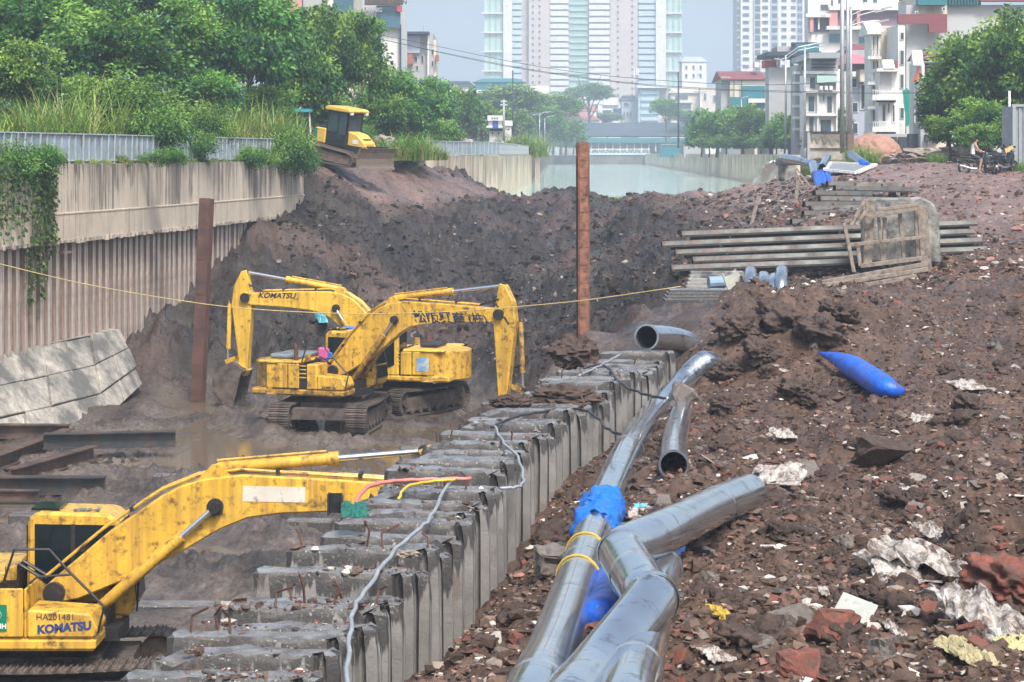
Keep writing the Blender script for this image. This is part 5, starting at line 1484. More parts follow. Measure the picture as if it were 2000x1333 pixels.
LAND = [('the yellow packet', 1410, 1212), ('the fat blue hose', 1680, 730), ('the end of the zigzag pipe', 1470, 965), ('the bunched white bag', 1845, 1110), ('the pale board', 1660, 1220), ('the large dirty white sheet', 1935, 1235), ('the open pipe end', 1316, 905), ('the blue wrapping', 1178, 985), ('the large angular brown rock', 1722, 905), ('the large reddish boulder', 1970, 1165), ('the curve of the long pipe', 1300, 790), ('the formwork frame', 1740, 540), ('the mouth of the far pipe', 1275, 655), ('the blue tarpaulin', 1300, 1080), ('the bottom edge below the pipes', 1300, 1333), ('the bottom right corner', 1980, 1320), ('the grey downpipes', 1500, 590), ('the right edge by the hose', 1990, 740), ('the right edge above the bags', 1990, 960), ('the rag behind the pipe end', 1520, 940)]
KINDS_ = [('brick', 'brick_fragment', 'broken red brick', 'brick', MAT_BRICK, 60, (0.8, 1.3)),
          ('lump', 'soil_lump', 'rounded brown clod of soil', 'soil lump', MAT_LUMP, 75, (0.18, 0.42)),
          ('shard', 'mortar_shard', 'flat pale mortar shard', 'shard', MAT_SHARD, 65, (0.14, 0.36)),
          ('chunk', 'concrete_chunk', 'angular grey concrete chunk', 'concrete chunk', MAT_CHUNK, 55, (0.14, 0.34))]
for kind, nm, lab, cat, mt_, n, (s0, s1) in KINDS_:
    ms = [chunk_mesh(nm, 10 * i + len(nm), kind) for i in range(7)]
    d = np.exp(rg.uniform(math.log(19.5), math.log(56), 900)); u = rg.uniform(-150, 985, 900); X = u * d / FPX
    Zz = ground_z(X, d); yy = HZ + (CH - Zz) * FPX / d
    ok = (X > row_x(d) + 0.35) & (yy < 1325)
    idx = np.nonzero(ok)[0][:n]
    near = {}
    order = []
    for i in idx:
        px_, py_ = 1000 + X[i] * FPX / d[i], yy[i]
        q = min((math.hypot(px_ - a, py_ - b), nm_) for nm_, a, b in LAND); near.setdefault(q[1], []).append((q[0], i))
    lab_of = {}
    for k_, v_ in near.items():
        for rank, (_, i) in enumerate(sorted(v_)):
            lab_of[i] = lab + (', nearest to ' if rank == 0 else ', %s nearest to ' % ORD[rank]) + k_
    for i in idx:
        o = obj(nm, ms[rg.integers(7)], mt_)
        s = rg.uniform(s0, s1) * (1.0 if rg.random() < 0.85 else 1.4)
        o.location = (X[i], d[i], Zz[i] + (0.02 if kind in ('shard', 'brick') else 0.08 * s))
        o.rotation_euler = (rg.normal(0, 0.35), rg.normal(0, 0.35), rg.uniform(0, 6.28)); o.scale = (s, s, s)
        tag(o, lab_of[i], cat, 'loose pieces of ' + cat + ' on the rubble field')
# larger pieces named in the picture
big = [(1722, 905, 0.8, 'chunk', 'large angular brown rock in the middle of the rubble', MAT_LUMP, 0.6), (1975, 1165, 0.85, 'lump', 'large reddish boulder at the right edge of the rubble', MAT_BRICK, 0.5), (1585, 918, 0.42, 'chunk', 'upright grey concrete lump behind the white rag', MAT_CHUNK, 0.2),
       (1560, 1310, 0.42, 'chunk', 'red brick lump at the bottom edge of the rubble', MAT_BRICK, 0.3), (1740, 1270, 0.34, 'chunk', 'red brick corner beside the white board', MAT_BRICK, 0.9), (1480, 1265, 0.55, 'lump', 'dark clod above a hollow near the bottom edge', MAT_LUMP, 0.1), (1640, 1230, 0.5, 'chunk', 'long red brick piece leaning beside the white board', MAT_BRICK, 0.8),
       (1345, 780, 0.75, 'chunk', 'dark grey concrete slab under the curve of the long pipe', MAT_CHUNK, 0.1), (1420, 795, 0.6, 'lump', 'brown rock right of the curved pipe', MAT_LUMP, 0.4), (1090, 1110, 0.6, 'chunk', 'dark wet stone between the piles and the long pipe', MAT_CHUNK, 0.2),
       (1900, 800, 0.6, 'lump', 'dark brown lump near the right edge above the rubble', MAT_LUMP, 0.3), (1560, 770, 0.7, 'lump', 'big dark clod left of the blue hose', MAT_LUMP, 0.7),
       (1450, 650, 1.0, 'lump', 'large dark clod behind the end of the long pipe', MAT_LUMP, 0.3), (1525, 640, 1.15, 'lump', 'largest dark clod of the heap below the downpipes', MAT_LUMP, 1.1), (1600, 658, 1.05, 'lump', 'dark clod at the right end of the heap above the blue hose', MAT_LUMP, 2.0), (1490, 695, 0.85, 'lump', 'brown clod low in the heap right of the long pipe', MAT_LUMP, 0.8), (1640, 615, 0.8, 'lump', 'brown clod just below the formwork sills', MAT_LUMP, 1.6), (1420, 730, 0.7, 'lump', 'brown clod touching the bend of the long pipe', MAT_LUMP, 2.6)]
for i, (px, py, s, kind, lab, mt_, rz) in enumerate(big):
    p = hit(px, py + 8, 0, True)
    o = obj('rock', chunk_mesh('rock', 500 + i, kind), mt_); o.location = p + Vector((0, 0, 0.2 * s)); o.scale = (s * 1.1, s, s); o.rotation_euler = (0.2, 0.1, rz); tag(o, lab, 'rock')
# white rags, bags, boards
MAT_RAG = mat('dirty_white_plastic', (0.62, 0.60, 0.56), 0.5, var=0.25, vscale=7, bump=0.5, bscale=16, dirt=(0.13, 0.095, 0.075), dirt_amt=0.95, dscale=7)
def rag(px, py, w_, h_, lab, seed, rz=0.3, mt_=None, nm='plastic_rag', cat='rag'):
    p = hit(px, py, 0, True); d = p.y
    sx, sy = M(w_, d) / 2, M(h_, d) / 2
    n = 22; vs = []; fs = []
    for i in range(n + 1):
        for j in range(n + 1):
            u, v = i / n * 2 - 1, j / n * 2 - 1
            q = Vector((u * 1.7 + seed, v * 1.7, seed * 0.7))
            ed = 1 + 0.35 * mnoise.noise(q * 1.3)
            hgt = (1 - max(abs(u), abs(v)) ** 2) * 0.35 + 0.5 * mnoise.noise(q * 1.6) + 0.35 * abs(mnoise.noise(q * 3.3)) + 0.2 * mnoise.noise(q * 7)
            vs.append((u * sx * ed + 0.15 * sx * mnoise.noise(q * 4), v * sy * 3.0 * ed, max(-0.03, hgt * sy * 1.1 + v * sy * 0.55)))
    for i in range(n):
        for j in range(n):
            k = i * (n + 1) + j
            fs.append((k, k + 1, k + n + 2, k + n + 1))
    me_ = bpy.data.meshes.new(nm); me_.from_pydata(vs, [], fs); me_.update()
    o = obj(nm, me_, mt_ or MAT_RAG); o.location = p + Vector((0, 0, 0.05)); o.rotation_euler = (0, 0, rz)
    md = o.modifiers.new('solid', 'SOLIDIFY'); md.thickness = 0.01
    return tag(o, lab, cat)
for i, (px, py, w_, h_, lab, rz) in enumerate(((1845, 1120, 85, 95, 'bunched white plastic bag, the upper right one on the rubble', 0.9), (1755, 1125, 120, 60, 'white torn plastic bag left of the bunched bag', 0.2), (1833, 1055, 45, 40, 'small white rag above the bunched bag', 0.4), (1935, 1235, 130, 120, 'large dirty white sheet crumpled at the right edge', 0.3),
        (1520, 940, 100, 45, 'white plastic rag behind the end of the zigzag pipe', -0.2), (1395, 1290, 50, 25, 'small white rag in the rubble right of the pipes', 0.5), (1775, 968, 45, 18, 'thin white rag in the middle of the rubble', 0.1), (1530, 855, 40, 20, 'pale rag above the white plastic behind the pipe end', 0.2), (1170, 870, 50, 70, 'white rag heap between the piles and the curved pipe', 0.8), (1610, 1165, 18, 14, 'tiny white scrap low in the rubble', 0), (1745, 1240, 22, 26, 'little white crumpled scrap beside the brick corner', 0.3), (1890, 760, 55, 24, 'pale rag right of the blue hose', 0.2), (1800, 825, 40, 18, 'whitish rag in the rubble below the blue hose', -0.3), (1250, 1010, 40, 18, 'pale scrap beside the blue wrapping', 0))):
    rag(px, py, w_, h_, lab, i * 1.37 + 0.4, rz)
rag(1410, 1212, 30, 30, 'yellow crumpled packet in the rubble', 3.1, 0.3, mat('yellow_packet', (0.45, 0.31, 0.04), 0.4), 'packet', 'packet')
rag(1980, 1270, 60, 22, 'pale yellow bottle wrapper at the right edge', 5.1, 0.1, mat('pale_yellow', (0.40, 0.38, 0.18), 0.4), 'wrapper', 'wrapper')
rag(1890, 1290, 70, 50, 'pale yellow foam piece near the bottom right corner', 6.1, 0.4, mat('yellow_foam', (0.34, 0.30, 0.17), 0.8), 'foam_piece', 'foam')
rag(1702, 1196, 22, 12, 'small green plastic scrap on the white board', 7.7, 0.2, mat('green_scrap', (0.02, 0.45, 0.25), 0.4), 'plastic_scrap', 'scrap')
rag(628, 628, 20, 34, 'turquoise cloth scrap on the dam behind the excavators', 8.3, 0.2, mat('turquoise_cloth', (0.12, 0.42, 0.48), 0.6), 'cloth_scrap', 'cloth')
rag(1255, 1000, 30, 14, 'turquoise plastic scrap right of the blue wrapping', 9.3, 0.2, MATS['turquoise_cloth'], 'plastic_scrap', 'scrap')
rag(686, 1000, 26, 14, 'tangle of green netting at the end of the near boom', 9.9, 0.1, mat('green_netting', (0.01, 0.11, 0.09), 0.8), 'netting', 'netting').location = on_piles(692, 1000, 0.15)
e = empty('steel_bracket', W(655, 985, 33.2), 0, 'black open steel bracket at the left end of a pile near the boom', 'bracket')
for q_, s_ in (((-0.1, 0, 0), (0.03, 0.2, 0.32)), ((0.1, 0, -0.02), (0.03, 0.2, 0.28)), ((0, 0.1, 0), (0.2, 0.02, 0.3))): MB().box(q_, s_).build('plate', MAT_BLACK, e)
p = hit(1662, 1240, 0.0, True)
o = MB().box((0, 0, 0), (0.36, 0.03, 0.52), m=(Matrix.Rotation(R(-52), 3, 'X') @ Matrix.Rotation(R(28), 3, 'Y'))).build('white_board', mat('pale_board', (0.34, 0.36, 0.33), 0.6, var=0.15, dirt=(0.2, 0.16, 0.12), dirt_amt=0.4, dscale=5), None, bevel=0.004)
o.location = p + Vector((0, 0, 0.16)); tag(o, 'pale board propped on bricks low in the rubble', 'board')
# brown fibres and soil heaped on the far pile heads
for i, (px, py, w_, lab) in enumerate(((1122, 690, 95, 'brown soil heap on the far pile heads'), (1000, 785, 75, 'brown soil heap with a red stone on the piles'), (1100, 778, 130, 'long brown soil heap across the piles'), (795, 1082, 40, 'bundle of broken wood splinters on a pile head'))):
    c = on_piles(px, py, 0.05)
    sx = M(w_, c.y) / 2
    crumple('soil_heap' if i < 3 else 'wood_splinters', lab, 'soil heap' if i < 3 else 'splinters', c, sx, sx * 0.8, sx * (0.62 if i == 0 else 0.38), MAT_LUMP if i < 3 else MAT_WOOD, 20 + i, 4, 0.42)
# ================================================================== CITY
def pm(name, c, r_=0.8, var=0.08, **k): return mat(name, c, r_, var=var, vscale=0.25, **k)
CW = pm('white_render', (0.66, 0.66, 0.64), dirt=(0.34, 0.33, 0.31), dirt_amt=0.35, dscale=0.3, streak=(0.4, 0.39, 0.37), streak_amt=0.3)
CCR = pm('cream_render', (0.60, 0.55, 0.45), dirt=(0.36, 0.33, 0.28), dirt_amt=0.4, dscale=0.3)
CGR = pm('grey_render', (0.36, 0.37, 0.38), dirt=(0.24, 0.24, 0.24), dirt_amt=0.4, dscale=0.3)
CPK = pm('pink_render', (0.55, 0.26, 0.25)); CBG = pm('beige_tower', (0.50, 0.43, 0.40)); CBL = pm('pale_blue_render', (0.42, 0.55, 0.62))
CMR = pm('maroon_roof', (0.20, 0.06, 0.07), dirt=(0.12, 0.06, 0.06), dirt_amt=0.4, dscale=0.5); CPR = pm('pink_tile_roof', (0.48, 0.17, 0.21)); CSL = pm('slate_roof', (0.04, 0.055, 0.08)); CTN = pm('grey_tin', (0.30, 0.34, 0.36), 0.5)
CTL = pm('teal_cladding', (0.02, 0.16, 0.20), 0.5); CLV = pm('lavender_recess', (0.38, 0.40, 0.50)); CGG = pm('green_glass', (0.42, 0.58, 0.50), 0.35); CGD = pm('green_glass_dark', (0.28, 0.42, 0.38), 0.3)
CWIN = mat('window_glass', (0.06, 0.09, 0.11), 0.15, var=0.3, vscale=0.5); CDK = pm('dark_opening', (0.035, 0.04, 0.05)); CRD = pm('red_panel', (0.45, 0.05, 0.06)); CGN = pm('green_net', (0.0, 0.26, 0.20), 0.8); CSA = pm('salmon_curtain', (0.75, 0.24, 0.15)); CTILE = pm('red_tile_roof', (0.36, 0.15, 0.13))
CBRN = pm('brown_slats', (0.16, 0.11, 0.09)); CBILL = pm('blue_billboard', (0.05, 0.13, 0.19), 0.35)
def B(par, nm, x0, x1, y0, y1, d, dep, mt, dx=0.0):
    """box of a building: photo rectangle at distance d, dep metres deep; lives under par"""
    o = par.location
    return MB().bx(WX(x0, d) - o.x, WX(x1, d) - o.x, d - o.y, d + dep - o.y, WZ(y1, d) - o.z, WZ(y0, d) - o.z).build(nm, mt, par)
def win(par, x0, x1, y0, y1, d, nm='window', frame=CW, pane=CWIN, pr=0.10):
    f = B(par, nm, x0, x1, y0, y1, d - pr, pr + 0.05, frame)
    o = par.location; t_ = max(0.06, min(0.12, M(x1 - x0, d) * 0.12))
    p = MB().bx(WX(x0, d) - o.x + t_, WX(x1, d) - o.x - t_, d - pr - 0.03 - o.y, d - pr - o.y, WZ(y1, d) - o.z + t_, WZ(y0, d) - o.z - t_).build('pane', pane, f)
    return f
def roof(par, x0, x1, ye, yr, d, dep, mt, over=0.4, hip=0.0, nm='roof'):
    """pitched roof: eaves at photo row ye, ridge at row yr"""
    o = par.location; a, b = WX(x0, d) - over - o.x, WX(x1, d) + over - o.x; f, k = d - over - o.y, d + dep + over - o.y; e = WZ(ye, d) - o.z; r = WZ(yr, d) - o.z
    h = (b - a) * hip; m_ = (f + k) / 2
    vs = [(a, f, e), (b, f, e), (b, k, e), (a, k, e), (a + h, m_, r), (b - h, m_, r)]
    return MB().add(vs, [(0, 1, 5, 4), (2, 3, 4, 5), (1, 2, 5), (3, 0, 4), (3, 2, 1, 0)]).build(nm, mt, par)
def rail(par, x0, x1, y0, y1, d, pr, n, mt=CTN):
    o = par.location
    f = B(par, 'balcony_rail', x0, x1, y0, y0 + 1.2, d - pr, 0.06, mt)
    for i in range(n):
        x = x0 + (x1 - x0) * (i + 0.5) / n
        MB().box((WX(x, d) - o.x, d - pr + 0.03 - o.y, (WZ(y0, d) + WZ(y1, d)) / 2 - o.z), (0.05, 0.05, M(y1 - y0, d))).build('baluster', mt, f)
def bld(name, label, x0, x1, ytop, d, dep, mt, zb=7.7, cat='building'):
    e = empty(name, (WX((x0 + x1) / 2, d), d, zb), 0, label, cat)
    yb = HZ + (CH - zb) * FPX / d
    if x0 > 1400 and d < 340: dep = min(dep * 0.3, 4.0)
    B(e, 'wall', x0, x1, ytop, yb, d, dep, mt)
    return e, yb

# ---- wide residential tower in the haze
D1 = 1000.0
t1, yb = bld('residential_tower', 'wide hazy residential tower with pale green glass wings in the centre', 1018, 1262, -78, D1 + 6, 22, CBG, zb=7.5, cat='tower')
FL = [8.2 + 12.35 * k for k in range(-6, 16)]
def strip(x0, x1, mt, off, dep=10): return B(t1, 'bay', x0, x1, -76 - off, 316, D1 + off, dep, mt)
strip(946, 983, CGG, 2, 24); strip(983, 1000.5, CW, -0.5, 26); strip(1000.5, 1019, CLV, 5, 16); strip(1019, 1032, CLV, 6.5, 16); strip(1033, 1075, CBG, 2, 16); strip(1075, 1111, CLV, 4, 16); strip(1111, 1150, CGD, 3.6, 14); strip(1150, 1191, CLV, 4, 16); strip(1192, 1246, CBG, 2, 16); strip(1247, 1281, CLV, 5, 16); strip(1281, 1300.5, CW, -0.5, 26); strip(1300.5, 1331, CGG, 2, 24)
for y in FL:
    for (x0, x1, mt_) in ((1001, 1019, CBL), (1075, 1110.5, CW), (1150.5, 1191, CW), (1247, 1280.5, CBL)):
        B(t1, 'balcony', x0, x1, y + 1.6, y + 10.6, D1 + 1.2, 3.2, mt_)
    B(t1, 'floor_band', 1111.5, 1149.5, y - 0.8, y + 1.2, D1 + 2.9, 1.0, CGG)
    for x in (1039, 1052, 1233, 1205):
        B(t1, 'window', x, x + 3.6, y + 2.5, y + 6.5, D1 + 1.7, 0.6, CWIN)
for k in range(-3, 6):
    y = 26 + 37.6 * k
    for (x0, x1) in ((940, 984), (1300, 1333)):
        B(t1, 'floor_slab', x0, x1, y - 1.4, y + 1.4, D1 + 0.4, 5, CW)
    for x in (957, 969, 979, 1305, 1316, 1327):
        B(t1, 'glazing_strip', x - 2.4, x + 1.6, y + 2, y + 35.5, D1 + 1.6, 1.0, CGD)
# ---- second tower
D2 = 900.0
t2, yb = bld('residential_tower', 'narrower white hazy apartment tower with window columns, right of centre', 1447, 1583, -78, D2, 25, CW, zb=7.5, cat='tower')
B(t2, 'recessed_bay', 1440, 1447, -70, 318, D2 + 4, 18, CLV); B(t2, 'bay', 1473, 1486.5, -79, 318, D2 - 1.2, 5, CW); B(t2, 'bay', 1506, 1520, -72, 318, D2 - 0.6, 5, CLV); B(t2, 'bay', 1557, 1568, -72, 318, D2 - 0.5, 5, CLV)
for k in range(-5, 12):
    y = 12 + 14.35 * k
    for (x0, x1, h_, off) in ((1451, 1463, 6, -0.3), (1474.5, 1485, 11, -1.5), (1489, 1500, 6, -0.3), (1508, 1518, 8, -0.9), (1526.5, 1536, 6, -0.3), (1545, 1554, 6, -0.3), (1558.5, 1561.8, 9, -0.8), (1563.2, 1566.6, 9, -0.8), (1572, 1580, 5, -0.3)):
        B(t2, 'window', x0, x1, y, y + h_, D2 + off, 0.5, CWIN)
    B(t2, 'balcony', 1440, 1450, y + 3, y + 6, D2 + 2, 3, CW)

# ---- right-hand street, far to near
b_, yb = bld('apartment_house', 'tall white apartment house with pink columns behind the street lamps', 1578, 1760, -30, 330, 16, CW)
B(b_, 'storey_band', 1620, 1766, 14, 20, 328.6, 2, CW); B(b_, 'opening', 1583, 1620, 34, 62, 329.7, 0.6, CDK); B(b_, 'opening', 1622, 1765, 20, 51, 329.6, 0.6, pm('plum_shadow', (0.16, 0.10, 0.13))); B(b_, 'terrace', 1574, 1622, 27, 34, 328.6, 2, CW); B(b_, 'terrace', 1615, 1768, 51, 58, 328.2, 2.4, CW)
for x0, x1 in ((1582, 1589), (1620, 1636), (1674, 1680)): B(b_, 'pink_column', x0, x1, 20 if x0 > 1600 else 34, 51 if x0 > 1600 else 63, 328.9, 1, CPK)
B(b_, 'white_column', 1598, 1601, 36, 58, 329.2, 0.5, CW); B(b_, 'opening', 1620, 1642, 67, 82, 329.6, 0.6, CTL); B(b_, 'opening', 1679, 1702, 65, 85, 329.6, 0.6, CTL)
for x0, x1, y0, y1 in ((1601, 1619, 8, 23), (1622, 1628, 0, 12), (1636, 1642, -2, 8), (1684, 1695, -4, 6), (1704, 1714, -4, 7), (1754, 1764, -6, 4)): win(b_, x0, x1, y0, y1, 330)
b_, yb = bld('house', 'low grey house with a dark flat canopy on its roof', 1502, 1566, 132, 262, 14, CGR, cat='house')
B(b_, 'canopy', 1500, 1604, 101, 109, 260, 12, CSL); B(b_, 'post', 1520, 1524, 109, 133, 261.5, 1, CTN); B(b_, 'post', 1545, 1550, 109, 133, 262, 1, CTL); B(b_, 'roof_box', 1518, 1546, 91, 101, 262, 6, CGR); B(b_, 'water_tank', 1493, 1517, 118, 132, 263, 3, CRD); B(b_, 'roof_frame', 1546, 1596, 83, 86, 261, 0.4, CSL); B(b_, 'roof_frame', 1546, 1553, 83, 101, 261.2, 0.4, CSL); B(b_, 'roof_room', 1556, 1600, 86, 106, 264, 6, CTL)
b_, yb = bld('house', 'long low house with a sagging maroon roof and teal wall', 1426, 1500, 158, 300, 14, CCR, cat='house')
roof(b_, 1414, 1492, 156, 136, 300, 14, CMR); B(b_, 'teal_wall', 1450, 1494, 168, 192, 299.6, 0.5, CTL); B(b_, 'teal_wall', 1427, 1494, 190, 212, 299.5, 0.5, CTL); B(b_, 'sign_panel', 1462, 1497, 193, 201, 299, 0.4, CW); B(b_, 'water_tank', 1474, 1483, 122, 132, 303, 2, CW); B(b_, 'side_room', 1408, 1427, 150, 250, 301, 8, CGR)
for x in (1433, 1448): B(b_, 'drainpipe', x, x + 1.4, 158, 190, 299.4, 0.2, CSL)
b_, yb = bld('row_house', 'white row house with three air conditioners and a tin roof terrace', 1572, 1634, 146, 225, 15, CW, cat='house')
B(b_, 'roof_sheet', 1580, 1642, 103, 114, 223, 14, CTN); B(b_, 'roof_room', 1584, 1637, 114, 140, 225.5, 10, CGR); B(b_, 'parapet', 1570, 1636, 139, 145, 224.4, 1, CW)
for y0, y1 in ((116, 121), (125, 128), (131, 134)): B(b_, 'railing', 1586, 1632, y0, y1 - 1, 225.0, 0.2, CSL)
for k, (x0, x1, y0, y1) in enumerate(((1580, 1593, 150, 175), (1577, 1592, 187, 220), (1606, 1611, 185, 198), (1614, 1626, 187, 222), (1579, 1590, 228, 262), (1600, 1625, 232, 262))): win(b_, x0, x1, y0, y1, 225)
B(b_, 'awning', 1596, 1634, 148, 162, 223.8, 1.4, pm('pale_green_awning', (0.38, 0.55, 0.50), 0.5)); B(b_, 'storey_band', 1570, 1636, 177, 182, 224.3, 1, CW); B(b_, 'storey_band', 1570, 1636, 222, 227, 224.3, 1, CW)
for x in (1601, 1611, 1620): B(b_, 'air_conditioner', x, x + 6.5, 168, 176, 224, 0.9, CW)
for x in (1571, 1596, 1633): B(b_, 'column', x, x + 3, 146, 280, 224.5, 0.6, CW)
b_, yb = bld('row_house', 'thin white and grey house with stacked balconies beside the grey wall', 1553, 1571, 128, 232, 12, CGR, cat='house')
for y in (140, 160, 182, 205, 228, 250):
    B(b_, 'balcony', 1551, 1564, y, y + 5, 230.8, 1.4, CW); win(b_, 1564, 1569, y - 12, y - 2, 232)
b_, yb = bld('villa', 'grey house with pink tent-shaped roof behind the steel pole', 1662, 1702, 150, 240, 12, CLV, cat='house')
roof(b_, 1658, 1706, 125, 100, 238, 14, CPR, hip=0.3); roof(b_, 1660, 1704, 98, 82, 246, 10, CMR, hip=0.3, nm='upper_roof'); B(b_, 'eaves', 1658, 1704, 125, 136, 239, 6, CMR); B(b_, 'upper_room', 1662, 1702, 98, 125, 245, 8, CGR); B(b_, 'gable_wall', 1680, 1706, 136, 160, 238.4, 3, CCR)
for x0, x1, y0, y1 in ((1662, 1674, 153, 172), (1664, 1676, 200, 220), (1680, 1698, 165, 215), (1664, 1676, 240, 262)): win(b_, x0, x1, y0, y1, 240, pane=CDK)
b_, yb = bld('tube_house', 'tall narrow cream house with a small gable and balconies', 1716, 1756, 52, 205, 18, CCR, cat='house')
B(b_, 'front_bay', 1702, 1719, 62, 300, 204.2, 4, CW); roof(b_, 1698, 1722, 62, 40, 204, 5, CW, over=0.2, nm='gable'); B(b_, 'gable_band', 1694, 1722, 62, 67, 203.4, 5, CW)
for y in (110, 160, 208, 255):
    B(b_, 'balcony', 1695, 1722, y, y + 6, 202.6, 2.4, CW); rail(b_, 1695, 1720, y - 13, y, 203, 0.3, 6)
    win(b_, 1704, 1708.5, y - 40, y - 3, 204.2, 'balcony_door', pane=CDK); win(b_, 1711, 1716, y - 40, y - 3, 204.2, 'balcony_door', pane=CWIN)
b_, yb = bld('tube_house', 'white house with a curved top storey and plants on its balconies', 1716, 1756, 138, 196, 6, CW, cat='house')
B(b_, 'cornice', 1713, 1757, 134, 140, 195, 4, CW); roof(b_, 1728, 1746, 134, 116, 195, 2, CW, over=0.1, nm='gable'); B(b_, 'roof_block', 1740, 1754, 119, 134, 196.5, 3, CMR); B(b_, 'loggia', 1719, 1741, 142, 176, 195.9, 0.4, CGR)
for y in (186, 248):
    B(b_, 'balcony', 1704, 1752, y, y + 10, 194, 2.4, CW); rail(b_, 1704, 1750, y - 10, y, 194.2, 0.0, 12, CW); B(b_, 'soffit', 1714, 1750, y + 10, y + 14, 195.2, 0.8, CDK)
for x0, x1, y0, y1 in ((1722, 1730, 205, 238), (1733, 1738, 202, 222), (1742, 1748, 205, 240), (1716, 1722, 262, 285), (1728, 1748, 262, 288)): win(b_, x0, x1, y0, y1, 196)
b_, yb = bld('long_building', 'large pale building with a blank grey side wall and maroon cladding, right', 1770, 2080, 10, 200, 40, pm('pale_grey_wall', (0.46, 0.48, 0.49), dirt=(0.36, 0.37, 0.38), dirt_amt=0.3, dscale=0.2))
B(b_, 'stair_tower', 1754, 1768, 48, 272, 198.6, 6, CW); B(b_, 'maroon_cladding', 1754, 1850, 28, 47, 198.5, 0.5, CMR); B(b_, 'maroon_cladding', 1814, 1850, 47, 64, 198.5, 0.5, CMR); B(b_, 'roof_terrace', 1851, 1916, -4, 10, 199.4, 0.5, CTL); B(b_, 'roof_edge', 1915, 2085, 0, 3, 199, 1, CMR); B(b_, 'upper_block', 1792, 1850, -10, 28, 199.5, 10, CCR); B(b_, 'canopy', 1793, 1850, -8, 10, 198.4, 1.2, CTL)
for x0, x1, y0, y1 in ((1757.5, 1766, 63, 78), (1757, 1766, 98, 127), (1757, 1765.5, 145, 173), (1757, 1766, 210, 232), (1840, 1846, 14, 22), (1787, 1793, 22, 29)): win(b_, x0, x1, y0, y1, 198.6)
for x in range(1853, 1914, 6): B(b_, 'terrace_post', x, x + 1, -5, 10, 199.2, 0.2, CDK)
b_, yb = bld('house', 'small house with a maroon ridge roof and white carved gable by the tree', 1792, 1905, 122, 172, 12, CW, cat='house')
roof(b_, 1798, 1915, 116, 102, 171, 4, CMR, over=0.3); roof(b_, 1786, 1801, 128, 98, 169.5, 1.2, CW, over=0.1, nm='carved_gable'); B(b_, 'dark_loggia', 1808, 1900, 125, 150, 171.8, 0.4, CDK); B(b_, 'post', 1800, 1806, 118, 165, 171, 0.6, CW)
for i in range(3): B(b_, 'louvre', 1810, 1900, 128 + i * 6, 131 + i * 6, 171.5, 0.3, CGR)
MB().add([tuple(W(px, py, 170.5) - b_.location) for px, py in ((1796, 122), (1799, 158), (1781, 160), (1790, 140))], [(0, 1, 2, 3)]).build('salmon_curtain', CSA, b_)
sheet('green_net', 'green construction net hanging on the narrow white stair tower', 'net', (W(1762, 174, 196), W(1786, 176, 196), W(1780, 245, 196.5), W(1770, 247, 196.5)), CGN, 2.0, 0.25, 14)
b_, yb = bld('house', 'small beige house front under the big right tree', 1806, 1858, 214, 168, 10, CCR, cat='house')
B(b_, 'grey_pier', 1798, 1810, 205, 300, 167.4, 3, CGR); B(b_, 'ground_opening', 1776, 1800, 262, 300, 168.5, 1, CDK)
for x0, x1, y0, y1 in ((1786, 1797, 215, 240),): win(b_, x0, x1, y0, y1, 168)
for x in (1808, 1824): B(b_, 'dark_awning', x, x + 13, 264, 276, 166.8, 1, CSL)
b_, yb = bld('shop_row', 'low grey shop fronts at street level behind the sand heap', 1690, 1800, 262, 190, 3, CGR, cat='shops')
for x0, x1 in ((1694, 1712), (1716, 1738), (1742, 1752), (1756, 1772), (1778, 1796)): B(b_, 'shop_opening', x0, x1, 268, 300, 189.6, 0.5, CDK)

# ---- left-hand buildings above the trees
b_, yb = bld('building', 'white building with a blue billboard above the left trees', 690, 783, 12, 235, 14, CW)
B(b_, 'side_wall', 745, 783, 55, 316, 234.2, 3, CW); bb = B(b_, 'billboard', 735, 782, 11, 54, 233.4, 0.5, CBILL); B(b_, 'brown_billboard', 712, 786, -20, 10, 233.2, 0.5, CBRN); B(b_, 'red_panel', 775, 785, 12, 23, 233.0, 0.3, CRD); B(b_, 'corner_pipe', 780.5, 783.5, 48, 145, 233.6, 0.5, CSL)
for s_, px, py, sz, mt_ in (('NHU HUU HAN', 713, 8.5, 0.62, mat('brown_sign_letters', (0.10, 0.07, 0.06), 0.7)), ('HANG', 713, 23.5, 0.62, mat('grey_sign_letters', (0.30, 0.32, 0.35), 0.7)), ('OTOCEL', 737, 23.5, 0.66, mat('blue_sign_letters', (0.03, 0.06, 0.09), 0.6))):
    m3 = text_mesh(s_, sz, 'lettering', 0.02, 0.02); p = W(px, py, 233.1 if px != 713 else 232.9) - b_.location
    m3.transform(Matrix.Translation(p)); obj('lettering', m3, mt_, bb)
for x in range(714, 786, 5): B(b_, 'slat', x, x + 1.5, -20, 9.5, 233.05, 0.12, CDK)
b_, yb = bld('building', 'weathered grey apartment block with rusty balconies above the left trees', 790, 846, 66, 290, 14, CGR)
B(b_, 'roof_slab', 786, 838, 62, 67, 288, 16, CSL); B(b_, 'teal_sheet', 784, 793, 63, 84, 287.5, 1, CTL); B(b_, 'upper_glazing', 793, 820, 70, 104, 289.4, 0.6, CLV); B(b_, 'annex', 838, 852, 78, 150, 292, 8, CCR); B(b_, 'red_loggia', 785, 806, 106, 126, 288.6, 2, pm('rust_red', (0.30, 0.11, 0.08))); B(b_, 'red_cage', 850, 857, 108, 120, 291, 1, MATS['rust_red'])
for x0, x1, y0, y1 in ((808, 816, 110, 122), (822, 828, 108, 124), (833, 838, 70, 84), (833, 838, 100, 112), (842, 848, 96, 108), (842, 848, 118, 130), (812, 818, 128, 138)): win(b_, x0, x1, y0, y1, 290, pane=CDK)
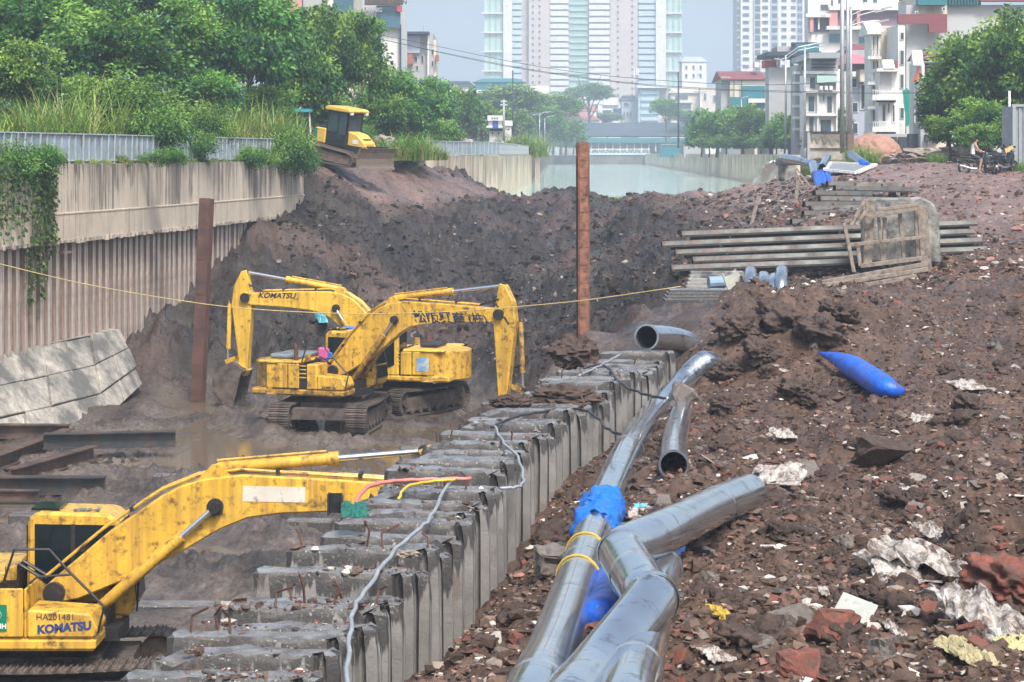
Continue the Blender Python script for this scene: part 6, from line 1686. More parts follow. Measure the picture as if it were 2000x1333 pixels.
B(b_, 'drainpipe', 835, 837.5, 66, 150, 289, 0.6, CW); B(b_, 'mast', 826, 827, 50, 66, 292, 0.3, CTN)
b_, yb = bld('house', 'pink and grey house tops showing above the trees at the top edge', 552, 690, -20, 210, 12, CCR, cat='house')
B(b_, 'pink_wall', 554, 590, -20, 24, 209.4, 0.6, CPK); B(b_, 'grey_wall', 592, 630, -12, 32, 209.2, 0.7, CGR); B(b_, 'dark_shutter', 652, 690, -20, 25, 209.3, 0.6, CBILL); B(b_, 'white_pier', 640, 651, -20, 25, 209.2, 0.6, CW)
win(b_, 627, 635, 2, 15, 209.9)

# ---- hazy houses beyond the water
def hz_house(nm, lab, x0, x1, yt, d, mt, rf=None, wins=(), extra=()):
    e_, yb_ = bld(nm, lab, x0, x1, yt, d, 12, mt, cat='house')
    if rf: roof(e_, x0 - 2, x1 + 2, yt + 1, rf[0], d, 12, rf[1], hip=0.2)
    for w_ in wins: win(e_, *w_, d, pr=0.25)
    for (n_, x0_, x1_, y0_, y1_, m_) in extra: B(e_, n_, x0_, x1_, y0_, y1_, d - 0.8, 1.0, m_)
    return e_
hz_house('villa', 'hazy white cube villa with big square windows left of the light blue block', 1168, 1212, 205, 720, CW, None, ((1176, 1195, 215, 238), (1179, 1184, 196, 205), (1190, 1199, 196, 205)), (('upper_cube', 1178, 1208, 190, 206, CW), ('cornice', 1176, 1210, 187, 191, CTILE), ('side_glass', 1198, 1212, 212, 230, CWIN)))
hz_house('villa', 'hazy lavender house with an arched top beside the white villa', 1214, 1246, 195, 725, CLV, (186, CSL), ((1218, 1229, 200, 209), (1217, 1221, 218, 228), (1223, 1227, 218, 228), (1229, 1233, 218, 228)))
b_ = hz_house('apartment_house', 'light blue hazy apartment block with stacked balconies', 1247, 1288, 172, 715, CBL, None, (), tuple(('balcony', 1252, 1286, 178 + 13 * k, 184 + 13 * k, CBL) for k in range(5)))
B(b_, 'side_wing', 1288, 1304, 170, 310, 717, 10, CW); B(b_, 'roof_sheet', 1244, 1306, 167, 172, 713, 14, CW)
hz_house('house', 'hazy house with pink tile roof and water tanks', 1108, 1165, 216, 700, CW, (203, CTILE), (), (('tank_tower', 1130, 1150, 188, 200, CW), ('water_tank', 1117, 1127, 189, 195, CTN), ('cupola', 1136, 1143, 178, 188, CW)))
hz_house('house', 'long low hazy house with a faded pink hipped roof', 1072, 1168, 234, 690, CW, (218, CTILE))
hz_house('house', 'hazy cream house behind the thin pole', 1310, 1372, 172, 710, CCR, None, ((1318, 1344, 186, 196), (1320, 1350, 202, 214)), (('storey_band', 1306, 1352, 197, 201, CW), ('storey_band', 1306, 1374, 178, 182, CW)))
hz_house('house', 'hazy cream block left of the maroon roof house', 1368, 1412, 172, 705, CCR, None, ((1374, 1380, 182, 196), (1392, 1398, 186, 200)))
hz_house('house', 'pale hazy house with a dark hipped roof behind the left trees', 868, 922, 168, 420, CW, (157, CSL))
hz_house('factory', 'large hazy blue-grey building with a curved roof line', 928, 1022, 160, 560, CTL, (152, CTL))
hz_house('house', 'hazy white house with flat white roof among trees', 922, 980, 180, 470, CW, None, ((944, 952, 190, 200),), (('flat_roof', 920, 968, 176, 182, CW),))
hz_house('house', 'hazy pale block right of the curved roof building', 1036, 1072, 168, 620, CW, None, ((1042, 1048, 178, 190),))
hz_house('house', 'tall hazy pale block at the right foot of the wide tower', 1332, 1380, 120, 800, CW, (110, CLV), tuple((x, x + 5, y, y + 8) for x in (1338, 1352, 1366) for y in (128, 144)))
# market hall with a wide dark roof
b_, yb = bld('market_hall', 'market hall with a huge dark blue-grey roof beyond the bridge', 1130, 1440, 272, 640, 40, CGR, zb=7.0, cat='market hall')
roof(b_, 1112, 1445, 266, 238, 634, 44, CSL, over=0.5, hip=0.12); B(b_, 'lower_roof', 1128, 1445, 270, 279, 628, 6, CTL)
for x in range(1140, 1440, 14): B(b_, 'column', x, x + 2, 279, 297, 629, 0.6, CW)
# bridge: white-blue truss
BD = 606.0
br = empty('footbridge', (WX(1160, BD), BD, 8.2), 0, 'low white truss bridge crossing the far end of the canal', 'bridge')
B(br, 'deck', 1055, 1270, 299, 303, BD, 4, CBL); B(br, 'top_chord', 1055, 1270, 291, 292.6, BD - 0.2, 0.3, CW)
for i in range(26):
    x = 1056 + i * 8.2
    MB().beam(W(x, 299, BD) - br.location, W(x + 4.1, 292, BD) - br.location, 0.14, 0.14, (0, 1, 0)).beam(W(x + 4.1, 292, BD) - br.location, W(x + 8.2, 299, BD) - br.location, 0.14, 0.14, (0, 1, 0)).build('truss_bay', CW, br)
tag(MB().slab([(WX(1050, BD), BD + 2), (WX(1275, BD), BD + 2), (WX(1275, BD), BD + 12), (WX(1050, BD), BD + 12)], 4.5, WZ(304, BD)).build('far_embankment', mat('dark_wet_bank', (0.035, 0.035, 0.035), 0.8)), kind='structure')
# little white watch house on the left bank
b_, yb = bld('guard_house', 'small white two-storey guard house with a blue balcony on the left bank', 955, 985, 252, 232, 3.0, CW, zb=8.0, cat='guard house')
B(b_, 'upper_room', 954, 980, 236, 252, 231.6, 2.6, CW); B(b_, 'arched_gable', 952, 983, 226, 236, 231.2, 3, CW); B(b_, 'blue_door', 962, 973, 236, 252, 231.4, 0.3, pm('blue_door', (0.03, 0.10, 0.40), 0.5)); B(b_, 'balcony', 950, 962, 246, 250, 230.6, 1.2, CW); B(b_, 'balcony', 973, 986, 246, 250, 230.6, 1.2, CW); B(b_, 'annex', 984, 999, 246, 300, 232.5, 2.5, CW); B(b_, 'annex_roof', 982, 1001, 236, 246, 232.2, 3, CW); B(b_, 'base_band', 956, 984, 252, 256, 231.7, 0.3, CSL)
for x0, x1, y0, y1 in ((959, 964, 258, 264), (971, 976, 258, 264), (986, 990, 265, 270), (990, 996, 250, 256)): win(b_, x0, x1, y0, y1, 232, pane=CDK)
for x in (960, 965, 970): B(b_, 'vent', x, x + 2.6, 230, 232, 231.1, 0.1, CDK)

_rc = random.Random(21)
_walls = [('white', CW), ('cream', CCR), ('grey', CGR), ('pale blue', CBL), ('lavender', CLV), ('pink', CPK)]; _roofs = [('red tile', CTILE), ('dark', CSL), ('tin', CTN), ('maroon', CMR)]
_x = 872.0; _k = 0
while _x < 1425:
    w_ = _rc.uniform(14, 30); (wn_, wm_), (rn_, rm_) = _rc.choice(_walls), _rc.choice(_roofs)
    yt = _rc.uniform(212, 246); d_ = _rc.uniform(640, 690) if _x < 1080 else _rc.uniform(730, 800)
    e_, yb_ = bld('house', 'hazy %s house with %s roof, %s in the far row' % (wn_, rn_, ORD[_k]), _x, _x + w_, yt, d_, 10, wm_, cat='house')
    e_['group'] = 'small hazy houses of the far row'
    roof(e_, _x - 1, _x + w_ + 1, yt + 1, yt - _rc.uniform(4, 9), d_, 10, rm_, hip=_rc.choice((0.0, 0.25)))
    for q in range(int(w_ // 9)):
        for yy in (yt + 6, yt + 22): win(e_, _x + 3 + q * 8, _x + 7.5 + q * 8, yy, yy + 7, d_, pr=0.25)
    _x += w_ * _rc.uniform(0.8, 1.3); _k += 1
# low sheds, stalls and walls on the right bank above the canal
for i_, (x0, x1, y0, d_, m_, lab) in enumerate(((1290, 1330, 284, 420, CTL, 'teal sheet fence on the far right bank'), (1336, 1372, 282, 370, CGR, 'grey low wall on the right bank'), (1378, 1402, 276, 330, CW, 'small white kiosk on the right bank'), (1420, 1450, 284, 290, CTN, 'tin sheet fence below the street trees'), (1455, 1474, 280, 275, CCR, 'cream box under the street trees'), (1480, 1510, 283, 262, CGR, 'grey sheet fence near the outfall'), (1540, 1572, 270, 240, CDK, 'dark shop front below the grey house'), (1576, 1600, 274, 222, CGR, 'grey gate below the white row house'))):
    e_, yb_ = bld('shed', lab, x0, x1, y0, d_, 2.0, m_, cat='shed'); B(e_, 'top_edge', x0 - 1, x1 + 1, y0 - 1.5, y0, d_ - 0.2, 2.4, CTN)
# ---- poles, lamps, wires
MAT_POLE = mat('galvanised_pole', (0.40, 0.43, 0.45), 0.4, metal=0.5, var=0.15, dirt=(0.22, 0.2, 0.18), dirt_amt=0.3)
MAT_CPOLE = mat('concrete_pole', (0.42, 0.41, 0.38), 0.8, var=0.2)
def pole(name, label, px, yt, yb, d, r_, arms=(), mt=MAT_POLE, cat='pole', r2=None):
    a = W(px, yb, d); b = W(px, yt, d)
    e_ = empty(name, a, 0, label, cat)
    MB().tube([(0, 0, 0), b - a], r_, 10, r2=r2 or r_ * 0.75).build('shaft', mt, e_, smooth=True)
    for (dx0, y0, dx1, y1, t_) in arms:
        MB().tube([W(px + dx0, y0, d) - a, W(px + dx0 + (dx1 - dx0) * 0.4, y0 + (y1 - y0) * 0.7, d) - a, W(px + dx1, y1, d) - a], t_, 6).build('arm', mt, e_)
        if t_ < 0.09:
            q = W(px + dx1, y1, d) - a; s_ = 1 if dx1 > dx0 else -1
            MB().box(q + Vector((s_ * 0.35, 0, 0.0)), (0.8, 0.3, 0.14), m=Matrix.Rotation(R(-12 * s_), 3, 'Y')).build('lamp_head', mt, e_)
    return e_
pole('steel_mast', 'thick pale steel mast in front of the torn wall, nearer of the pair', 1645, -70, 300, 118, 0.13, r2=0.11)
pole('steel_mast', 'second pale steel mast right behind the first', 1655.5, -70, 262, 150, 0.13, r2=0.12)
pole('street_lamp', 'street lamp with long curved arm in front of the grey house', 1534.5, 108, 292, 235, 0.13, ((0, 112, -8, 116, 0.05), (0, 110, 62, 85, 0.06), (0, 116, 60, 92, 0.05)), cat='street lamp')
pole('street_lamp', 'street lamp right of the grey house with arms to the right', 1572, 92, 290, 220, 0.13, ((0, 96, 30, 84, 0.05),), cat='street lamp')
pole('street_lamp', 'tall lamp with three long arms above the pink roof house', 1662, 14, 290, 170, 0.12, ((0, 30, 60, 16, 0.05), (0, 48, 48, 22, 0.05), (0, 50, 55, 41, 0.05)), cat='street lamp')
pole('utility_pole', 'thin dark pole rising in front of the wide tower, left', 1001.5, 138, 275, 300, 0.12, mt=CSL)
pole('utility_pole', 'thin dark pole right of the light blue block', 1325, 141, 290, 330, 0.16, mt=CSL)
am = pole('antenna_mast', 'antenna mast with white panels on a roof before the tower', 1243, 133, 200, 712, 0.35, mt=CTN, cat='mast')
for x in (1239, 1243.5, 1247):
    MB().box(W(x, 140, 711) - am.location, (0.35, 0.3, 2.4)).build('antenna_panel', CW, am)
pole('utility_pole', 'concrete utility pole with crossarms behind the white guard house', 984, 195, 275, 225, 0.14, ((-6, 199, 6, 199, 0.1), (-7, 206, 7, 206, 0.1)), mt=CTN)
pole('street_lamp', 'hazy double lamp at the right side of the canal', 1368.5, 184, 290, 330, 0.12, ((0, 186, -4, 180, 0.05), (0, 186, 4, 180, 0.05)), cat='street lamp')
for i_, (x, yt, d, lab) in enumerate(((1054, 224, 420, 'hazy street lamp beyond the guard house, nearest the canal'), (1064, 232, 450, 'hazy street lamp second beyond the guard house'), (1036, 228, 400, 'hazy street lamp left of the pair beyond the guard house'), (1009, 222, 380, 'hazy street lamp just right of the guard house'), (1133, 238, 560, 'hazy lamp in front of the market hall'), (1448, 195, 290, 'slim lamp pole in front of the teal wall'))):
    pole('street_lamp', lab, x, yt, 300, d, 0.10, ((0, yt + 1, 13 if i_ < 4 else 2, yt - 5, 0.06),), cat='street lamp')
pole('utility_pole', 'pale concrete pole with a meter box beside the container', 1971.5, 178, 320, 107, 0.07, mt=CW)
def sagwire(label, pts, r_):
    pp = smooth_path(pts, 8)
    o = MB().tube([p - pts[0] for p in pp], r_, 4).build('overhead_wire', CSL, None); o.location = pts[0]; tag(o, label, 'wire')
sagwire('upper overhead wire sagging from the left building across the sky', [W(px, py, d) for px, py, d in ((740, 68, 228), (860, 92, 222), (1000, 121, 215), (1130, 142, 208), (1260, 155, 200), (1400, 164, 190), (1520, 166, 185), (1650, 160, 152))], 0.024)
sagwire('middle overhead wire sagging across the sky in front of the tower', [W(px, py, d) for px, py, d in ((740, 76, 228), (860, 102, 222), (1000, 130, 215), (1130, 150, 208), (1260, 165, 200), (1400, 174, 190), (1520, 178, 185), (1650, 180, 152))], 0.024)
sagwire('lowest overhead wire running right past the masts to the tree', [W(px, py, d) for px, py, d in ((742, 77, 229), (1000, 132, 216), (1260, 167, 201), (1480, 179, 186), (1650, 182, 152), (1830, 181, 140), (2050, 172, 130))], 0.022)
# ================================================================== PLANTS
def leaf_material(name, trans=0.25):
    m = bpy.data.materials.new(name); m.use_nodes = True
    N = m.node_tree.nodes; L = m.node_tree.links; b = N['Principled BSDF']; out = N['Material Output']
    at = N.new('ShaderNodeAttribute'); at.attribute_name = 'tint'
    oi = N.new('ShaderNodeObjectInfo'); hs = N.new('ShaderNodeHueSaturation')
    mr = N.new('ShaderNodeMapRange'); mr.inputs[3].default_value = 0.475; mr.inputs[4].default_value = 0.515; L.new(oi.outputs['Random'], mr.inputs[0]); L.new(mr.outputs[0], hs.inputs['Hue'])
    L.new(at.outputs['Color'], hs.inputs['Color']); L.new(hs.outputs[0], b.inputs['Base Color']); b.inputs['Roughness'].default_value = 0.5; b.inputs['Specular IOR Level'].default_value = 0.3
    t_ = N.new('ShaderNodeBsdfTranslucent'); L.new(hs.outputs[0], t_.inputs['Color'])
    mx = N.new('ShaderNodeMixShader'); mx.inputs[0].default_value = trans
    L.new(b.outputs[0], mx.inputs[1]); L.new(t_.outputs[0], mx.inputs[2]); L.new(mx.outputs[0], out.inputs['Surface'])
    return m
MAT_LEAF = leaf_material('foliage')
MAT_BARK = mat('bark', (0.09, 0.07, 0.055), 0.9, var=0.4, vscale=4, bump=0.5, bscale=12)
def leaves_mesh(name, base, dirs, size, width, cols):
    """diamond leaves: base points (n,3), directions (n,3), lengths (n), width ratio"""
    n = len(base)
    d = dirs / np.linalg.norm(dirs, axis=1, keepdims=True)
    rv = np.random.default_rng(n).normal(size=(n, 3))
    s = np.cross(d, rv); s /= np.linalg.norm(s, axis=1, keepdims=True) + 1e-9
    nn = np.cross(s, d)
    V = np.empty((n, 4, 3))
    V[:, 0] = base; V[:, 2] = base + d * size[:, None]
    mid = base + d * size[:, None] * 0.5 + nn * size[:, None] * 0.10
    V[:, 1] = mid + s * (size * width)[:, None]; V[:, 3] = mid - s * (size * width)[:, None]
    me_ = mesh_np(name, V.reshape(-1, 3), np.arange(n * 4), 4)
    vcol(me_, 'tint', np.repeat(cols, 4, 0))
    return me_
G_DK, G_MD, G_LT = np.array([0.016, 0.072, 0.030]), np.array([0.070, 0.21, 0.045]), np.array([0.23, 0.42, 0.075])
def crown_mesh(name, seed, R0=3.2, H0=2.9, clumps=150, per=85, leaf=0.34, droop=0.55, bright=1.0):
    r = np.random.default_rng(seed)
    lob = []
    for i in range(9):
        a = r.uniform(0, 2 * np.pi); q = r.uniform(0.25, 0.62); zz = r.uniform(-0.45, 0.6)
        lob.append((math.cos(a) * q * R0, math.sin(a) * q * R0, zz * H0, r.uniform(0.42, 0.62)))
    lob.append((0, 0, 0.1 * H0, 0.7))
    cs = []
    while len(cs) < clumps:
        l = lob[r.integers(len(lob))]; v = r.normal(size=3); v /= np.linalg.norm(v)
        if v[2] < -0.55: continue
        p = np.array(l[:3]) + v * np.array([R0, R0, H0]) * l[3] * r.uniform(0.8, 1.05)
        cs.append((p, v))
    bases = []; dirs = []; sz = []; cl = []
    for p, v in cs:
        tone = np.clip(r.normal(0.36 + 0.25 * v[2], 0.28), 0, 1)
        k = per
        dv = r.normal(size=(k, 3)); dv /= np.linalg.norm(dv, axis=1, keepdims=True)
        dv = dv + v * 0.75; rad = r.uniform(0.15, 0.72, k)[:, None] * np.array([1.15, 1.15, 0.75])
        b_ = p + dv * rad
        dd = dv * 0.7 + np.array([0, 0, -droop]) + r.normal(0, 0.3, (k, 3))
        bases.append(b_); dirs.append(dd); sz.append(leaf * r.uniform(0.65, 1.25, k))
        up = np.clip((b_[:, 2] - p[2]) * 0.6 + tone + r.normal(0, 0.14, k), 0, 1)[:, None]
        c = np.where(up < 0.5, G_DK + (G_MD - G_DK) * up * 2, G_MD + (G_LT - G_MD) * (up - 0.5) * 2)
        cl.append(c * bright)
    me_ = leaves_mesh(name, np.concatenate(bases), np.concatenate(dirs), np.concatenate(sz), 0.27, np.concatenate(cl))
    return me_
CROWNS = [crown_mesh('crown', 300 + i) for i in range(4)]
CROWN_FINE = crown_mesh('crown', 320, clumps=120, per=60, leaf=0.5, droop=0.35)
def trunk_mesh(seed, h):
    r = random.Random(seed); mb = MB()
    mb.tube([(0, 0, -h), (0.1, 0, -h * 0.6), (0.0, 0.1, -h * 0.2), (0.05, 0, 0.5)], [0.24, 0.19, 0.15, 0.07], 8)
    for i in range(6):
        a = r.uniform(0, 6.28); z = -h * r.uniform(0.05, 0.45)
        mb.tube([(0, 0, z), (math.cos(a) * 0.9, math.sin(a) * 0.9, z + 0.8), (math.cos(a) * 1.9, math.sin(a) * 1.9, z + 2.0)], [0.10, 0.07, 0.03], 6)
    return mb.mesh('trunk')
TRUNKS = [trunk_mesh(i, 5.0) for i in range(3)]
rt = random.Random(9)
def tree(label, px, py, d, hw, hh, var=0, group=None, zg=8.0, name='tree', mesh=None, bright=None):
    c = W(px, py, d); sx, sz = M(hw, d) / 3.3, M(hh, d) / 3.2
    e_ = empty(name, (c.x, d, zg), 0, label, 'tree', group)
    o = obj('crown', mesh or CROWNS[var % 4], MAT_LEAF, e_); o.location = (0, 0, c.z - zg); o.scale = (sx, (sx + sz) / 2, sz); o.rotation_euler = (0, 0, rt.uniform(0, 6.28))
    h = max(0.6, c.z - zg)
    t_ = obj('trunk', TRUNKS[var % 3], MAT_BARK, e_); t_.location = (0, 0, c.z - zg); t_.scale = (max(0.4, sx), max(0.4, sx), h / 5.0)
    return e_
GT = 'leafy trees along the left bank'
for i, (px, py, d, hw, hh, lab) in enumerate((
    (40, 45, 100, 130, 95, 'dark tall tree in the top left corner'), (48, 150, 86, 74, 74, 'small light green tree above the weeds at the left edge'), (215, 120, 97, 115, 95, 'broad yellow-green tree, second large one from the left'),
    (150, 20, 118, 110, 75, 'dark tree top behind the second large tree'), (335, 95, 104, 92, 95, 'large tree right of the broad yellow-green tree'), (300, -5, 122, 120, 65, 'tree top at the upper edge behind the large pair'), (485, 100, 112, 98, 115, 'tall tree in the middle of the left row'),
    (430, -10, 132, 110, 60, 'tree top at the upper edge above the middle tree'), (575, 150, 121, 78, 100, 'tree left of the bulldozer cab'), (600, 70, 132, 62, 58, 'rounded tree top below the pink house'), (655, 135, 131, 82, 108, 'big tree directly behind the bulldozer'),
    (706, 90, 143, 48, 62, 'dark tree top left of the white side wall'), (782, 205, 150, 62, 72, 'tree right of the bulldozer with low branches'), (842, 212, 168, 46, 62, 'last tree of the left row beside the sky'), (735, 235, 140, 52, 48, 'low tree filling the gap behind the blade'), (400, 200, 103, 70, 60, 'low dark tree behind the reeds in the middle'), (260, 210, 96, 70, 50, 'low dark tree behind the leafy bush'), (520, 215, 112, 60, 50, 'low tree behind the turquoise sheets'), (640, 235, 122, 60, 45, 'shaded low tree behind the bulldozer cab'), (150, 190, 92, 55, 40, 'shaded low tree behind the tall reeds'), (20, 225, 93, 75, 45, 'dark low tree under the light green one'), (90, 215, 97, 60, 50, 'dark low tree left of the tall reeds'))):
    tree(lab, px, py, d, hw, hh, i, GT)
GLO = 'dense shrubs under the trees of the left bank'
for i, px in enumerate(range(-20, 900, 62)):
    d = 100 + max(0, px) * 0.075
    tree('shaded shrub under the left tree row, %s from the left' % ORD[i], px, 262 + (i % 3) * 8, d, 52, 42, i, GLO, name='shrub')
GH = 'hazy distant trees'
for i, (px, py, d, hw, hh, lab) in enumerate(((903, 225, 240, 32, 48, 'hazy dark tree right of the left row'), (940, 245, 300, 55, 42, 'hazy tree behind the guard house'), (1000, 205, 430, 62, 34, 'wide hazy tree crown left of the pale block'), (1000, 250, 380, 40, 32, 'hazy tree right of the guard house, low'), (1095, 212, 500, 40, 26, 'hazy round tree before the pink roofs'), (1150, 185, 680, 45, 20, 'hazy tree at the foot of the tower'), (1105, 262, 480, 36, 26, 'hazy dark tree left of the market roof'), (1060, 240, 460, 35, 30, 'hazy dark tree between the lamps'), (1300, 215, 560, 26, 20, 'small hazy tree right of the light blue block'))):
    tree(lab, px, py, d, hw, hh, i, GH, mesh=CROWN_FINE)
GRR = 'street trees along the right bank'
for i, (px, py, d, hw, hh, lab) in enumerate(((1400, 258, 285, 48, 40, 'street tree at the left end of the right bank row'), (1450, 255, 280, 46, 44, 'second street tree of the right bank row'), (1505, 262, 270, 32, 38, 'third street tree of the right bank row'), (1532, 266, 250, 32, 40, 'light green street tree in front of the grey wall'), (1615, 250, 232, 42, 34, 'round dark street tree behind the torn wall'), (1370, 270, 300, 30, 28, 'small street tree at the far end of the right bank'))):
    tree(lab, px, py, d, hw, hh, i, GRR, zg=7.9, mesh=CROWN_FINE)
for i, (px, d) in enumerate(((1385, 282), (1418, 278), (1452, 272), (1486, 262), (1516, 252), (1545, 246), (1590, 228), (1628, 226))):
    tree('low shrub under the right bank street trees, %s from the left' % ORD[i], px, 281, d, 26, 15, i, 'low shrubs under the right bank trees', zg=7.9, name='shrub', mesh=CROWN_FINE)
for i, (px, py, d, hw, hh) in enumerate(((1045, 262, 560, 40, 30), (1080, 275, 590, 34, 20), (1010, 272, 500, 38, 26), (1120, 280, 600, 26, 14), (1065, 225, 640, 40, 24), (970, 225, 520, 45, 30), (1185, 232, 705, 30, 10), (1345, 232, 640, 40, 16), (930, 275, 420, 34, 22))):
    tree('hazy dark tree mass beyond the canal, %s of the scattered ones' % ORD[i], px, py, d, hw, hh, i, 'hazy tree masses beyond the canal', mesh=CROWN_FINE)
GX_ = 'big dark trees at the right edge'
for i, (px, py, d, hw, hh, lab) in enumerate(((1915, 160, 130, 100, 100, 'large dense tree at the right edge before the blank wall'), (1990, 150, 128, 95, 115, 'tree cut by the right edge above the container'), (1850, 215, 132, 62, 62, 'lower left crown of the trees at the right edge'), (1930, 245, 124, 75, 50, 'low dense tree behind the motorbikes'), (1870, 130, 140, 45, 40, 'upper left crown of the trees at the right edge'), (1855, 262, 126, 48, 34, 'low shrub under the trees at the right edge, left'), (1905, 275, 121, 45, 30, 'low shrub behind the seated rider'), (1975, 262, 122, 50, 42, 'low shrub beside the container'))):
    tree(lab, px, py, d, hw, hh, i + 1, GX_, zg=7.7)

# reeds, grass, bushes, vines on the left bank
def reed_mesh(name, seed, n=520, rad=1.1, h=2.0, wd=0.022, lean=0.9, bright=1.15):
    r = np.random.default_rng(seed); k = 5
    a = r.uniform(0, 2 * np.pi, n); q = rad * np.sqrt(r.uniform(0, 1, n))
    b = np.stack([np.cos(a) * q, np.sin(a) * q, np.zeros(n)], 1)
    ln = h * r.uniform(0.55, 1.15, n); da = r.uniform(0, 2 * np.pi, n); le = lean * r.uniform(0.2, 1.0, n)
    V = np.empty((n, k + 1, 2, 3)); pd = np.stack([-np.sin(da), np.cos(da), np.zeros(n)], 1)
    for i in range(k + 1):
        t_ = i / k
        out = le * ln * t_ ** 2.0; up = ln * (t_ - 0.62 * le * t_ ** 3)
        c = b + np.stack([np.cos(da) * out, np.sin(da) * out, up], 1)
        w_ = wd * (1 - 0.92 * t_ ** 1.6) * r.uniform(0.7, 1.3, n)
        V[:, i, 0] = c - pd * w_[:, None]; V[:, i, 1] = c + pd * w_[:, None]
    idx = np.arange(n)[:, None] * (2 * (k + 1))
    F = np.concatenate([np.stack([idx[:, 0] + 2 * i, idx[:, 0] + 2 * i + 1, idx[:, 0] + 2 * i + 3, idx[:, 0] + 2 * i + 2], 1) for i in range(k)], 0)
    me_ = mesh_np(name, V.reshape(-1, 3), F.reshape(-1), 4)
    u = r.uniform(0, 1, n)[:, None]; c = np.array([0.07, 0.19, 0.04]) * (1 - u) + np.array([0.26, 0.38, 0.08]) * u
    dry = r.random(n) < 0.10; c[dry] = np.array([0.34, 0.28, 0.14])
    vcol(me_, 'tint', np.repeat(c * bright, 2 * (k + 1), 0))
    return me_
REED = [reed_mesh('blades', 40), reed_mesh('blades', 41, lean=1.15), reed_mesh('blades', 42, n=260, h=1.0, rad=0.6, wd=0.018, lean=1.2)]
GRD = 'tall reeds and grass on the left bank'
for i, (px, py, d, s, v, lab) in enumerate(((165, 262, 76, 1.15, 0, 'tall bright reed clump behind the fence, largest'), (110, 268, 73, 1.0, 1, 'reed clump left of the largest one'), (215, 270, 79, 0.9, 1, 'reed clump right of the largest one'), (60, 275, 71, 0.8, 0, 'reed clump near the left edge behind the fence'), (15, 290, 69.5, 0.9, 1, 'weed clump at the left edge of the wall top'), (385, 262, 88, 0.95, 0, 'reed clump behind the middle of the fence'), (430, 265, 90, 0.8, 1, 'reed clump with dry tips right of the middle'),
      (480, 258, 95, 1.1, 0, 'tall reed clump at the right end of the fence'), (515, 265, 97, 1.05, 1, 'broad reed clump by the turquoise sheets'), (545, 275, 99, 0.9, 0, 'reed clump at the end of the wall'), (335, 275, 86, 0.8, 1, 'reed clump beside the leafy bush'), (790, 278, 124, 1.0, 1, 'green weed clump in front of the far fence'), (815, 292, 127, 0.8, 0, 'second weed clump before the far fence'), (770, 295, 122, 0.6, 1, 'short weeds by the bulldozer blade'), (850, 290, 129, 0.5, 1, 'short grass at the foot of the far fence'), (1020, 285, 229, 1.6, 1, 'bushy weeds at the corner of the far wall'), (1035, 295, 230, 1.3, 0, 'weeds hanging at the far wall corner'))):
    if d < 100: d += 7.5
    x = WX(px, d); e_ = empty('reed_clump', (x, d, 8.0), 0, lab, 'reeds', GRD)
    o = obj('blades', REED[v], MAT_LEAF, e_); o.scale = (s * 1.35, s * 1.35, s * (1.55 if d < 110 else 1.0)); o.rotation_euler = (0, 0, i * 1.3)
# drooping grass along the wall edge
rr2 = random.Random(4)
GE = 'grass tufts on the edge of the left canal wall'
for i in range(22):
    d = 67.5 + i * 1.62 + rr2.uniform(-.4, .4); p = offset_line(d, 0.25)
    s = rr2.uniform(0.3, 0.65) * (1.2 if i < 3 or i > 17 else 0.7)
    e_ = empty('grass_tuft', (p.x, p.y, 8.02), 0, 'grass tuft on the left wall edge, %s from the left' % ORD[i], 'grass', GE)
    o = obj('blades', REED[2], MAT_LEAF, e_); o.scale = (s * 1.2, s * 1.2, s); o.rotation_euler = (0, R(25), i)
GBU = 'leafy bushes on the left bank'
BUSH = crown_mesh('foliage', 341, R0=1.5, H0=1.1, clumps=110, per=80, leaf=0.16, droop=0.7)
for i, (px, py, d, hw, hh, lab) in enumerate(((262, 205, 81, 95, 55, 'broad feathery bush behind the fence left of centre'), (300, 262, 79, 62, 48, 'leafy bush hanging over the fence'), (370, 285, 83, 50, 30, 'bush covering the gap in the fence'), (410, 245, 88, 40, 40, 'bush with dry seed heads'), (560, 300, 101, 48, 42, 'dense bush at the end of the canal wall'), (590, 318, 103, 24, 30, 'small dark bush at the earth slope'), (20, 325, 68.5, 55, 45, 'weedy bush overhanging the wall at the left edge'), (85, 312, 70, 32, 28, 'bush over the fence left of the hanging vine'), (800, 295, 126, 26, 22, 'bush in front of the far fence'), (495, 310, 95, 50, 22, 'low bush over the wall edge'), (325, 308, 80, 40, 18, 'small bush over the wall edge'), (700, 262, 128, 30, 18, 'bush behind the bulldozer'), (870, 262, 170, 30, 18, 'pale bush behind the far fence'))):
    if d < 95 and py < 300 and px > 60: d += 5
    e_ = empty('bush', (WX(px, d), d, 8.0), 0, lab, 'bush', GBU)
    c = W(px, py, d); o = obj('foliage', BUSH, MAT_LEAF, e_); o.location = (0, 0, c.z - 8.0); o.scale = (M(hw, d) / 1.7, M((hw + hh) / 2, d) / 1.7, M(hh, d) / 1.3); o.rotation_euler = (0, 0, i * 2.1)
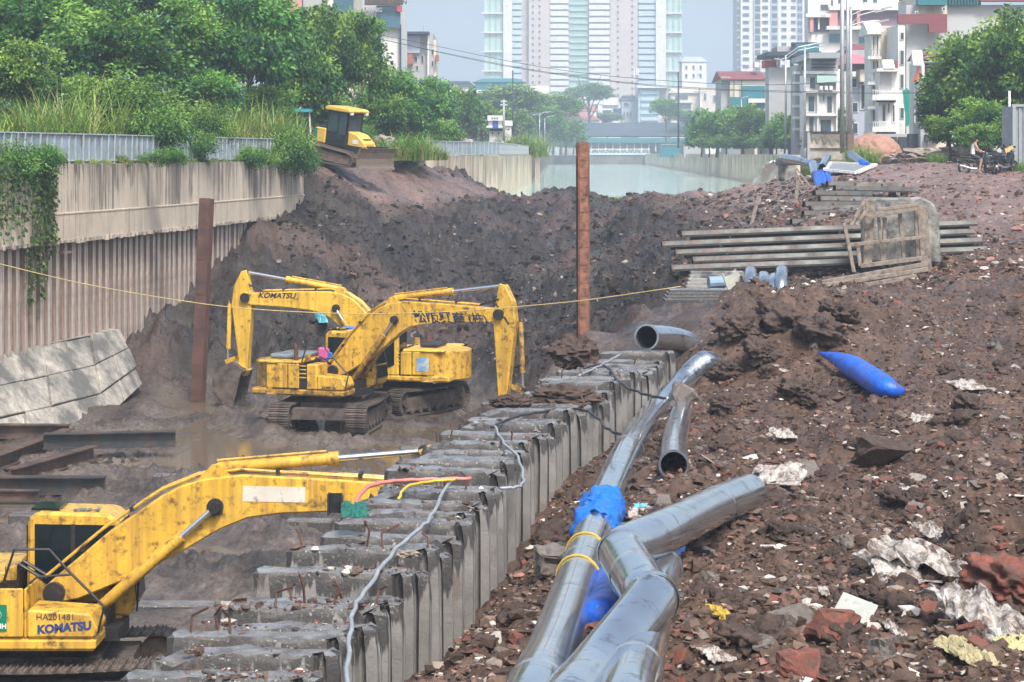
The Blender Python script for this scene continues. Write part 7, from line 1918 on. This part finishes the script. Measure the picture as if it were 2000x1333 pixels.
# vines hanging down the wall
def vine(label, d0, d1, zt, zb, n, seed):
    r = np.random.default_rng(seed)
    p0 = offset_line((d0 + d1) / 2, 0.5); e_ = empty('hanging_vine', (p0.x, p0.y, 8.0), 0, label, 'vine', 'vines hanging down the left canal wall')
    t_ = r.uniform(0, 1, n) ** 1.25; dd = d0 + (d1 - d0) * r.uniform(0, 1, n)
    strand = np.floor(dd * 3.0); zz = zt + (zb - zt) * t_ * (0.55 + 0.45 * (_h(strand, strand * 0, 3) / 4294967296.0))
    nx = np.array([offset_line(float(q), 0.0) for q in dd]); off = np.where(zz > 5.5, 0.52, 0.34) + r.uniform(0, 0.12, n)
    tx = np.gradient(WALL_X, WALL_D)[2]; nv = np.array([1.0, -tx]) / math.hypot(1, tx)
    b_ = np.stack([nx[:, 0] + nv[0] * off, nx[:, 1] + nv[1] * off, zz], 1) - np.array([p0.x, p0.y, 8.0])
    u = r.uniform(0, 1, n)[:, None]; c = np.array([0.03, 0.085, 0.025]) * (1 - u) + np.array([0.13, 0.19, 0.05]) * u
    o = obj('foliage', leaves_mesh('foliage', b_, r.normal(0, 0.5, (n, 3)) + np.array([0.3, -0.3, -0.8]), r.uniform(0.10, 0.20, n), 0.35, c), MAT_LEAF, e_)
    mb = MB()
    for s_ in range(6):
        q = offset_line(d0 + (d1 - d0) * (s_ + 0.5) / 6, 0.5) - p0
        mb.tube([(q.x, q.y, 0.1), (q.x + 0.03, q.y, -1.2), (q.x - 0.02, q.y, (zb - 8.0) * 0.8)], 0.012, 4)
    mb.build('stem', MAT_BARK, e_)
vine('thick green vine hanging over wall and sheet piling near the left edge', 69.6, 71.6, 8.3, 3.4, 1100, 1)
vine('thin straggling vine at the far left of the canal wall', 66.5, 69.4, 8.2, 5.6, 500, 2)
# tuft on the dam by the water
e_ = empty('weed_tuft', G(1207, 0, 139), 0, 'small green weed on the crest of the earth dam', 'weed'); o = obj('blades', REED[2], MAT_LEAF, e_); o.scale = (1, 1, 0.6)
for i, (px, py, d, s, lab) in enumerate(((1685, 305, 117, 0.8, 'grass clump at the foot of the torn wall'), (1590, 312, 116, 0.45, 'small grass patch left of the torn wall'), (1640, 308, 114, 0.4, 'small grass patch at the mast foot'), (1830, 300, 122, 0.5, 'weeds under the trees at the right'), (1985, 335, 104, 0.4, 'weeds at the container foot'))):
    x = WX(px, d); e_ = empty('grass_clump', (x, d, gz(x, d) - 0.05), 0, lab, 'grass'); o = obj('blades', REED[1], MAT_LEAF, e_); o.scale = (s, s, s)
# ================================================================== BULLDOZER
def bulldozer(X, Y, Z, yaw, pitch):
    e = empty('bulldozer', (X, Y, Z), 0, 'yellow bulldozer with black cab and muddy blade on top of the earth dam', 'bulldozer')
    RM = Matrix.Rotation(yaw, 4, 'Z') @ Matrix.Rotation(pitch, 4, 'Y')
    yl = mat('dozer_yellow', (0.70, 0.46, 0.09), 0.45, var=0.12, dirt=(0.2, 0.14, 0.09), dirt_amt=0.45, dscale=3)
    mudb = mat('muddy_blade', (0.20, 0.155, 0.125), 0.6, metal=0.2, var=0.3, vscale=2, bump=0.3, bscale=10, dirt=(0.08, 0.06, 0.05), dirt_amt=0.5, dscale=2)
    blk = mat('cab_black', (0.015, 0.02, 0.024), 0.4); gl = mat('dozer_glass', (0.035, 0.065, 0.075), 0.08, var=0.4)
    def P(mb, nm, mt, par=None, bevel=0.0):
        o = mb.build(nm, mt, None, bevel=bevel); o.data.transform(RM); o.parent = par or e; return o
    per = []; hl, rr = 1.12, 0.36
    # crawler outline: raised sprocket at the rear
    prof = [(-hl, 0.06), (hl, 0.06), (hl + 0.25, 0.16), (hl + 0.34, 0.40), (hl + 0.22, 0.62), (hl - 0.05, 0.70), (-hl + 0.2, 0.86), (-hl - 0.1, 0.90), (-hl - 0.34, 0.76), (-hl - 0.42, 0.5), (-hl - 0.3, 0.22)]
    tot = []
    for i in range(len(prof)):
        a, b = Vector((prof[i][0], 0, prof[i][1])), Vector((prof[(i + 1) % len(prof)][0], 0, prof[(i + 1) % len(prof)][1]))
        n = max(1, round((b - a).length / 0.17))
        for j in range(n):
            p = a.lerp(b, (j + 0.5) / n); tot.append((p, math.atan2((b - a).z, (b - a).x)))
    sh = MB().box((0, 0, 0), (0.16, 0.62, 0.03)).box((0.0, 0, -0.04), (0.02, 0.6, 0.06)).mesh('shoe')
    for sy in (-0.98, 0.98):
        tr = P(MB().prism([(-hl - 0.1, 0.2), (hl, 0.14), (hl + 0.1, 0.5), (-hl + 0.1, 0.7)], sy - 0.18, sy + 0.18), 'track', mudb)
        for p, a in tot:
            o = obj('shoe', sh, mudb, tr); o.matrix_local = RM @ Matrix.Translation((p.x, sy, p.z)) @ Matrix.Rotation(-a, 4, 'Y')
        P(MB().ring(0.03, 0.34, 0.3, 16, Matrix.Translation((-hl - 0.05, sy, 0.52))), 'sprocket', mudb, tr); P(MB().ring(0.03, 0.27, 0.3, 16, Matrix.Translation((hl, sy, 0.38))), 'idler', mudb, tr)
    P(MB().bx(-1.3, 1.3, -0.62, 0.62, 0.45, 1.05), 'chassis', blk)
    P(MB().prism([(0.35, 1.0), (1.45, 1.0), (1.45, 1.25), (0.95, 1.62), (0.35, 1.72)], -0.48, 0.48), 'hood', yl, bevel=0.04)
    P(MB().bx(1.0, 1.3, -0.3, 0.3, 1.40, 1.44), 'hood_grille', blk)
    P(MB().prism([(-1.62, 1.0), (-0.82, 0.95), (-0.82, 1.72), (-1.45, 1.72), (-1.66, 1.45)], -0.75, 0.75), 'rear_tank', yl, bevel=0.05)
    P(MB().bx(-1.62, -0.8, -0.7, 0.7, 1.73, 1.80), 'tank_lid', blk)
    st = P(MB().bx(-1.58, -1.32, -0.765, -0.755, 1.15, 1.66), 'sticker', MAT_GREEN)
    # cab
    cab = P(MB().bx(-0.82, 0.45, -0.68, 0.68, 0.95, 1.55), 'cab', blk)
    for x, y in ((-0.80, -0.66), (-0.80, 0.66), (0.40, -0.52), (0.40, 0.52), (-0.12, -0.68), (-0.12, 0.68)):
        P(MB().beam((x, y, 1.5), (x * 0.94, y, 2.66), 0.07, 0.07), 'pillar', blk, cab)
    for sy in (-0.665, 0.665):
        P(MB().bx(-0.76, -0.16, sy - 0.01, sy + 0.01, 1.58, 2.62), 'side_window', gl, cab); P(MB().bx(-0.08, 0.38, sy - 0.01, sy + 0.01, 1.3, 2.62), 'door_window', gl, cab)
    P(MB().bx(0.39, 0.41, -0.5, 0.5, 1.7, 2.62), 'front_window', gl, cab); P(MB().bx(-0.81, -0.79, -0.6, 0.6, 1.7, 2.62), 'rear_window', gl, cab)
    P(MB().bx(-0.35, 0.0, -0.22, 0.22, 1.5, 2.05), 'seat', MAT_SEAT, cab)
    P(MB().prism([(-0.95, 2.66), (0.60, 2.66), (0.66, 2.74), (0.5, 2.84), (-0.85, 2.88), (-0.98, 2.78)], -0.80, 0.80), 'roof', yl, cab, bevel=0.03)
    for sy in (-0.62, 0.62): P(MB().box((0.60, sy, 2.62), (0.1, 0.2, 0.12)), 'work_lamp', MAT_WHITE, cab)
    P(MB().bx(-0.74, 0.3, -0.72, -0.69, 1.22, 1.40), 'step_plate', blk)
    P(MB().box((0.9, -0.49, 1.25), (0.34, 0.012, 0.2)), 'white_label', MAT_WHITE)
    # blade
    bp = [(1.95, 0.05), (1.88, 0.25), (1.84, 0.55), (1.88, 0.85), (2.0, 1.08), (2.06, 1.08), (1.97, 0.85), (1.92, 0.55), (1.96, 0.25), (2.03, 0.05)]
    bl = P(MB().prism(bp, -1.52, 1.52), 'blade', mudb)
    P(MB().bx(1.98, 2.05, -1.52, 1.52, 0.0, 0.12), 'cutting_edge', mat('worn_edge', (0.36, 0.31, 0.27), 0.4, metal=0.4), bl)
    P(MB().bx(1.85, 2.0, -0.8, 0.8, 1.08, 1.16), 'blade_guard', blk, bl)
    for sy in (-0.45, 0.45):
        P(MB().beam((0.6, sy, 0.55), (1.86, sy * 1.5, 0.4), 0.16, 0.2), 'push_arm', yl); P(MB().tube([(1.2, sy * 0.8, 1.3), (1.86, sy, 0.85)], 0.06, 8), 'lift_cylinder', yl)
    return e
_bp = W(672, 326, 111.5)
bulldozer(_bp.x, _bp.y, _bp.z + 0.12, R(-33), R(8))

# ================================================================== PLACE DETAILS ON THE RIGHT BANK
# torn plaster wall with piers
MAT_TORN = mat('torn_plaster', (0.50, 0.47, 0.42), 0.85, var=0.12, vscale=1.0, dirt=(0.17, 0.155, 0.14), dirt_amt=0.9, dscale=0.55, bump=0.3, bscale=6)
TD = 120.0
tw = empty('torn_wall', W(1620, 312, TD), 0, 'free-standing wall with torn plaster at the foot of the steel mast', 'wall')
B(tw, 'plaster_face', 1579, 1656, 259, 312, TD, 0.3, MAT_TORN); B(tw, 'coping', 1577, 1660, 257, 260, TD - 0.08, 0.5, CSL); B(tw, 'pier', 1655, 1668, 262, 312, TD - 0.3, 0.8, CBRN); B(tw, 'pier', 1577, 1582, 259, 312, TD - 0.15, 0.6, CGR); B(tw, 'ledge', 1580, 1655, 287, 290, TD - 0.12, 0.4, MAT_TORN)
vs = [(1583, 262), (1650, 262), (1650, 272), (1644, 268), (1640, 281), (1634, 272), (1626, 288), (1618, 274), (1610, 284), (1604, 268), (1596, 282), (1590, 270), (1586, 280)]
pts = [W(a, b, TD - 0.02) - tw.location for a, b in vs]
MB().add(pts + [p + Vector((0, -0.02, 0)) for p in pts], [tuple(range(len(vs), 2 * len(vs)))]).build('bare_patch', mat('bare_brick_dirty', (0.20, 0.18, 0.155), 0.9, var=0.25), tw)
# sand heaps
MAT_SAND = mat('red_sand', (0.36, 0.20, 0.15), 0.9, var=0.15, vscale=2, bump=0.3, bscale=10)
crumple('sand_heap', 'heap of reddish sand behind the torn wall', 'sand heap', W(1708, 302, 150), M(52, 150), 2.2, M(40, 150), MAT_SAND, 3.3, 4, 0.10)
crumple('sand_heap', 'smaller darker sand heap behind the reddish one', 'sand heap', W(1700, 290, 158), M(38, 158), 2.2, M(28, 158), mat('grey_sand', (0.27, 0.17, 0.14), 0.9), 5.3, 4, 0.10)
for i, (px, py, d, w_, h_, lab) in enumerate(((1815, 300, 140, 60, 16, 'low rubble bank before the beige house'), (1890, 298, 132, 60, 18, 'rubble bank under the trees at the right'), (1760, 304, 148, 40, 10, 'flat rubble heap right of the sand'), (890, 278, 170, 42, 12, 'heap of broken stones behind the far fence'), (745, 272, 130, 26, 12, 'heap of pale stones behind the bulldozer blade'), (940, 282, 200, 20, 8, 'small stone heap near the guard house'))):
    crumple('rubble_heap', lab, 'rubble heap', W(px, py + 6, d), M(w_, d), 1.8, M(h_, d), MAT_RUB2 if False else mat('pale_rubble', (0.26, 0.21, 0.18), 0.9, var=0.5, vscale=3, bump=0.8, bscale=8, dirt=(0.42, 0.38, 0.33), dirt_amt=0.6, dscale=3), 7 + i, 4, 0.38)
# low table-like stand and cut stump
e = empty('rusty_stand', W(1772, 332, 112), 0, 'small rusty stand with thin legs on the muddy ground', 'stand')
B(e, 'top', 1757, 1790, 309, 311, 112, 0.6, CBRN)
for x in (1761, 1766, 1774, 1781, 1787): B(e, 'leg', x, x + 1.6, 311, 333, 112.1, 0.06, CBRN)
# outfall: concrete block, pipes, foaming water
e = empty('outfall_block', W(1548, 360, 134), 0, 'stained concrete block beside the outfall into the canal', 'concrete block')
B(e, 'block', 1526, 1556, 323, 380, 134, 1.6, MAT_BLOCKC)
def lpipe(label, pts, r_, mt, os_=False, oe=False): return pipe(label, smooth_path([W(*p) for p in pts], 4), r_, os_, oe, mt, n=16)
lpipe('dark pipe lying on the outfall block', ((1522, 317, 136), (1560, 315, 128), (1600, 318, 119)), 0.24, MATS['dark_sheet_pile'], True)
lpipe('pale grey pipe running from the outfall to the blue hoses', ((1532, 308, 116.5), (1560, 314, 114), (1585, 321, 112)), 0.2, MAT_PIPE, False)
lpipe('blue hose with a grey sleeve, left of the three', ((1584, 322, 112), (1592, 330, 110), (1596, 350, 107), (1603, 372, 104)), 0.2, MAT_BLUEPIPE)
lpipe('blue hose in the middle of the three', ((1600, 326, 111), (1605, 345, 108), (1615, 371, 104)), 0.18, MAT_BLUEPIPE)
lpipe('blue hose, right of the three', ((1608, 328, 111), (1616, 345, 108), (1628, 369, 104)), 0.18, MAT_BLUEPIPE)
lpipe('grey sleeve pipe on top of the left blue hose', ((1588, 322, 110.6), (1593, 342, 107.8)), 0.23, MAT_PIPE)
lpipe('short grey pipe with an open dark mouth among the blue hoses', ((1606, 327, 109), (1616, 308, 112)), 0.2, MAT_PIPE, True)
lpipe('dark open pipe stub with a blue end right of the mast', ((1664, 304, 113), (1676, 314, 112), (1688, 321, 111)), 0.24, MAT_PIPE, True)
lpipe('blue pipe end beside the white frame', ((1683, 318, 110.8), (1692, 325, 110)), 0.2, MAT_BLUEPIPE)
# white framed mesh panel lying on the bank
e = empty('framed_panel', W(1650, 325, 109), 0, 'white framed mesh panel lying flat on the bank', 'panel')
c4 = [W(1618, 320, 112), W(1690, 320, 111.5), W(1712, 323, 109), W(1668, 338, 107), W(1624, 333, 108)]
c4 = [W(1622, 318, 112), W(1710, 322, 110), W(1672, 338, 107), W(1612, 332, 108.5)]
for a, b in zip(c4, c4[1:] + c4[:1]): MB().beam(a - e.location, b - e.location, 0.22, 0.12).build('frame_bar', CW, e)
MB().add([tuple(p - e.location) for p in c4], [(0, 1, 2, 3)]).build('mesh_infill', mat('mesh_grey', (0.20, 0.23, 0.25), 0.6), e)
# foaming water falling from the pipe
wm = mat('foaming_water', (0.88, 0.90, 0.86), 0.4, var=0.12, vscale=2, bump=0.8, bscale=4)
vs = []; fs = []; nS, nT = 14, 12
for i in range(nS + 1):
    t_ = i / nS
    for j in range(nT):
        a = 2 * math.pi * j / nT
        wd_ = 0.24 + 0.55 * t_ + 0.18 * mnoise.noise(Vector((a * 3, t_ * 3, 7)))
        c = W(1521 - 34 * t_ ** 0.7, 317 + 72 * t_ ** 1.9, 136 + 8 * t_)
        q = Vector((math.cos(a) * wd_ * (1 + 0.5 * mnoise.noise(Vector((t_ * 5, a, 1)))), math.sin(a) * wd_ * 0.6, math.sin(a) * wd_ * 0.25 + 0.22 * mnoise.noise(Vector((a * 2, t_ * 9, 4)))))
        vs.append(c + q)
for i in range(nS):
    for j in range(nT):
        fs.append((i * nT + j, i * nT + (j + 1) % nT, (i + 1) * nT + (j + 1) % nT, (i + 1) * nT + j))
o0 = vs[0].copy(); o = MB().add([v - o0 for v in vs], fs).build('falling_water', wm, None, smooth=True); o.location = o0
tag(o, 'white foaming water gushing from the outfall pipe into the canal', 'water jet')
# turquoise corrugated sheets behind the bulldozer
MAT_TQ = mat('turquoise_sheet', (0.03, 0.33, 0.42), 0.45, var=0.15, dirt=(0.06, 0.2, 0.24), dirt_amt=0.4)
def corr(label, c4, n):
    e_ = empty('corrugated_sheet', c4[3], 0, label, 'metal sheet'); vs = []; fs = []
    for i in range(n + 1):
        for p, q in ((c4[0], c4[1]), (c4[3], c4[2])):
            v = p.lerp(q, i / n) + Vector((0, 0.07 * (1 if i % 2 else -1), 0)); vs.append(v - e_.location)
    for i in range(n): fs.append((2 * i, 2 * i + 2, 2 * i + 3, 2 * i + 1))
    o_ = MB().add(vs, fs).build('sheet', MAT_TQ, e_); md = o_.modifiers.new('s', 'SOLIDIFY'); md.thickness = 0.02
    return e_
corr('upright turquoise corrugated sheet, left of the pair behind the wall end', [W(541, 213, 112), W(566, 213, 112), W(570, 262, 112), W(545, 262, 112)], 12)
e = corr('turquoise corrugated sheet tapering down from a canopy', [W(568, 218, 112.5), W(606, 217, 112.5), W(586, 264, 112.5), W(575, 264, 112.5)], 14)
B(e, 'canopy', 567, 607, 213, 219, 112, 0.9, MAT_TQ); MB().beam(W(604, 219, 112.3) - e.location, W(607, 264, 112.3) - e.location, 0.08, 0.08).build('post', CW, e)
# container, meter box, clothes
e = empty('container', W(2010, 330, 104), 0, 'grey steel container cut by the right edge', 'container')
B(e, 'box', 1979, 2080, 208, 330, 104, 2.4, mat('container_grey', (0.30, 0.34, 0.37), 0.5, metal=0.3, var=0.15)); B(e, 'roof_rail', 1977, 2082, 204, 209, 103.9, 0.2, CTN); B(e, 'corner_post', 1978, 1984, 208, 331, 103.85, 0.3, CTN)
for x in range(1990, 2080, 9): B(e, 'rib', x, x + 4, 212, 326, 103.93, 0.1, MATS['container_grey'])
o = MB().box(W(1968.5, 222, 106.5), (0.28, 0.25, 0.55)).build('meter_box', CW, None, bevel=0.03); tag(o, 'white meter box on the pale pole', 'meter box')
sheet('hanging_clothes', 'dark clothes hanging between the pole and the container', 'clothes', (W(1963, 238, 106), W(1978, 240, 106), W(1975, 272, 106), W(1966, 274, 106)), mat('dark_cloth', (0.02, 0.022, 0.03), 0.8), 8.8, 0.12, 10)
sheet('hanging_clothes', 'pale shirt hanging above the dark clothes', 'clothes', (W(1961, 232, 106.2), W(1976, 232, 106.2), W(1972, 250, 106.2), W(1962, 250, 106.2)), mat('pale_cloth', (0.5, 0.5, 0.5), 0.8), 9.8, 0.08, 8)
# ---------------- motorbikes
def motorbike(label, x, y, z, yaw, body):
    e_ = empty('motorbike', (x, y, z), yaw, label, 'motorbike', 'motorbikes parked by the container')
    bm_ = mat('bike_' + label.split()[0], body, 0.3, var=0.1, spec=0.6)
    for wx in (-0.6, 0.62):
        wh = MB().ring(0.24, 0.30, 0.09, 18, Matrix.Translation((wx, 0, 0.30))).build('wheel', MAT_RUBBER, e_, smooth=True)
        mb = MB().ring(0.20, 0.235, 0.05, 18, Matrix.Translation((wx, 0, 0.30))).ring(0.0, 0.05, 0.12, 8, Matrix.Translation((wx, 0, 0.30)))
        for k in range(6):
            a = k * math.pi / 3; mb.tube([(wx, 0, 0.3), (wx + 0.21 * math.cos(a), 0, 0.3 + 0.21 * math.sin(a))], 0.012, 4)
        mb.build('rim', mat('bike_rim', (0.12, 0.12, 0.13), 0.5, metal=0.5), wh)
    MB().prism([(-0.85, 0.72), (-0.2, 0.60), (0.1, 0.42), (0.28, 0.45), (0.42, 0.78), (0.34, 0.95), (0.24, 0.6), (-0.1, 0.70), (-0.5, 0.78)], -0.11, 0.11).build('body', bm_, e_, bevel=0.03)
    MB().prism([(0.30, 0.45), (0.42, 0.42), (0.50, 0.80), (0.40, 1.0), (0.33, 0.95)], -0.2, 0.2).build('leg_shield', bm_, e_, bevel=0.03)
    MB().prism([(-0.78, 0.78), (-0.1, 0.73), (0.02, 0.76), (-0.1, 0.81), (-0.7, 0.86)], -0.13, 0.13).build('seat', MAT_BLACK, e_, bevel=0.03)
    MB().bx(-0.15, 0.25, -0.12, 0.12, 0.28, 0.46).build('engine', MAT_MUDSTEEL, e_)
    MB().tube([(0.62, 0, 0.3), (0.45, 0, 0.85), (0.40, 0, 1.0)], 0.035, 6).build('fork', MAT_CHROME, e_)
    MB().tube([(0.30, -0.33, 1.02), (0.38, -0.15, 1.0), (0.38, 0.15, 1.0), (0.30, 0.33, 1.02)], 0.018, 6).build('handlebar', MAT_BLACK, e_)
    MB().box((0.46, 0, 0.94), (0.14, 0.2, 0.16)).build('headlight', MAT_CHROME, e_, bevel=0.04)
    MB().tube([(0.1, -0.14, 0.28), (-0.3, -0.16, 0.28), (-0.85, -0.18, 0.42)], [0.025, 0.045, 0.055], 8).build('exhaust', MAT_CHROME, e_)
    MB().prism([(-0.95, 0.60), (-0.55, 0.66), (-0.9, 0.72)], -0.06, 0.06).build('mudguard', bm_, e_)
    for s_ in (-1, 1): MB().tube([(0.36, 0.2 * s_, 1.0), (0.34, 0.28 * s_, 1.2)], 0.01, 4).box((0.33, 0.29 * s_, 1.22), (0.02, 0.13, 0.08)).build('mirror', MAT_BLACK, e_)
    return e_
def gplace(px, d): x = WX(px, d); return x, d, gz(x, d)
x, y, z = gplace(1908, 103.5); MX = motorbike('grey motorbike with a rider sitting on it, facing right', x, y, z - 0.02, R(4), (0.05, 0.06, 0.065))
x, y, z = gplace(1944, 102.5); motorbike('black motorbike seen from behind, nearest the container', x, y, z - 0.02, R(70), (0.012, 0.012, 0.014))
x, y, z = gplace(1963, 103.2); motorbike('dark motorbike with a cloth over it, against the container', x, y, z - 0.02, R(40), (0.02, 0.025, 0.03))
x, y, z = gplace(1955, 104.2); motorbike('silver motorbike between the dark ones and the container', x, y, z - 0.02, R(20), (0.25, 0.27, 0.29))
sheet('striped_cloth', 'yellow and brown cloth laid over the motorbikes by the container', 'cloth', (W(1962, 292, 102.6), W(1976, 284, 102.6), W(1980, 290, 102.4), W(1966, 300, 102.4)), mat('yellow_cloth', (0.5, 0.35, 0.12), 0.8), 4.4, 0.05, 8)
# ---------------- rider: one continuous body grown over a posed skeleton
def rider(o_at, yaw):
    J = {'pel': (-0.22, 0, 0.90), 'bel': (-0.21, 0, 1.08), 'che': (-0.13, 0, 1.30), 'nek': (-0.08, 0, 1.45), 'hd': (-0.03, 0, 1.56), 'top': (-0.01, 0, 1.68),
         'sl': (-0.12, 0.17, 1.39), 'el': (0.0, 0.24, 1.16), 'wl': (0.22, 0.25, 1.05), 'fl': (0.31, 0.26, 1.03), 'sr': (-0.12, -0.17, 1.39), 'er': (0.0, -0.24, 1.16), 'wr': (0.22, -0.25, 1.05), 'fr': (0.31, -0.26, 1.03),
         'hl': (-0.18, 0.11, 0.86), 'kl': (0.20, 0.18, 0.78), 'al': (0.14, 0.17, 0.38), 'tl': (0.30, 0.18, 0.33), 'hr': (-0.18, -0.11, 0.86), 'kr': (0.16, -0.22, 0.72), 'ar': (0.02, -0.27, 0.12), 'tr': (0.18, -0.29, 0.05)}
    Rr = {'pel': 0.14, 'bel': 0.125, 'che': 0.14, 'nek': 0.055, 'hd': 0.092, 'top': 0.07, 'sl': 0.065, 'el': 0.042, 'wl': 0.032, 'fl': 0.034, 'hl': 0.09, 'kl': 0.068, 'al': 0.045, 'tl': 0.04}
    for k in ('sl', 'el', 'wl', 'fl', 'hl', 'kl', 'al', 'tl'): Rr[k[0] + 'r'] = Rr[k]
    ks = list(J); E = [('pel', 'bel'), ('bel', 'che'), ('che', 'nek'), ('nek', 'hd'), ('hd', 'top'), ('che', 'sl'), ('sl', 'el'), ('el', 'wl'), ('wl', 'fl'), ('che', 'sr'), ('sr', 'er'), ('er', 'wr'), ('wr', 'fr'), ('pel', 'hl'), ('hl', 'kl'), ('kl', 'al'), ('al', 'tl'), ('pel', 'hr'), ('hr', 'kr'), ('kr', 'ar'), ('ar', 'tr')]
    me_ = bpy.data.meshes.new('person'); me_.from_pydata([J[k] for k in ks], [(ks.index(a), ks.index(b)) for a, b in E], []); me_.update()
    o = bpy.data.objects.new('person', me_); COL.objects.link(o)
    sk = o.modifiers.new('skin', 'SKIN'); o.modifiers.new('sub', 'SUBSURF').levels = 2
    for i, k in enumerate(ks): me_.skin_vertices[0].data[i].radius = (Rr[k], Rr[k])
    me_.skin_vertices[0].data[0].use_root = True
    dg = bpy.context.evaluated_depsgraph_get(); m2 = bpy.data.meshes.new_from_object(o.evaluated_get(dg)); bpy.data.objects.remove(o)
    skin = mat('skin', (0.42, 0.24, 0.17), 0.6); shirt = mat('pale_vest', (0.62, 0.60, 0.58), 0.8); short = mat('dark_shorts', (0.05, 0.06, 0.09), 0.8); hair = mat('dark_hair', (0.012, 0.01, 0.01), 0.7)
    for q in (skin, shirt, short, hair): m2.materials.append(q)
    for pg in m2.polygons:
        c = pg.center; pg.use_smooth = True
        if c.z > 1.60 or (c.z > 1.52 and c.x < -0.06): pg.material_index = 3
        elif c.z > 1.42: pg.material_index = 0
        elif c.z > 0.95 and abs(c.y) < 0.19 and c.x < 0.02: pg.material_index = 1
        elif c.z > 0.72 and c.x < 0.22 and abs(c.y) < 0.27 and not (abs(c.y) > 0.19 and c.z > 0.95): pg.material_index = 2
        else: pg.material_index = 0
    p_ = obj('person', m2); p_.location = o_at; p_.rotation_euler = (0, 0, yaw)
    tag(p_, 'person in a pale sleeveless top sitting on the grey motorbike', 'person')
    for nm, c, s_ in (('nose', (0.075, 0, 1.575), (0.03, 0.025, 0.035)), ('ear', (-0.02, 0.09, 1.575), (0.03, 0.015, 0.045)), ('ear', (-0.02, -0.09, 1.575), (0.03, 0.015, 0.045))): MB().box(c, s_).build(nm, skin, p_, bevel=0.006)
rider(MX.location, R(4))
# things on the middle excavator: pink basket
e = empty('basket', W(637, 700, 68.6), 0, 'pink and blue plastic basket on the back of the middle excavator', 'basket')
MB().box((0, 0, 0.1), (0.42, 0.36, 0.45), taper=1.15).build('basket_body', mat('pink_plastic', (0.55, 0.09, 0.30), 0.5, var=0.2), e, bevel=0.03)
MB().box((0.16, -0.12, 0.05), (0.22, 0.24, 0.36)).build('blue_bag', MAT_TARP, e, bevel=0.05)
o = MB().box((0, 0, 0), (0.75, 0.8, 0.05)).build('blue_board', MAT_TARP, None); o.location = W(692, 641, 69.4); tag(o, 'blue board lying on the roof of the middle excavator cab', 'board')
# ================================================================== HAZE
hz = MB().bx(-1000, 1000, -60, 2700, -1.5, 150).build('haze', None)
hm = bpy.data.materials.new('haze_air'); hm.use_nodes = True
_N = hm.node_tree.nodes; _N.clear()
_o = _N.new('ShaderNodeOutputMaterial'); _v = _N.new('ShaderNodeVolumePrincipled')
_v.inputs['Color'].default_value = (0.64, 0.79, 0.93, 1)
_v.inputs['Density'].default_value = 0.00072
_v.inputs['Anisotropy'].default_value = 0.0
hm.node_tree.links.new(_v.outputs[0], _o.inputs['Volume'])
hz.data.materials.append(hm)
tag(hz, kind='stuff')
